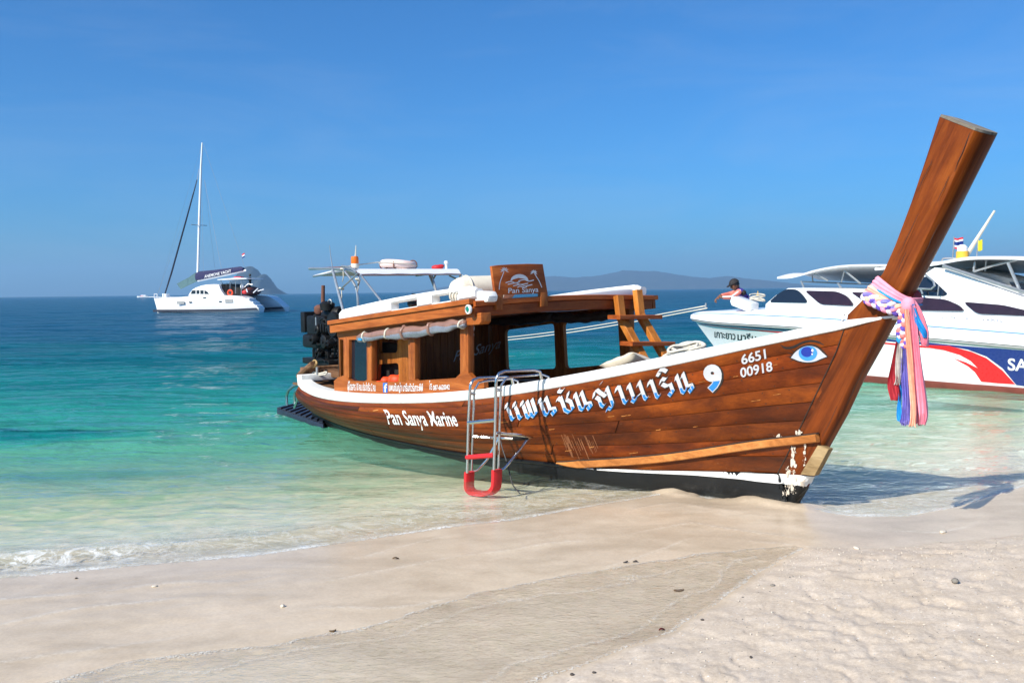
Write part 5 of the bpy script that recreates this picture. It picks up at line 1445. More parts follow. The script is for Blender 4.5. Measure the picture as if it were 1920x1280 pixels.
# stern rope in loops round a cleat
rp_ = []
for i in range(90):
    a = i / 89 * 2 * math.pi * 5; rp_.append(Vector((.07 * math.cos(a) + .0009 * i, .04 * math.sin(a) * 1.2, .0006 * i + .012 * math.sin(a * 1.7))))
mb = MB(); mb.tube(rp_, .010, 6); o = mb.build('stern_rope', M['brass'], None, smooth=True); o.location = LT.world(LT.v(589, 684, -.80)); o.rotation_euler = (R(55), 0, LT.rz); tag(o, 'yellowed rope wound round the stern corner post', 'rope')
rp_ = catmull([LT.v(x, y, -.84) for x, y in ((588, 697), (597, 700), (604, 699), (612, 697), (611, 701), (598, 703), (588, 701), (586, 698))], 30)
mb = MB(); o0 = rp_[0].copy(); mb.tube([p - o0 for p in rp_], .011, 6); o = mb.build('stern_line', M['rope'], None, smooth=True); o.location = LT.world(o0); o.rotation_euler = (0, 0, LT.rz); tag(o, 'short pale line looped on the stern beam', 'rope')
tube_o('cleat', [LT.v(594.5, 703, -.86), LT.v(594.5, 688, -.86)], .018, M['galv'], boat)

# cream roll and white fender on the roof
p0, p1 = LT.v(859, 548, -.55), LT.v(936, 537, -.25)
a_, b_ = Vector((xf - .32, -.92, roof_z(xf - .3, -.8) + .13)), Vector((xf - .22, -.22, roof_z(xf - .2, -.3) + .15))
pA, pB = LT.v(868, 545, -1.0), None
ctr = LT.v(905, 543, -.62)
ro = empty('rolled_mat', LT.world(ctr), LT.rz, 'fat cream vinyl roll lashed on the cabin roof beside the name board', 'roll')
mb = MB(); rings = []
ax = Vector((.10, .99, .02)).normalized()
for i in range(17):
    t = i / 16; x = (t - .5) * .78; k = (1 - abs(2 * t - 1) ** 5) ** .5 if 0 < t < 1 else .25
    rings.append([Vector((math.cos(2 * math.pi * j / 18), 0, math.sin(2 * math.pi * j / 18))) * .150 * k + ax * x for j in range(18)])
mb.loft(rings); mb.build('roll', M['cream'], ro, smooth=True)
for x in (-.20, .18):
    mb = MB(); mb.torus(ax * x, .153, .008, ax, 24, 6); mb.build('lashing', M['rope'], ro, smooth=True)
fe = LT.v(688, 594, -1.0); fo_ = empty('fender', LT.world(fe), LT.rz, 'white sausage fender lying on the aft end of the cabin roof', 'fender')
mb = MB(); mb.loft([[Vector((x, r_ * math.cos(2 * math.pi * j / 14), r_ * math.sin(2 * math.pi * j / 14))) for j in range(14)] for x, r_ in ((-.21, .015), (-.20, .05), (-.15, .075), (.15, .075), (.20, .05), (.21, .015))]); mb.build('body', M['cream'], fo_, smooth='auto')
tube_o('lanyard', [Vector((-.05, 0, .07)), Vector((0, -.02, .12)), Vector((.06, 0, .07))], .006, M['dark'], fo_)
# lashings where the rail meets its swollen end
for k in range(3):
    p = LT.v(852 + k * 4, 556 + k * 2, -VW + .10); mb = MB(); mb.torus(p, .055, .010, (1, .2 * k, .2), 16, 6); mb.build('rail_lashing', M['rope'], boat, smooth=True)

# ------------------------------------------------------------------ steel boarding ladder hooked over the gunwale
lo = LT.v(905, 925, -1.62)
ld = empty('boarding_ladder', LT.world(lo), LT.rz, 'stainless steel boarding ladder with red padded foot hooked on the gunwale', 'ladder')
VO = -1.60; VI = -1.50                                          # outer pair of rails, inner pair
def lv(px, py, v): return LT.v(px, py, v) - lo
# outer rails: from the foot up, over the gunwale and down inside
def railpts(pts, tail, v):
    out = [lv(x, y, v) for x, y in pts]; last = out[-1]
    return out + [last + Vector(t) for t in tail]
r1 = [lv(876, 886, VO), lv(878, 800, VO), lv(881, 735, VO), lv(882, 722, VO)]
top1 = r1[-1]; r1 += [top1 + Vector((.0, .03, .045)), top1 + Vector((.0, .09, .06)), top1 + Vector((0, .40, .05)), top1 + Vector((0, .47, .03)), top1 + Vector((0, .49, -.04))]
r2 = [lv(926, 880, VO), lv(928.5, 800, VO), lv(930, 720, VO), lv(930.5, 710, VO)]
top2 = r2[-1]; r2 += [top2 + Vector((.0, .03, .045)), top2 + Vector((.0, .09, .06)), top2 + Vector((0, .42, .05)), top2 + Vector((0, .49, .03)), top2 + Vector((0, .51, -.04))]
i1 = [lv(884.5, 884, VI), lv(887, 800, VI), lv(889, 738, VI), lv(890, 730, VI)]
t_ = i1[-1]; i1 += [t_ + Vector((0, .05, .06)), t_ + Vector((0, .14, .07)), t_ + Vector((0, .42, .07)), t_ + Vector((0, .50, .04)), t_ + Vector((0, .52, -.03))]
i2 = [lv(934.5, 880, VI), lv(937, 800, VI), lv(939, 728, VI), lv(940, 722, VI)]
t_ = i2[-1]; i2 += [t_ + Vector((0, .05, .055)), t_ + Vector((0, .14, .065)), t_ + Vector((0, .46, .065)), t_ + Vector((0, .54, .035)), t_ + Vector((0, .56, -.04))]
for q in (r1, r2): tube_o('outer_rail', q, 0.0135, M['chrome'], ld, 10)
for q in (i1, i2): tube_o('inner_rail', q, .0105, M['chrome'], ld, 8)
for a, b in (((878, 792), (928.5, 787)),): tube_o('rung', [lv(*a, VO), lv(*b, VO)], .017, M['chrome'], ld)
tube_o('padded_rung', [lv(875.5, 857, VO), lv(926, 853, VO)], .022, M['red'], ld, 10)
for a, b in (((881, 737), (889.5, 738)), ((930.5, 730.5), (939, 731)), ((929, 812), (937.5, 811))):
    tube_o('clamp', [lv(*a, VO), lv(*b, VI)], .014, M['galv'], ld)
# red padded foot: a U of thick webbing
foot = catmull([lv(x, y, (VO + VI) / 2) for x, y in ((880, 884), (879.5, 900), (880, 914), (886, 922), (897, 924), (910, 925), (921, 922), (929, 914), (931, 900), (931.5, 880))], 34)
mb = MB(); n = len(foot); rings = []
for i, p in enumerate(foot):
    t = (foot[min(i + 1, n - 1)] - foot[max(i - 1, 0)]).normalized(); s_ = Vector((0, 1, 0)); u = t.cross(s_).normalized()
    fl = .046
    rings.append([p + s_ * a * fl + u * b * .022 for a, b in ((-1, -.8), (-.8, -1), (.8, -1), (1, -.8), (1, .8), (.8, 1), (-.8, 1), (-1, .8))])
mb.loft(rings); mb.build('padded_foot', M['red'], ld, smooth='auto')
# folding stay against the hull
ft = LT.v(998, 820, -1.10) - lo
tube_o('stay', [lv(936, 812, VI), lv(968, 815, -1.34), ft], .013, M['chrome'], ld)
tube_o('stay', [lv(886, 818, VI), lv(935, 821, -1.36), lv(962, 822, -1.30)], .011, M['chrome'], ld)
tube_o('stay_grip', [lv(961, 822, -1.30), lv(990, 821, -1.16)], .018, M['dark'], ld)
tube_o('brace', [ft + Vector((-.02, -.03, -.01)), lv(956, 866, -1.38), lv(944, 879, -1.46), lv(936, 882, VI)], .012, M['chrome'], ld)
tube_o('brace', [lv(935, 822, -1.36), lv(913, 862, -1.44), lv(895, 881, -1.48), lv(886, 884, VI)], .011, M['chrome'], ld)
pts = catmull([LT.v(x, y, -1.36 - .02 * i) - LT.v(938, 822, -1.4) for i, (x, y) in enumerate(((938, 822), (942, 840), (951, 868), (957, 893), (962, 909), (975, 925)))], 24)
o = MB().tube(pts, .006, 5).build('hanging_cord', M['tarp'], None, smooth=True); o.location = LT.world(LT.v(938, 822, -1.4)); o.rotation_euler = (0, 0, LT.rz); tag(o, 'thin dark cord hanging from the steel ladder down to the water', 'cord')

# ------------------------------------------------------------------ cloth garlands on the prow
go = LT.v(1702, 570, -.15)
ga = empty('prow_garland', LT.world(go), LT.rz, 'pink, blue and lilac cloth garland tied round the wooden prow', 'garland')
def band_wrap(name, at, ab, ft_, fb, mat, folds, puff, ph=0.0):
    """cloth round the prow: at/ab top and bottom pixel on the after edge, ft_/fb on the leading edge"""
    vA, vF = -.15, -.075
    A1, A0 = LT.v(*at, vA), LT.v(*ab, vA); F1, F0 = LT.v(*ft_, vF), LT.v(*fb, vF)
    m = folds * 4 + 1; path = []
    def side(u, q, sg):
        a = A0.lerp(A1, q); f = F0.lerp(F1, q); p = a.lerp(f, u); thick = np.interp(u, [0, .1, .6, .85, 1], [.145, .150, .148, .125, .075])
        return Vector((p.x, sg * (thick), p.z))
    us = [0, .08, .2, .35, .5, .65, .8, .92, 1.0]
    loop = [(u, -1) for u in us] + [(u, 1) for u in reversed(us)]
    rings = []
    for k, (u, sg) in enumerate(loop):
        r_ = []
        for j in range(m):
            q = j / (m - 1); p = side(u, q, sg)
            bump_ = puff * (.35 + .65 * abs(math.sin(q * math.pi * folds + ph + .5 * math.sin(k * .8)))) * (math.sin(math.pi * q) ** .4 if 0 < q < 1 else .2)
            d = Vector((-.5 if u < .04 else (.9 if u > .96 else 0), sg, 0)).normalized()
            r_.append(p + d * (.004 + bump_))
        rings.append(r_)
    rings.append([v.copy() for v in rings[0]])
    mb = MB(); mb.loft([[p - go for p in r_] for r_ in rings], closed=False); return mb.build(name, M[mat], ga, smooth=True)
band_wrap('pink_sash', (1647, 517), (1634, 536), (1708, 558), (1702, 572), 'pink', 3, .020)
band_wrap('peach_sash', (1636, 532), (1627, 543), (1704, 567), (1699, 577), 'peach', 2, .024, 1)
band_wrap('blue_sash', (1652, 541), (1646, 546), (1704, 570), (1702, 574), 'scarf_blue', 1, .028)
band_wrap('coral_sash', (1628, 540), (1621, 550), (1700, 572), (1697, 580), 'scarf_coral', 2, .022, .5)
def braid(name, P, r, cols, turns):
    n = 60; P = catmull(P, n)
    for s_ in range(3):
        pts = []
        for i, p in enumerate(P):
            t = (P[min(i + 1, n - 1)] - P[max(i - 1, 0)]).normalized(); a = t.cross(Vector((0, 1, 0))).normalized(); b = t.cross(a)
            th = 2 * math.pi * (turns * i / n + s_ / 3); pts.append(p + a * r * .8 * math.sin(th) + b * r * .55 * math.sin(2 * th) - go)
        tube_o(name, pts, r * .72, M[cols[s_]], ga, 7)
def wrapline(a, f):
    A, F = LT.v(*a, -.175), LT.v(*f, -.10)
    pts = [A.lerp(F, u) for u in (0, .3, .6, .85)]; pts = [Vector((p.x, -np.interp(u, [0, .6, 1], [.172, .172, .10]), p.z)) for p, u in zip(pts, (0, .3, .6, .9))]
    pts.insert(0, Vector((A.x - .035, .02, A.z + .015))); pts.append(Vector((F.x + .03, -.03, F.z)))
    return pts
braid('braid', wrapline((1622, 554), (1701, 582)), .025, ('scarf_white', 'lilac', 'peach'), 3.3)
braid('braid', wrapline((1626, 562), (1698, 590)), .023, ('violet', 'scarf_white', 'pink'), 3.6)
mb = MB(); mb.ball(LT.v(1703, 572, -.115) - go, .062, 9, (.8, .7, 1)); mb.build('knot', M['pink'], ga, smooth=True)
mb = MB(); mb.ball(LT.v(1697, 582, -.125) - go, .042, 8, (.9, .7, .9)); mb.build('knot', M['scarf_coral'], ga, smooth=True)
def hang(name, path, v, mat, folds, amp, seed=0, ragged=.01):
    """pleated strip: path rows are (pixel x, pixel y, pixel width)"""
    rr = random.Random(seed); P = [LT.v(x, y, v) for x, y, w_ in path]; W = [w_ * (LT.v(x + 1, y, v) - LT.v(x, y, v)).length for x, y, w_ in path]
    n = 26; C_ = catmull(P, n); Ws = np.interp(np.linspace(0, 1, n), np.linspace(0, 1, len(W)), W)
    e = (LT.v(path[0][0] + 20, path[0][1], v) - LT.v(path[0][0], path[0][1], v)); e.z = 0; e.normalize()
    ex = Vector((e.x * .8, -.6 * 0 + e.y, 0)).normalized(); dpt = Vector((0, -1, 0)); m = folds * 12 + 1; rings = []
    jag = [rr.uniform(0, ragged) for _ in range(m)]
    for i in range(n):
        t = i / (n - 1); fr = []; bk = []
        for j in range(m):
            q = j / (m - 1); off = amp * math.sin(q * folds * 2 * math.pi + .9 * math.sin(t * 3 + seed) + seed) * (.5 + .5 * t) + amp * .5 * math.sin(q * 23 + t * 5) + amp * .45 * math.sin(q * 61 + t * 3.1 + seed) + .018 * math.sin(t * 4.2 + seed * 1.7) * t
            z_ = (jag[j] if i == n - 1 else 0)
            c_ = C_[i] + ex * ((q - .5) * Ws[i] * (1 + .10 * math.sin(t * 9 + seed)) + .012 * math.sin(t * 6 + seed * 2 + q * 2) * t) + Vector((0, 0, z_))
            fr.append(c_ + dpt * (off + .002) - go); bk.append(c_ + dpt * (off - .002) - go)
        rings.append(fr + bk[::-1])
    mb = MB(); mb.loft(rings); return mb.build(name, M[mat], ga, smooth='auto')
hang('pink_tail', [(1707, 572, 15), (1712, 620, 20), (1718, 700, 24), (1723, 770, 24), (1724, 799, 22)], -.14, 'pink', 5, .012, 1, .11)
hang('peach_tail', [(1700, 580, 7), (1704, 640, 9), (1709, 720, 11), (1714, 775, 14), (1716, 801, 15)], -.165, 'peach', 2, .010, 2, .02)
hang('pink_loop', [(1710, 562, 10), (1722, 585, 16), (1733, 620, 22), (1737, 642, 13), (1734, 650, 7)], -.09, 'pink', 3, .016, 3, .02)
hang('blue_tail', [(1712, 570, 5), (1718, 590, 8), (1726, 615, 12), (1731, 635, 10)], -.135, 'scarf_blue', 2, .010, 4, .02)
hang('lilac_tail', [(1697, 652, 8), (1696, 690, 14), (1697, 750, 19), (1699, 799, 16)], -.125, 'lilac', 3, .014, 5, .05)
hang('azure_tail', [(1693, 668, 5), (1689, 720, 7), (1689, 760, 9), (1693, 792, 8)], -.09, 'scarf_blue', 1, .010, 6, .03)
hang('red_tail', [(1684, 640, 5), (1680, 680, 10), (1677, 720, 17), (1677, 751, 20)], -.10, 'scarf_red', 2, .012, 7, .005)
hang('grey_tail', [(1691, 634, 6), (1688, 660, 10), (1684, 700, 14), (1682, 722, 15)], -.13, 'scarf_grey', 2, .010, 8, .004)
braid('braid', [LT.v(x, y, -.13) for x, y in ((1696, 590), (1693, 604), (1691, 620), (1690, 632))], .026, ('violet', 'scarf_coral', 'scarf_white'), 2)
braid('braid', [LT.v(x, y, -.12) for x, y in ((1699, 600), (1698, 620), (1697, 640), (1697, 652))], .022, ('scarf_white', 'scarf_coral', 'violet'), 2)
mb = MB(); mb.ball(LT.v(1687, 636, -.13) - go, .03, 8, (.8, .7, 1.1)); mb.build('knot', M['scarf_blue'], ga, smooth=True)
mb = MB(); mb.ball(LT.v(1698, 592, -.12) - go, .032, 8, (.8, .7, 1)); mb.build('knot', M['scarf_blue'], ga, smooth=True)
# little eye bolt and shackle where the prow meets the gunwale
tube_o('eye_bolt', [LT.v(1580, 600, -.16), LT.v(1580, 592, -.15), LT.v(1583, 587, -.14)], .010, M['galv'], boat)

# ------------------------------------------------------------------ things on the foredeck and inside
pc = LT.v(1185, 680, -.15); o = MB()
n = 14; top_, bot_ = [], []
for i in range(n + 1):
    for j in range(n + 1):
        u, v_ = i / n * 2 - 1, j / n * 2 - 1; k = max(0, (1 - u ** 4) * (1 - v_ ** 4)) ** .5
        sx = .23 * u * (1 - .10 * (1 - v_ * v_)); sy = .18 * v_ * (1 - .10 * (1 - u * u)); top_.append(Vector((sx, sy, .06 * k + .006 * math.sin(u * 9 + v_ * 4) * k))); bot_.append(Vector((sx, sy, -.05 * k)))
fs = []
for i in range(n):
    for j in range(n):
        a = i * (n + 1) + j; fs += [(a, a + n + 1, a + n + 2, a + 1)]; b = a + (n + 1) ** 2; fs += [(b, b + 1, b + n + 2, b + n + 1)]
o.add(top_ + bot_, fs); o = o.build('cushion', M['cushion'], None, smooth=True)
pa, pb = LT.v(1143, 684, -.4), LT.v(1218, 656, -.4); dd = (pb - pa).normalized()
o.location = LT.world((pa + pb) / 2 + Vector((.02, 0, -.07))); o.rotation_euler = (R(-22), -math.atan2(pb.z - pa.z, abs(pb.x - pa.x)), LT.rz); tag(o, 'beige cushion propped up on the foredeck below the wooden steps', 'cushion')
pts = []
for i in range(150):
    a = i / 149 * 2 * math.pi * 6; r_ = .15 + .035 * math.sin(i * .37); pts.append(Vector((r_ * .92 * math.cos(a), r_ * .62 * math.sin(a), .012 + .00045 * i + .018 * math.sin(a * 1.5 + i * .05) ** 2)))
cc = LT.v(1290, 666, -.30); o = MB().tube(pts, .013, 6).build('rope_coil', M['rope'], None, smooth=True); o.location = LT.world(cc); o.rotation_euler = (R(18), R(-8), LT.rz + .4); tag(o, 'coil of pale rope lying on the foredeck of the wooden boat', 'rope')
pts = catmull([LT.v(x, y, -.35) - LT.v(1258, 668, -.35) for x, y in ((1243, 669), (1250, 665), (1258, 666), (1264, 662), (1270, 664), (1280, 658))], 24)
o = MB().tube(pts, .013, 6).build('rope_end', M['rope'], None, smooth=True); o.location = LT.world(LT.v(1258, 668, -.35)); o.rotation_euler = (0, 0, LT.rz); tag(o, 'loose end of rope trailing from the coil on the foredeck', 'rope')
# orange life jackets heaped behind the sill
for i, (x, y, w_, h_) in enumerate(((716, 712, .16, .13), (739, 710, .15, .17), (748, 711, .13, .16))):
    o = MB(); c_ = LT.v(x, y, -.95)
    for k in range(5): o.ball((random.uniform(-.05, .05), random.uniform(-.05, .05), random.uniform(-.05, .06)), .075, 7, (1.1, .8, .9))
    o = o.build('life_jacket', M['orange'], None, smooth=True); o.location = LT.world(c_ + Vector((0, 0, -.06))); o.rotation_euler = (0, 0, i * 1.3)
    tag(o, ('orange life jacket lying low at the left behind the cabin sill', 'middle one of three orange life jackets behind the cabin sill', 'orange life jacket at the right end of the three behind the sill')[i], 'life jacket', 'life jackets inside the cabin')

# ------------------------------------------------------------------ people
def grow(name, joints, edges, mat, parent=None, sub=2):
    """joints: name -> (x, y, z, rx, ry); one continuous skinned body"""
    keys = list(joints); me = bpy.data.meshes.new(name)
    me.from_pydata([joints[k][:3] for k in keys], [(keys.index(a), keys.index(b)) for a, b in edges], [])
    o = bpy.data.objects.new(name, me); COL.objects.link(o)
    md = o.modifiers.new('skin', 'SKIN'); md.use_smooth_shade = True; md.branch_smoothing = .6
    for i, k in enumerate(keys):
        sv = me.skin_vertices[0].data[i]; j = joints[k]; sv.radius = (j[3], j[4] if len(j) > 4 else j[3]); sv.use_root = i == 0
    ms = o.modifiers.new('sub', 'SUBSURF'); ms.levels = sub; ms.render_levels = sub
    dg = bpy.context.evaluated_depsgraph_get(); m2 = bpy.data.meshes.new_from_object(o.evaluated_get(dg))
    bpy.data.objects.remove(o); m2.name = name; m2.materials.clear(); m2.materials.append(mat)
    m2.polygons.foreach_set('use_smooth', [True] * len(m2.polygons))
    r_ = bpy.data.objects.new(name, m2); COL.objects.link(r_)
    if parent: r_.parent = parent
    return r_
def head_obj(root, c, yaw, pitch, s=1.0, hair='crop', cap=None):
    """face with brow, nose, lips, ears; the head looks along +x before it is turned"""
    rot = Matrix.Rotation(yaw, 3, 'Z') @ Matrix.Rotation(pitch, 3, 'Y'); c = Vector(c)
    nu, nv = 28, 22; vs = []
    for i in range(nv + 1):
        th = math.pi * i / nv
        for j in range(nu):
            ph = 2 * math.pi * j / nu; d = Vector((math.sin(th) * math.cos(ph), math.sin(th) * math.sin(ph), math.cos(th)))
            p = Vector((d.x * .095, d.y * .075, d.z * .118))
            if d.x > 0:
                fr = d.x; p.x *= 1 - .10 * max(0, -d.z) ; p.y *= 1 - .28 * max(0, -d.z)
                p.x += .022 * math.exp(-((d.y / .16) ** 2 + ((d.z + .12) / .22) ** 2))                    # nose
                p.x -= .012 * (math.exp(-(((d.y - .38) / .18) ** 2 + ((d.z - .08) / .13) ** 2)) + math.exp(-(((d.y + .38) / .18) ** 2 + ((d.z - .08) / .13) ** 2)))
                p.x += .008 * math.exp(-((d.y / .28) ** 2 + ((d.z + .50) / .08) ** 2)) + .006 * math.exp(-((d.y / .25) ** 2 + ((d.z + .82) / .12) ** 2))
                p.x += .006 * math.exp(-((abs(d.y) - .3) / .25) ** 2 - ((d.z - .26) / .08) ** 2)
            vs.append(p * s)
    fs = [(i * nu + j, i * nu + (j + 1) % nu, (i + 1) * nu + (j + 1) % nu, (i + 1) * nu + j) for i in range(nv) for j in range(nu)]
    mb = MB(); mb.add([c + rot @ v for v in vs], fs)
    for sg in (-1, 1): mb.ball(c + rot @ Vector((-.005, sg * .076, -.005)) * s, .026 * s, 6, (.8, .35, 1.2))
    hd = mb.build('head', M['skin'], root, smooth=True)
    for sg in (-1, 1):
        mb = MB(); mb.ball(c + rot @ Vector((.082, sg * .030, .012)) * s, .011 * s, 6); mb.build('eye', M['hair'], hd, smooth=True)
    mb = MB(); rr = random.Random(3)
    if hair:
        hv = []
        for i in range(0, 13):
            th = math.pi * i / 22
            for j in range(nu):
                ph = 2 * math.pi * j / nu; d = Vector((math.sin(th) * math.cos(ph), math.sin(th) * math.sin(ph), math.cos(th)))
                lim = .30 if d.x > .2 else -.45
                k = 1.10 if d.z > lim else .93
                k += .06 * rr.random()
                hv.append(c + rot @ (Vector((d.x * .095, d.y * .077, d.z * .122)) * s * k))
        mb.add(hv, [(i * nu + j, i * nu + (j + 1) % nu, (i + 1) * nu + (j + 1) % nu, (i + 1) * nu + j) for i in range(12) for j in range(nu)]); mb.build('hair', M['hair'], hd, smooth=True)
    return hd, rot
def hand(root, wrist, direction, up, s=1.0, curl=.7, mat='skin'):
    d = Vector(direction).normalized(); u = (Vector(up) - d * Vector(up).dot(d)).normalized(); sd_ = d.cross(u); w_ = Vector(wrist); j = {}; e = []
    j['w'] = (*w_, .024 * s, .018 * s); pm = w_ + d * .05 * s; j['p'] = (*pm, .034 * s, .016 * s); e.append(('w', 'p'))
    for k, (off, L) in enumerate(((-.03, .070), (-.010, .080), (.010, .075), (.030, .058))):
        b0 = w_ + d * .085 * s + sd_ * off * s; b1 = b0 + (d * math.cos(curl * .6) - u * math.sin(curl * .6)) * L * .5 * s; b2 = b1 + (d * math.cos(curl * 1.5) - u * math.sin(curl * 1.5)) * L * .5 * s
        for nm, q, r_ in (('a', b0, .0095), ('b', b1, .0085), ('c', b2, .007)): j[f'{nm}{k}'] = (*q, r_ * s)
        e += [('p', f'a{k}'), (f'a{k}', f'b{k}'), (f'b{k}', f'c{k}')]
    t0 = w_ + d * .035 * s - sd_ * .035 * s; t1 = t0 + (d * .6 - sd_ * .5 - u * .4).normalized() * .045 * s
    j['t0'] = (*t0, .011 * s); j['t1'] = (*t1, .009 * s); e += [('p', 't0'), ('t0', 't1')]
    return grow('hand', j, e, M[mat], root, 1)
# man standing behind the cabin, only his head shows over the roof
f0 = Vector((LT.v(775, 560, .25).x, .25, .08)); hp = LT.v(775, 569, .25)
pr = empty('person', LT.world(f0), LT.rz, 'dark haired person in black standing behind the cabin roof of the wooden boat', 'person')
hz_ = hp.z - f0.z
jj = {'pel': (0, 0, hz_ - .72, .15, .11), 'bel': (0, 0, hz_ - .55, .14, .10), 'che': (0, 0, hz_ - .36, .16, .11), 'nek': (0, 0, hz_ - .19, .06), 'nk2': (.01, 0, hz_ - .10, .055),
      'shl': (0, .17, hz_ - .27, .06), 'ell': (.02, .23, hz_ - .52, .045), 'wrl': (.12, .22, hz_ - .72, .03), 'shr': (0, -.17, hz_ - .27, .06), 'elr': (.02, -.23, hz_ - .52, .045), 'wrr': (.12, -.22, hz_ - .72, .03),
      'hil': (0, .09, hz_ - .80, .095), 'knl': (.02, .10, hz_ - 1.2 if hz_ > 1.45 else (hz_ - .8) * .55, .06), 'anl': (0, .10, .09, .04), 'tol': (.14, .11, .035, .035), 'hir': (0, -.09, hz_ - .80, .095), 'knr': (.02, -.10, hz_ - 1.2 if hz_ > 1.45 else (hz_ - .8) * .55, .06), 'anr': (0, -.10, .09, .04), 'tor': (.14, -.11, .035, .035)}
ee = [('pel', 'bel'), ('bel', 'che'), ('che', 'nek'), ('nek', 'nk2'), ('che', 'shl'), ('shl', 'ell'), ('ell', 'wrl'), ('che', 'shr'), ('shr', 'elr'), ('elr', 'wrr'), ('pel', 'hil'), ('hil', 'knl'), ('knl', 'anl'), ('anl', 'tol'), ('pel', 'hir'), ('hir', 'knr'), ('knr', 'anr'), ('anr', 'tor')]
grow('body', jj, ee, M['cloth_black'], pr)
hand(pr, jj['wrl'][:3], (.5, 0, -1), (1, 0, .4)); hand(pr, jj['wrr'][:3], (.5, 0, -1), (1, 0, .4))
hd, rot = head_obj(pr, (.01, 0, hz_), math.pi * .72, .1, 1.0)
mb = MB(); mb.loft([[Vector((.01, 0, hz_ + dz)) + rot @ Vector((math.cos(2 * math.pi * k / 24) * .103, math.sin(2 * math.pi * k / 24) * .084, 0)) for k in range(24)] for dz in (.018, .050)], cap=False); mb.build('headband', M['scarf_coral'], hd, smooth=True)

# ------------------------------------------------------------------ white speedboat moored behind
P1 = at_z(1920, 741)
SB = Frame(P1 + Vector((.8, .6, 0)) * 1.4, (-.6, .8))
spd = empty('speedboat', SB.o, SB.rz, 'white cabin speedboat with navy and red hull stripe moored behind the wooden prow', 'boat')
xb = SB.v(1299, 594, 0).x
def s_hw(x): return np.where(x > 2.2, 1.40 * np.clip(1 - np.clip((x - 2.2) / (xb - 2.2), 0, 1) ** 2.3, 0, 1) + .02, 1.40)
def c_hw(x): return np.where(x > .8, 1.22 * np.clip(1 - np.clip((x - .8) / (xb - 1.55), 0, 1) ** 2.0, 0, 1) + .015, 1.22)
def s_plan(px, py, fn):
    best = None
    for w_ in np.arange(.02, 1.42, .006):
        p = SB.v(px, py, w_); e = abs(float(fn(np.array(p.x))) - w_)
        if best is None or e < best[0]: best = (e, p)
    return best[1]
NQ = 46
sh_px = [(1300, 597), (1318, 600), (1343, 603.5), (1400, 607), (1493, 612), (1580, 619), (1670, 627), (1760, 634), (1920, 648)]
dk_px = [(1301, 588), (1314, 585), (1345, 584.5), (1400, 586.5), (1480, 589.5), (1563, 594), (1650, 600), (1743, 607), (1920, 620.5)]
Sh = resample(smooth([s_plan(x, y, s_hw) for x, y in px_curve(sh_px, NQ)], 3), NQ)
Dk = resample(smooth([s_plan(x, y, lambda q: np.maximum(s_hw(q) - .03, .01)) for x, y in px_curve(dk_px, NQ)], 3), NQ)
aft = -4.2
Sh.append(Vector((aft, 1.38, Sh[-1].z - .05))); Dk.append(Vector((aft, 1.35, Dk[-1].z - .05)))
xcs = [min(p.x, xb - .75) for p in Sh]; NQ = len(Sh)
Cw = [Vector((x - .75 * max(0, (x - 4) / 3.4), float(c_hw(np.array(x - .75 * max(0, (x - 4) / 3.4)))), .05 + .10 * max(0, (x - 4.5) / 3))) for x in [p.x for p in Sh]]
Kl = [Vector((p.x - .12, p.y * .72, -.30)) for p in Cw]
def s_surface(cols, sg=1, name=None, mat=None, parent=None):
    n, m = len(cols), len(cols[0]); vs = [Vector((p.x, p.y * sg, p.z)) for c in cols for p in c]
    fs = [(i * m + j, i * m + j + 1, (i + 1) * m + j + 1, (i + 1) * m + j) for i in range(n - 1) for j in range(m - 1)]
    return vs, fs
def flare(a, b, n, k):
    out = []
    for i in range(n + 1):
        t = i / n; out.append([Vector((p.x + (q.x - p.x) * t, max(.004, p.y + (q.y - p.y) * (t + k * math.sin(math.pi * t) * min(1, max(0, (p.x - 1) / 5)))), p.z + (q.z - p.z) * t)) for p, q in zip(a, b)])
    return out
side = flare(Sh, Cw, 8, .16)
vs, fs = s_surface(side); SBT = BVHTree.FromPolygons(vs, fs)
V_, F_ = [], []
for sg in (1, -1):
    v2, f2 = s_surface(side + flare(Cw, Kl, 3, 0)[1:], sg); k = len(V_); V_ += v2; F_ += [tuple(i + k for i in f) for f in f2]
m_ = len(side[0]); ti = [i * m_ + m_ - 1 for i in range(len(side) + 3)]; k = len(V_) // 2
for a, b in zip(ti[:-1], ti[1:]): F_.append((a, b, b + k, a + k))
sh_ = mesh_obj('hull', V_, F_, M['white_clean'], spd, 'auto'); fix_normals(sh_)
# white moulded top edge between sheer and deck line, stepped out a little, with the deck
V_, F_ = [], []
prof = []
for a, b in zip(Sh, Dk):
    y = a.y; prof.append([Vector((a.x + .02, max(y - .02, .002), a.z - .02)), Vector((a.x + .05, y + .045, a.z)), Vector((b.x + .05, b.y + .055, b.z - .03)), Vector((b.x, b.y + .02, b.z + .015)), Vector((b.x - .05, b.y * .86, b.z + .10 * min(1, max(.2, (7.6 - b.x) / 3)))), Vector((b.x - .08, 0, b.z + .16 * min(1, max(.1, (7.9 - b.x) / 3))))])
for sg in (1, -1):
    v2, f2 = s_surface(prof, sg); k = len(V_); V_ += v2; F_ += [tuple(i + k for i in f) for f in f2]
dk_ = mesh_obj('deck_moulding', V_, F_, M['white_clean'], spd, 'auto'); fix_normals(dk_)
mb = MB(); mb.tube([Vector((b.x + .02, b.y + .062, b.z - .035)) for b in Dk[1:]], .011, 6); mb.build('deck_line', M['lightblue'], spd, smooth=True)
mb = MB(); mb.tube([Vector((a.x + .02, a.y + .012, a.z - .035)) for a in Sh], .022, 6); mb.build('rub_rail', M['grey_roof'], spd, smooth=True)
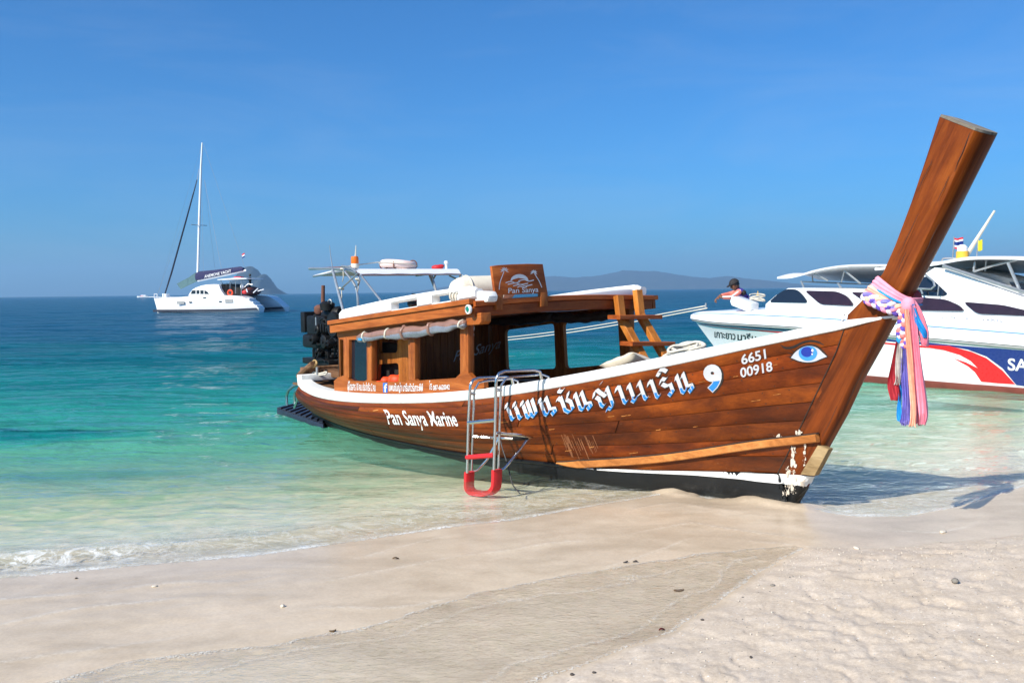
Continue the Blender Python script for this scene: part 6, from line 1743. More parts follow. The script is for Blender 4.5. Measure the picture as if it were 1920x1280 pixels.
def on_spd(off=.006):
    def f(px, py):
        o_, d_ = SB.lray(px, py); h_ = SBT.ray_cast(o_, d_)
        if h_[0] is None: return None
        n_ = h_[1]; n_ = n_ if n_.y > 0 else -n_
        return h_[0] + n_ * off
    return f
def paint(name, poly, mat, off, parent, g=9):
    v_, f_ = fill_poly(poly, 7, g); return layered(name, [(v_, f_, M[mat], on_spd(off))], parent)
paint('navy_stripe', [(1306, 605.5), (1400, 612), (1493, 619), (1580, 627), (1663, 635.5), (1700, 639), (1743, 642), (1780, 646), (1840, 651), (1921, 657), (1921, 723.5), (1906, 721.5), (1880, 690), (1850, 668), (1815, 655), (1780, 648.5), (1740, 646), (1700, 643), (1663, 639), (1580, 630.5), (1493, 621.5), (1400, 614), (1310, 606.5)], 'navy', .006, sh_)
paint('red_stripe', [(1312, 607.5), (1400, 616), (1493, 624), (1580, 633), (1663, 642), (1700, 645), (1740, 648.5), (1740, 652), (1700, 649), (1663, 645), (1580, 636), (1493, 626.5), (1400, 618), (1318, 609)], 'swoosh', .006, sh_)
paint('red_swoosh', [(1736, 646), (1780, 648), (1822, 659), (1850, 671), (1880, 694), (1904, 720), (1872, 718), (1840, 715), (1828, 697), (1815, 686), (1788, 671), (1812, 679), (1834, 690), (1820, 676), (1800, 665), (1770, 656), (1738, 651)], 'swoosh', .0085, sh_)
bs_ = []
for sg in (1, -1):
    mb = MB(); rg = []
    for a, b in zip(Sh, Cw):
        k = max(0, (.10 - b.z) / (a.z - b.z)); u = b.lerp(a, k); o2 = Vector((0, .014, 0)); rg.append([Vector((q.x, q.y * sg, q.z)) for q in (u - o2, u + o2, b + o2 * 1.4, Vector((b.x - .04, b.y * .93, -.12)), Vector((b.x - .04, b.y * .85, -.12)))])
    mb.loft(rg); mb.build('boot_stripe', M['boot'], spd, smooth='auto')
v_, f_ = text_quad('SA', (1890, 693), (1928, 695), 31, .02); layered('painted_name', [(v_, f_, M['letter_white'], on_spd(.0095))], sh_)
v_, f_ = text_quad('เกาะยาว', (1340, 632), (1379, 636.5), 19, .012); layered('painted_name', [(v_, f_, M['letter_black'], on_spd(.007))], sh_)
v_, f_ = text_quad('มารีน', (1383, 637), (1418, 641), 19, .012); layered('painted_name', [(v_, f_, M['letter_black'], on_spd(.007))], sh_)
# cabin: the side profile carried right across, leaning in towards the top
CV = 1.16
def cab(px, py): return SB.v(px, py, CV)
prof_ = [(1434, 570), (1452, 553), (1473, 540.2), (1500, 539.8), (1560, 540.5), (1630, 542.5), (1700, 545), (1717, 523), (1731, 511), (1745, 501.5), (1758, 502.5), (1790, 512), (1830, 526), (1875, 542), (1920, 558), (1990, 584), (2060, 606), (2060, 660), (1920, 632), (1743, 617), (1563, 603), (1434, 592)]
P = [cab(*q) for q in prof_]; zmin = min(p.z for p in P)
rings = []
for sg, ins in ((1, 0), (1, .05), (-1, .05), (-1, 0)):
    rings.append([Vector((p.x, sg * (CV - ins * 0 - .16 * max(0, (p.z - 1.3))), p.z)) for p in P])
mb = MB(); mb.loft([rings[0], rings[3]]); cb = mb.build('cabin', M['white_clean'], spd, bevel=.02)
def on_cab(off=.01):
    def f(px, py):
        p = SB.v(px, py, CV)
        for _ in range(3): p = SB.v(px, py, CV - .16 * max(0, p.z - 1.3) + off)
        return p
    return f
def pane(name, poly, mat, off=.012):
    P = [on_cab(off)(*q) for q in poly]; P = round_poly([Vector(p) for p in P], .09, 4)
    mb = MB(); mb.prism(P, (0, -.05, 0)); return mb.build(name, M[mat], spd)
pane('window', [(1441, 566.5), (1458, 551), (1474, 541.5), (1494, 542.2), (1506, 554), (1515, 567.5)], 'tint', .014)
pane('window', [(1508, 544.5), (1568, 546), (1588, 554.5), (1602, 573.5), (1538, 570.5)], 'redtint')
pane('window', [(1594, 547), (1640, 549), (1713, 556), (1773, 561), (1798, 572), (1809, 583), (1713, 581.5), (1640, 578)], 'redtint')
pane('window', [(1805, 565.5), (1880, 571.5), (1921, 581), (1960, 588), (1960, 596), (1921, 592), (1831, 588)], 'redtint')
pane('window', [(1700, 549), (1719, 526), (1738, 516), (1752, 527), (1777, 551), (1770, 555), (1735, 554)], 'tint')
v_, f_ = text_quad('จำนวนผู้โดยสาร 25 คน คนประจำเรือ 2 คน', (1762, 602), (1882, 608), 14, .006); layered('cabin_lettering', [(v_, f_, M['letter_navy'], on_cab(.014))], spd)
# canvas tops on steel frames
def top_sheet(name, near, far, mat, vn, vf, th=.05):
    A = px_curve(near, 18); B_ = px_curve(far, 18); rings = []
    for (a, b), (c, d) in zip(A, B_):
        p, q = SB.v(a, b, vn), SB.v(c, d, vf); q = Vector((p.x * .7 + q.x * .3, vf, q.z)); r_ = []
        for k in range(9):
            t = k / 8; w_ = p.lerp(q, t); r_.append(w_ + Vector((0, 0, .10 * math.sin(math.pi * t))))
        rings.append([v + Vector((0, 0, th)) for v in r_] + r_[::-1])
    mb = MB(); mb.loft(rings); o = mb.build(name, mat, spd, smooth='auto'); return o
top_sheet('front_top', [(1457, 522.5), (1480, 522), (1502, 517), (1527, 509.5), (1560, 503), (1597, 499.5), (1657, 499), (1720, 501)], [(1470, 526), (1500, 527), (1530, 528), (1570, 530), (1610, 532), (1650, 533), (1690, 534), (1730, 534)], M['canvas'], 1.05, -.95, .035)
top_sheet('main_top', [(1640, 507), (1700, 502), (1745, 499), (1775, 493.5), (1800, 489), (1827, 486.5), (1880, 486.5), (1925, 488), (2000, 493)], [(1690, 512), (1745, 511), (1790, 512), (1830, 511), (1870, 512), (1910, 513), (1960, 514), (2010, 515), (2080, 518)], M['canvas'], 1.05, -1.0, .05)
def st_(pts, v, r_, mat='galv', nm='frame_tube'):
    tube_o(nm, [SB.v(x, y, v) for x, y in pts], r_, M[mat], spd, 7)
for pts, v, r_ in ((((1502, 527), (1508, 541)), 1.0, .02), (((1571, 531), (1579, 543)), 1.0, .02), (((1527, 513), (1552, 526)), .9, .016), (((1583, 507), (1613, 531)), .9, .018), (((1583, 508), (1577, 529)), .6, .014), (((1523, 516), (1524, 530)), .3, .014), (((1502, 528), (1560, 530), (1660, 534)), .0, .016),
                  (((1768, 498), (1830, 519), (1922, 548)), 1.14, .030), (((1828, 491), (1825.5, 509)), .9, .02), (((1825.5, 509), (1865, 497), (1908, 487)), .9, .018), (((1890, 493), (1901, 518), (1911, 541)), 1.0, .026), (((1847, 508), (1849, 488)), .5, .014), (((1836, 522), (1835, 532)), 1.0, .014), (((1866, 536), (1885, 534)), .9, .016), (((1733, 513), (1750, 527), (1752, 536), (1746, 542), (1719, 541)), 1.22, .018), (((1726, 541), (1730, 551)), 1.22, .016), (((1760, 535), (1758, 554)), 1.22, .010)):
    st_(catmull([(a, b, 0) for a, b in pts], 8)[0:0] or pts, v, r_)
# dark shape of seats and console under the main top
mb = MB(); mb.prism([SB.v(x, y, .5) for x, y in ((1795, 506), (1850, 512), (1930, 530), (1960, 560), (1900, 556), (1850, 538), (1800, 520))], (0, -.9, 0)); mb.build('console', M['grey_roof'], spd)
mb = MB(); mb.prism([SB.v(x, y, .7) for x, y in ((1892, 528), (1935, 535), (1950, 565), (1915, 556), (1900, 542))], (0, -1.2, 0)); mb.build('console_glass', M['tint'], spd)
# aerial, beacon and flags on the main top
tube_o('aerial', [SB.v(1811, 481, .3), SB.v(1838, 438, .3), SB.v(1865, 395, .3)], [.045, .03, .018], M['cream'], spd)
bc = SB.v(1804, 487, .5); mb = MB(); mb.lathe([(.10, 0), (.10, .14), (.085, .15)], bc, n=16); bq_ = mb.build('beacon', M['yellow_paint'], spd, smooth='auto'); mb = MB(); mb.lathe([(.085, .151), (.085, .22), (.05, .26), (0, .265)], bc, n=16); mb.build('lens', M['white_clean'], bq_, smooth='auto')
tube_o('roof_bar', catmull([SB.v(x, y, .4) for x, y in ((1766, 492), (1768, 485), (1780, 484), (1800, 485), (1815, 484))], 14), .02, M['galv'], spd)
def flag(name, px0, py0, px1, py1, stripes, staff, v, parent, label=None):
    fl = empty(name); fl.parent = parent
    tube_o('staff', [SB.v(*staff[0], v), SB.v(*staff[1], v)], .012, M['galv'], fl)
    tot_ = sum(s_[0] for s_ in stripes); y = 0
    for k, (hgt, mat) in enumerate(stripes):
        mb = MB(); n = 9; rings = []
        for i in range(n + 1):
            t = i / n; x = px0 + (px1 - px0) * t; a = py0 + (py1 - py0) * y / tot_ + 1.2 * math.sin(t * 5); b = py0 + (py1 - py0) * (y + hgt) / tot_ + 1.2 * math.sin(t * 5)
            dv = .03 * math.sin(t * 7); A, B_ = SB.v(x, a, v + dv), SB.v(x, b, v + dv)
            rings.append([A + Vector((0, .006, 0)), B_ + Vector((0, .006, 0)), B_ - Vector((0, .006, 0)), A - Vector((0, .006, 0))])
        mb.loft(rings); mb.build('stripe', M[mat], fl); y += hgt
    return fl
flag('tricolour_flag', 1790, 446, 1806, 466, [(1, 'swoosh'), (1, 'letter_white'), (2, 'navy'), (1, 'letter_white'), (1, 'swoosh')], ((1789, 444), (1786, 487)), .2, spd)
flag('yellow_flag', 1834, 450, 1842, 470, [(1, 'yellow')], ((1834, 448), (1831, 487)), -.2, spd)
tube_o('bow_stay', [SB.v(1343, 646, .10), SB.v(1330, 632, .06), SB.v(1319, 620, .03)], .02, M['white_clean'], spd)
# white box standing on the bow rail
bx = SB.v(1388, 571, .9); bo = empty('cooler_box', SB.world(bx), SB.rz, 'white moulded box tilted against the bow deck of the speedboat', 'box')
Pb = [SB.v(x, y, .95) - bx for x, y in ((1371, 556), (1376, 555.5), (1408, 568), (1407, 581), (1402, 585), (1371, 573), (1368, 565))]
mb = MB(); mb.prism(Pb, (0, -.28, 0)); mb.build('body', M['white_clean'], bo, bevel=.03)
Pb2 = [SB.v(x, y, .955) - bx for x, y in ((1377, 559), (1403, 569.5), (1402, 579), (1376, 569))]
mb = MB(); mb.prism(Pb2, (0, .012, 0)); mb.build('panel', M['white_board'], bo, bevel=.006)
# loops of rope on the bow deck
pts = [Vector((.16 * math.cos(a), .13 * math.sin(a), .05 + .05 * math.sin(a * .7) + .0012 * i)) for i, a in enumerate(np.linspace(0, 22, 80))]
o = MB().tube(pts, .014, 6).build('deck_rope', M['rope'], None, smooth=True); o.location = SB.world(SB.v(1420, 567, .4)); tag(o, 'loops of pale rope on the speedboat deck in front of its windscreen', 'rope')
# two mooring lines running off to the left behind the wooden boat
for k, (a, b) in enumerate((((1324, 573), (850, 640)), ((1326, 577.5), (852, 645)))):
    p, q = SB.world(SB.v(*a, .2)), at_z(*b, -.1); pts = [p.lerp(q, i / 30) + Vector((0, 0, -.14 * math.sin(math.pi * i / 30))) for i in range(31)]
    o = MB().tube([v - p for v in pts], .014, 6).build('mooring_line', M['rope'], None, smooth=True); o.location = p
    tag(o, ('upper of the two pale mooring lines from the speedboat bow', 'lower of the two pale mooring lines from the speedboat bow')[k], 'rope', 'mooring lines of the speedboat')
tube_o('bow_cleat', [SB.v(1323, 577, .2), SB.v(1323.5, 568, .2)], .02, M['galv'], spd)

# man crouching on the bow deck, leaning on his arms
Yp = SB.world(SB.v(1395, 560, .1)).y
def pw(px, py, dy=0): return at_y(px, py, Yp + dy)
root = pw(1402, 572); pm = empty('person', root, 0, 'man in black cap, coral sleeves and purple shirt leaning over the speedboat bow', 'person')
def pl_(px, py, dy=0, r=.05, r2=None): q = pw(px, py, dy) - root; return (q.x, q.y, q.z, r) if r2 is None else (q.x, q.y, q.z, r, r2)
J = {'pel': pl_(1404, 566, 0, .15, .12), 'bel': pl_(1400, 559, 0, .15, .12), 'che': pl_(1391, 549, 0, .155, .12), 'nek': pl_(1384, 541.5, 0, .07), 'nk2': pl_(1381, 538, 0, .055),
     'shl': pl_(1385, 547, -.17, .075), 'shr': pl_(1390, 546, .18, .075), 'hil': pl_(1398, 568, -.1, .11), 'knl': pl_(1380, 570, -.12, .08), 'anl': pl_(1404, 574, -.12, .05), 'hir': pl_(1402, 568, .12, .11), 'knr': pl_(1384, 570, .14, .08), 'anr': pl_(1408, 574, .14, .05)}
grow('body', J, [('pel', 'bel'), ('bel', 'che'), ('che', 'nek'), ('nek', 'nk2'), ('che', 'shl'), ('che', 'shr'), ('pel', 'hil'), ('hil', 'knl'), ('knl', 'anl'), ('pel', 'hir'), ('hir', 'knr'), ('knr', 'anr')], M['cloth_purple'], pm)
A1 = {'s': pl_(1389, 544, -.19, .072), 'e': pl_(1373, 557, -.26, .058), 'w': pl_(1354, 557.5, -.22, .045)}
grow('sleeve', A1, [('s', 'e'), ('e', 'w')], M['cloth_coral'], pm)
A2 = {'s': pl_(1386, 546, .19, .065), 'e': pl_(1368, 551, .24, .05), 'w': pl_(1352, 554, .08, .042)}
grow('sleeve', A2, [('s', 'e'), ('e', 'w')], M['cloth_coral'], pm)
v1 = {'a': pl_(1388, 545, -.06, .14, .10), 'b': pl_(1397, 555, -.08, .15, .11)}
grow('vest', v1, [('a', 'b')], M['cloth_black'], pm)
ST = {'s': pl_(1389, 543.3, -.23, .02), 'e': pl_(1372, 556, -.315, .018), 'w': pl_(1354, 556.5, -.26, .016)}
grow('sleeve_stripe', ST, [('s', 'e'), ('e', 'w')], M['letter_white'], pm)
W1 = {'w': pl_(1354, 557.5, -.22, .035), 'p': pl_(1348, 556.5, -.2, .04)}
grow('forearm', {'w': pl_(1356, 557.5, -.22, .036), 'p': pl_(1350, 556.8, -.21, .032)}, [('w', 'p')], M['skin'], pm); grow('forearm', {'w': pl_(1354, 554, .10, .036), 'p': pl_(1348, 555, .06, .032)}, [('w', 'p')], M['skin'], pm)
hand(pm, pl_(1350, 556.8, -.21)[:3], (-1, 0, -.5), (0, 0, 1), 1.15, .8); hand(pm, pl_(1348, 555, .06)[:3], (-.8, 0, -.9), (0, 0, 1), 1.15, .8)
hc = pl_(1377.5, 534.5, -.02)[:3]; hd, rot = head_obj(pm, hc, math.pi * 1.06, .45, 1.08)
mb = MB(); rings = []
for i in range(8):
    th = math.pi / 2 * i / 7; rings.append([Vector(hc) + rot @ (Vector((math.cos(2 * math.pi * k / 22) * .112 * max(.04, math.cos(th)) - .004, math.sin(2 * math.pi * k / 22) * .094 * max(.04, math.cos(th)), .036 + .105 * math.sin(th))) * 1.08) for k in range(22)])
mb.loft(rings); cp = mb.build('cap', M['cloth_black'], hd, smooth=True)
mb = MB(); mb.prism([Vector(hc) + rot @ (Vector(q) * 1.08) for q in ((.09, -.075, .045), (.155, -.055, .032), (.172, 0, .030), (.155, .055, .032), (.09, .075, .045))], rot @ Vector((0, 0, .010))); mb.build('peak', M['cloth_black'], cp)

# ------------------------------------------------------------------ catamaran at anchor
co_ = at_z(385, 583.5); CT = Frame(co_, (-.966, .259))
cat = empty('sailing_catamaran', CT.o, CT.rz, 'white sailing catamaran with bare mast and navy boom cover anchored offshore', 'boat')
def cz(px, py): return 270 + px * 250 / 1920, 480 + py * 250 / 1920          # from an enlarged crop to picture pixels
def cv(px, py, v=2.5): return CT.v(*cz(px, py), v)
def cprism(name, poly, v, th, mat, parent=cat, bevel=0.0, lab=None):
    mb = MB(); mb.prism([cv(x, y, v) for x, y in poly], (0, -th, 0)); return mb.build(name, M[mat], parent, bevel=bevel, label=lab)
def chull(name, shift):
    """a slim hull lofted from bow to stern"""
    top_ = [(75, 605), (200, 602), (500, 590), (700, 575), (1000, 566), (1280, 570), (1420, 590), (1520, 650), (1632, 748)]
    bot_ = [(128, 800), (240, 798), (500, 797), (700, 796), (1000, 790), (1280, 780), (1420, 775), (1520, 772), (1632, 768)]
    T = catmull([cv(x, y, 2.5) for x, y in top_], 28); B_ = catmull([cv(x, y, 2.5) for x, y in bot_], 28); rings = []
    for i, (a, b) in enumerate(zip(T, B_)):
        t = i / 27; w_ = .06 + .74 * math.sin(min(1, t * 2.2) * math.pi / 2); w_ *= 1 if t < .8 else 1 - .25 * (t - .8) / .2
        rings.append([Vector((p.x, 2.5 - .8 + sy * w_ * k + shift, p.z)) for p, sy, k in ((a, 1, .96), (a.lerp(b, .35), 1, 1), (a.lerp(b, .75), 1, .92), (Vector((b.x, 0, min(b.z, 0) - .25)), 1, .5), (Vector((b.x, 0, min(b.z, 0) - .25)), -1, .5), (a.lerp(b, .75), -1, .92), (a.lerp(b, .35), -1, 1), (a, -1, .96))])
    mb = MB(); mb.loft(rings); return mb.build(name, M['white_clean'], cat, smooth='auto')
chull('hull', 0); chull('hull', -5.0)
for shift in (0, -5.0):
    mb = MB(); mb.prism([cv(x, y, 2.52) + Vector((0, shift, 0)) for x, y in ((125, 772), (700, 770), (1200, 764), (1600, 745), (1622, 775), (1200, 794), (130, 806))], (0, -1.6, 0)); mb.build('boot_stripe', M['platform'], cat)
mb = MB(); mb.box((cv(700, 600, 0).x - .6, -.8, 1.35), (6.6, 4.2, .30)); mb.build('bridge_deck', M['white_clean'], cat, bevel=.05)
# stern steps of the near hull
for i in range(3):
    p = cv(1480 + i * 55, 618 + i * 52, 2.4); mb = MB(); mb.box((p.x, 1.7, p.z), (.45, 1.2, .16)); mb.build('stern_step', M['white_clean'], cat, bevel=.02)
cprism('coachroof', [(630, 575), (660, 525), (690, 485), (740, 455), (820, 425), (900, 410), (1000, 405), (1078, 410), (1092, 455), (1115, 505), (1155, 560), (1160, 580)], 1.3, 4.4, 'white_clean', bevel=.12)
cprism('saloon_window', [(672, 545), (690, 494), (780, 490), (880, 495), (915, 515), (935, 548), (800, 546)], 1.325, .05, 'tint')
for x in (745, 800, 860): cprism('window_bar', [(x, 490), (x + 9, 490), (x + 9, 548), (x, 548)], 1.345, .03, 'white_board')
for q in (((470, 650), (578, 650), (578, 690), (472, 692)), ((1165, 620), (1280, 622), (1280, 668), (1170, 676))): cprism('hull_window', q, 2.53, .05, 'grey_roof')
for x, y in ((665, 665), (1097, 655), (870, 600)): cprism('porthole', [(x - 22, y - 8), (x + 20, y - 9), (x + 22, y + 6), (x - 18, y + 9)], 2.53, .05, 'tint')
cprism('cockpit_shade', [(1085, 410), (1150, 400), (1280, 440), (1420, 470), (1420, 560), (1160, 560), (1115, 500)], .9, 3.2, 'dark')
cprism('bimini', [(1050, 345), (1060, 335), (1330, 312), (1470, 318), (1482, 330), (1330, 338)], 1.4, 3.2, 'white_clean', bevel=.02)
for x, y0, y1 in ((1110, 345, 430), (1240, 338, 560), (1320, 335, 545), (1402, 332, 560)):
    tube_o('bimini_post', [cv(x, y0, 1.2), cv(x, y1, 1.2)], .035, M['galv'], cat, 6)
for i in range(7):
    tube_o('winch_gear', [cv(1130 + i * 22, 385 + (i % 3) * 18, .95), cv(1135 + i * 22, 520, .95)], .03, M['engine'], cat, 5)
# mast, boom, sail cover, rigging: picture pixels from a second crop
def mz(px, py): return 240 + px * 320 / 1170, 250 + py * 320 / 1170
def mv(px, py, v=0): return CT.v(*mz(px, py), v)
tube_o('mast', [mv(478, 975), mv(490, 560), mv(500, 240), mv(509, 65)], [.13, .13, .11, .08], M['galv'] if False else M['white_clean'], cat, 10)
tube_o('spreader', [mv(432, 625, 1.0), mv(488, 630, 0), mv(540, 632, -1.0)], .035, M['galv'], cat, 6)
tube_o('furled_jib', [mv(252, 1105), mv(300, 950), mv(400, 590), mv(474, 318)], [.07, .09, .08, .05], M['platform'], cat, 8)
for a, b, r_, v0, v1 in (((500, 250), (205, 1100), .012, 0, 2.4), ((509, 66), (205, 1098), .010, 0, 0), ((520, 80), (806, 935), .016, 0, 0), ((524, 320), (640, 925), .018, 0, 1.5), ((505, 250), (516, 950), .014, 0, 2.0), ((524, 320), (596, 930), .012, 0, -1.5), ((474, 318), (486, 245), .03, 0, 0)):
    tube_o('stay', [mv(*a, v0), mv(*b, v1)], r_ * .8, M['galv'], cat, 5)
tube_o('boom', [mv(478, 1010), mv(640, 975), mv(812, 938)], [.10, .12, .10], M['white_clean'], cat, 8)
rings = []
for x, yt, yb in ((468, 958, 1005), (500, 945, 1002), (600, 936, 980), (690, 924, 962), (770, 913, 944), (792, 922, 938)):
    a, b = mv(x, yt), mv(x, yb); rings.append([Vector((a.x, dy * k, a.z + (b.z - a.z) * t)) for dy, k, t in ((.14, 1, 0), (.24, 1, .5), (.2, 1, 1), (-.2, 1, 1), (-.24, 1, .5), (-.14, 1, 0))])
mb = MB(); mb.loft(rings); mb.build('sail_cover', M['navy_cloth'], cat, smooth='auto')
v_, f_ = text_quad('ANEMONE YACHT', mz(524, 991), mz(706, 952), 7.4, .008); layered('cover_lettering', [(v_, f_, M['letter_white'], lambda x, y: CT.v(x, y, .30))], cat)
mb = MB(); mb.prism([cv(x, y, .1) for x, y in ((470, 400), (520, 372), (640, 310), (740, 238), (764, 262), (764, 366), (640, 420), (530, 476))], (0, -.06, 0)); mb.build('sun_shade', M['green_cloth'], cat)
# small gear on deck
for x in (150, 280): tube_o('pulpit', [cv(x, 600, 2), cv(x, 545, 2), cv(x + 40, 545, 2), cv(x + 40, 600, 2)], .05, M['white_clean'], cat, 6)
cprism('anchor_box', [(262, 540), (308, 545), (312, 592), (264, 592)], .5, .7, 'white_clean')
def put(o, p, label, catg, group=None):
    o.location = CT.world(p); o.rotation_euler = (0, 0, CT.rz); return tag(o, label, catg, group)
put(MB().torus((0, 0, 0), .26, .085, (0, 1, 0), 24, 8).build('life_ring', M['orange'], None, smooth=True), cv(1242, 528, 1.45), 'orange life ring hung on the side of the catamaran cockpit', 'life ring')
put(MB().ball((0, 0, 0), .28, 10, (1.1, .8, .75)).build('fuel_can', M['red'], None, smooth=True), cv(1450, 520, 1.0), 'red rounded can at the catamaran stern beside the dinghy', 'can')
put(MB().ball((0, 0, 0), .22, 10, (.9, .9, 1.1)).build('radar_dome', M['white_clean'], None, smooth=True), cv(1415, 440, 1.0), 'pale round dome on a post at the catamaran stern', 'dome')
put(MB().box((0, 0, 0), (.8, .6, .10)).build('roof_board', M['swoosh'], None, bevel=.03), cv(1365, 305, .6), 'red board lying on the catamaran awning', 'board')
dn0 = cv(1560, 500, -.2); rings = []
for k in range(9):
    t = k / 8; w_ = .18 + .82 * math.sin(math.pi * (t * .8 + .1)); y = (t - .5) * 2.6
    rings.append([Vector((.62 * w_ * math.cos(a), y, .50 * w_ * math.sin(a) - .05)) for a in np.linspace(0, 2 * math.pi, 12, endpoint=False)])
dg_ = empty('dinghy', CT.world(dn0), CT.rz, 'brown dinghy hanging from davits at the stern of the catamaran', 'dinghy')
mb = MB(); mb.loft(rings); mb.build('hull', M['brown_hull'], dg_, smooth=True)
for q in (((1475, 470), (1490, 520)), ((1575, 530), (1645, 465))): tube_o('rail', [cv(*q[0], 1.2) - dn0, cv(*q[1], 1.2) - dn0], .06, M['white_clean'], dg_, 6)
tube_o('davit', [cv(1420, 470, 1.0), cv(1500, 400, 1.0), cv(1560, 410, 1.0)], .05, M['galv'], cat, 6); tube_o('davit', [cv(1640, 505, .6), cv(1728, 480, .6)], .06, M['white_clean'], cat, 6)
fp_ = cv(1530, 445, .1); ps = empty('person', CT.world(fp_), CT.rz, 'small dark figure standing at the stern of the catamaran above the dinghy', 'person')
grow('body', {'pel': (0, 0, .35, .16, .12), 'che': (0, 0, .80, .17, .12), 'nek': (0, 0, 1.02, .07), 'shl': (0, .2, .93, .07), 'hal': (.1, .45, .75, .04), 'shr': (0, -.2, .93, .07), 'har': (.4, -.3, .72, .04), 'knl': (.1, .1, .1, .08), 'anl': (0, .1, -.3, .05), 'knr': (.1, -.1, .1, .08), 'anr': (0, -.1, -.3, .05)},
     [('pel', 'che'), ('che', 'nek'), ('che', 'shl'), ('shl', 'hal'), ('che', 'shr'), ('shr', 'har'), ('pel', 'knl'), ('knl', 'anl'), ('pel', 'knr'), ('knr', 'anr')], M['cloth_black'], ps)
mb = MB(); mb.ball((0, 0, 1.20), .125, 8, (1, .85, 1.15)); mb.build('head', M['hair'], ps, smooth=True)
fq = mv(786, 838); fl = empty('ensign', CT.world(fq), CT.rz, 'small red and white flag flying from the backstay of the catamaran', 'flag')
for k, m_n in enumerate(('swoosh', 'letter_white', 'navy')):
    mb = MB(); mb.box((-.08, 0, .14 - k * .14), (.32, .03, .13), Matrix.Rotation(.5, 3, 'Y')); mb.build('stripe', M[m_n], fl)

# far boats and a marker on the water
for i, (px, py, L, lab) in enumerate(((268, 554.5, 10, 'white motor boat speeding far out beyond the catamaran bow'), (141, 553.6, 9, 'tiny white boat on the horizon at the far left'))):
    p = at_z(px, py + .6 if i else py + 1.0); p = at_y(px, py, min(p.y, 900 if i else 760)); p.z = 0
    fb_ = empty('motor_boat', p, 0, lab, 'boat')
    mb = MB(); mb.loft([[Vector((x, y * w_, z_)) for y, z_ in ((-1, .9), (1, .9), (.7, -.2), (-.7, -.2))] for x, w_ in ((-L / 2, .15), (-L / 3, 1.0), (L / 2, 1.3))]); mb.build('hull', M['white_clean'], fb_)
    mb = MB(); mb.box((.6, 0, 1.4), (L * .4, 1.6, .9)); mb.build('cabin', M['white_clean'], fb_, bevel=.1)
    mb = MB(); mb.box((-.8, 0, 1.0), (L * .3, 1.9, .3)); mb.build('stripe', M['swoosh'], fb_)
    mb = MB(); mb.loft([[Vector((x, y, z_)) for y, z_ in ((-w_, -.05), (-w_ * .6, h_), (w_ * .6, h_ * .8), (w_, -.05))] for x, w_, h_ in ((L * .45, 1.2, .3), (L * 1.0, 2.0, .45), (L * 2.4, 2.6, .15), (L * 3.2, 2.8, .02))]); mb.build('wake', plain('wake_foam', (.7, .72, .74), .8), fb_, smooth=True)
bp_ = at_z(1421, 541.8); bp_ = at_y(1421, 541.8, 230); bp_.z = 0
by = empty('marker_buoy', bp_, 0, 'small yellow marker buoy far out to the left of the speedboat cabin', 'buoy')
MB().lathe([(.0, -.2), (.35, -.1), (.35, .25), (.1, .4), (.06, 1.0), (0, 1.02)], (0, 0, 0), n=12).build('float', M['yellow_paint'], by, smooth='auto')

# ------------------------------------------------------------------ little things washed up on the beach
def ground(px, py):
    p = at_z(px, py, .03)
    for _ in range(4):
        zz = float(sand_full(np.array([[p.x]]), np.array([[p.y]]))[0][0, 0]); p = at_z(px, py, zz)
    return p
m_leaf = plain('dead_leaf', lin((112, 90, 62)), .8, var=.3); m_coral = plain('bleached_coral', lin((206, 196, 180)), .8, var=.2); m_dark = plain('dark_stone', lin((74, 66, 60)), .7, var=.3); m_grey = plain('grey_pumice', lin((128, 122, 114)), .85, var=.25); m_redw = plain('red_weed', lin((96, 30, 30)), .7, var=.3)
def stone(px, py, r, mat, label, catg, sc=(1, .8, .5), seed=0, group=None):
    rr = random.Random(seed); p = ground(px, py); mb = MB(); mb.ball((0, 0, 0), r, 7, sc)
    for v in mb.v:
        k = 1 + .30 * (rr.random() - .5); v *= k
    o = mb.build(catg.replace(' ', '_'), mat, None, smooth=True); o.location = p + Vector((0, 0, r * sc[2] * .5)); o.rotation_euler = (0, 0, rr.random() * 6); tag(o, label, catg, group); return o
def leaf(px, py, L, mat, label, catg='leaf', rot=0, seed=0):
    p = ground(px, py); mb = MB(); n = 9; rr = random.Random(seed); a = []; b = []
    for i in range(n + 1):
        t = i / n; w_ = L * .20 * math.sin(math.pi * min(1, t * 1.05 + .02)) ** .8; z_ = .006 + .004 * math.sin(t * 4 + seed)
        a.append([Vector(((t - .5) * L, -w_, z_ + .004)), Vector(((t - .5) * L, 0, z_)), Vector(((t - .5) * L, w_, z_ + .005)), Vector(((t - .5) * L, w_ * .96, z_ + .003)), Vector(((t - .5) * L, 0, z_ - .003)), Vector(((t - .5) * L, -w_ * .96, z_ + .002))])
    mb.loft(a); o = mb.build('leaf', mat, None, smooth=True); o.location = p; o.rotation_euler = (0, 0, rot); tag(o, label, catg); return o
leaf(742, 1048, .042, m_leaf, 'brown leaf lying alone on the wet sand left of the middle', rot=.2)
leaf(1273, 1108, .07, m_leaf, 'largest brown leaf, half sunk in the backwash near the dry sand', rot=.4, seed=2)
leaf(624, 1184, .035, m_leaf, 'small dark leaf at the upper edge of the backwash', rot=.3, seed=3)
leaf(1173, 1055, .03, m_dark, 'dark leaf fragment on wet sand, left one of a close pair', rot=.1, seed=4); leaf(1191, 1054, .03, m_dark, 'dark leaf fragment on wet sand, right one of a close pair', rot=-.3, seed=5)
leaf(1241, 1182, .032, m_redw, 'dark red scrap of weed at the edge of the dry sand', 'weed', rot=.2, seed=6)
stone(1449, 1098, .015, m_grey, 'grey stone with a pale side at the edge of the dry sand', 'stone', seed=1)
stone(1317, 1162, .010, m_dark, 'small black pebble just above the edge of the backwash', 'pebble', seed=2)
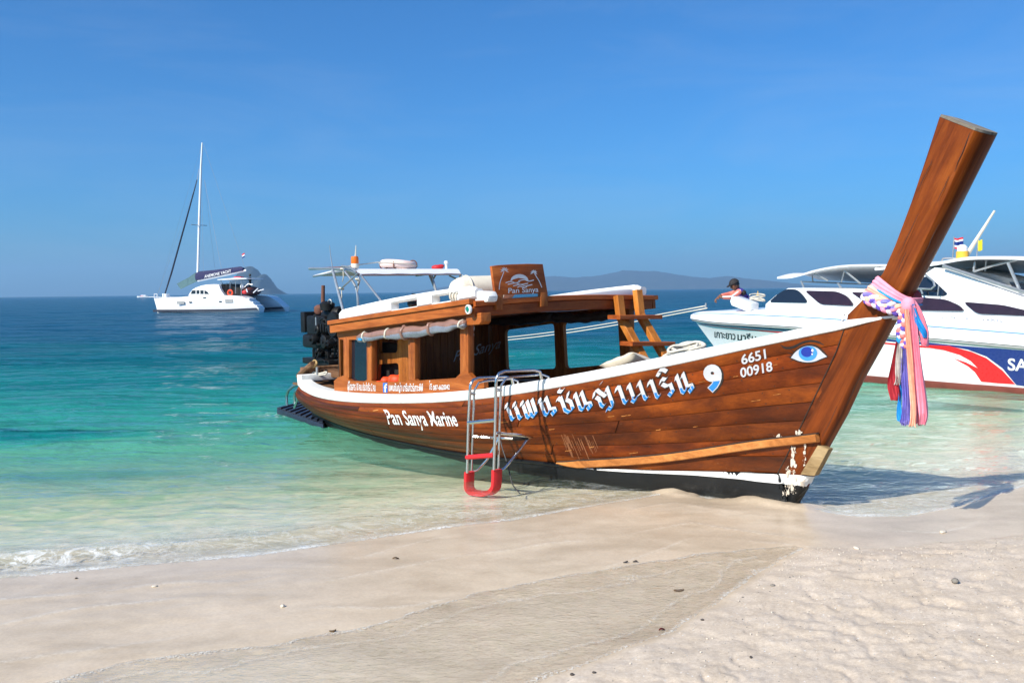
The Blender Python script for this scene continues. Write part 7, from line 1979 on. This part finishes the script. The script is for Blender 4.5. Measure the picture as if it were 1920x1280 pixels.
stone(1073, 1265, .012, m_dark, 'black pebble at the bottom edge of the dry sand, leftmost of two', 'pebble', seed=3)
stone(1114, 1261, .010, m_dark, 'black pebble at the bottom edge of the dry sand, rightmost of two', 'pebble', seed=4)
stone(1791, 1091, .020, m_grey, 'knobbly grey lump of pumice on the dry sand at the right', 'stone', (1, .9, .8), seed=5)
stone(1606, 1028, .024, m_coral, 'pale piece of coral on the rim of the dry sand', 'coral', (1.3, .7, .4), seed=6)
stone(1768, 997, .026, m_coral, 'pale flat coral piece on the smooth wet sand at the right', 'coral', (1.4, .8, .35), seed=7)
stone(530, 1137, .013, m_coral, 'little pale coral knob alone on the wet sand in front', 'coral', (1, .9, .8), seed=8)
stone(290, 1099, .014, m_coral, 'pale shell fragment on the wet sand at the left', 'shell', (1.2, .7, .4), seed=9)
stone(143, 1084, .010, m_dark, 'tiny dark pebble on the wet sand near the left foam', 'pebble', seed=10)
stone(1408, 1232, .010, m_dark, 'small dark crumb low on the dry sand', 'pebble', (1, .6, .5), seed=11)
# crumbs of shell and stone that nobody could count
def crumbs(name, mat, n, seed, rmin, rmax, label):
    rr = random.Random(seed); mb = MB(); k = 0; xs = []; ys = []
    while len(xs) < n:
        px, py = rr.uniform(1050, 1925), rr.uniform(1005, 1278)
        if rr.random() < .55: py = 1020 + abs(rr.gauss(0, 45)); px = rr.uniform(1380, 1925)
        p = at_z(px, py, .05); xs.append(p.x); ys.append(p.y)
    X_, Y_ = np.array([xs]), np.array([ys]); zz, _, _, _, dr, _ = sand_full(X_, Y_)
    base = [Vector(q) for q in ((1, 0, 0), (-.5, .87, 0), (-.5, -.87, 0), (0, 0, .9), (0, 0, -.9))]; fcs = [(0, 1, 3), (1, 2, 3), (2, 0, 3), (1, 0, 4), (2, 1, 4), (0, 2, 4)]
    for x, y, z_, d_ in zip(xs, ys, zz[0], dr[0]):
        if d_ < .5: continue
        r_ = rmin + (rmax - rmin) * rr.random() ** 2.5; rt = Matrix.Rotation(rr.random() * 6, 3, 'Z') @ Matrix.Rotation(rr.random() * 2, 3, 'X')
        mb.add([Vector((x, y, z_ + r_ * .3)) + rt @ Vector((b.x * r_ * rr.uniform(.6, 1.3), b.y * r_ * rr.uniform(.6, 1.2), b.z * r_ * rr.uniform(.4, .9))) for b in base], fcs)
    o = mb.build(name, mat, None); return tag(o, label, 'shell grit', kind='stuff')
crumbs('shell_grit', m_coral, 900, 1, .002, .008, 'pale crumbs of shell and coral strewn over the dry sand')
crumbs('dark_grit', m_grey, 260, 2, .002, .007, 'grey crumbs of stone strewn over the dry sand')
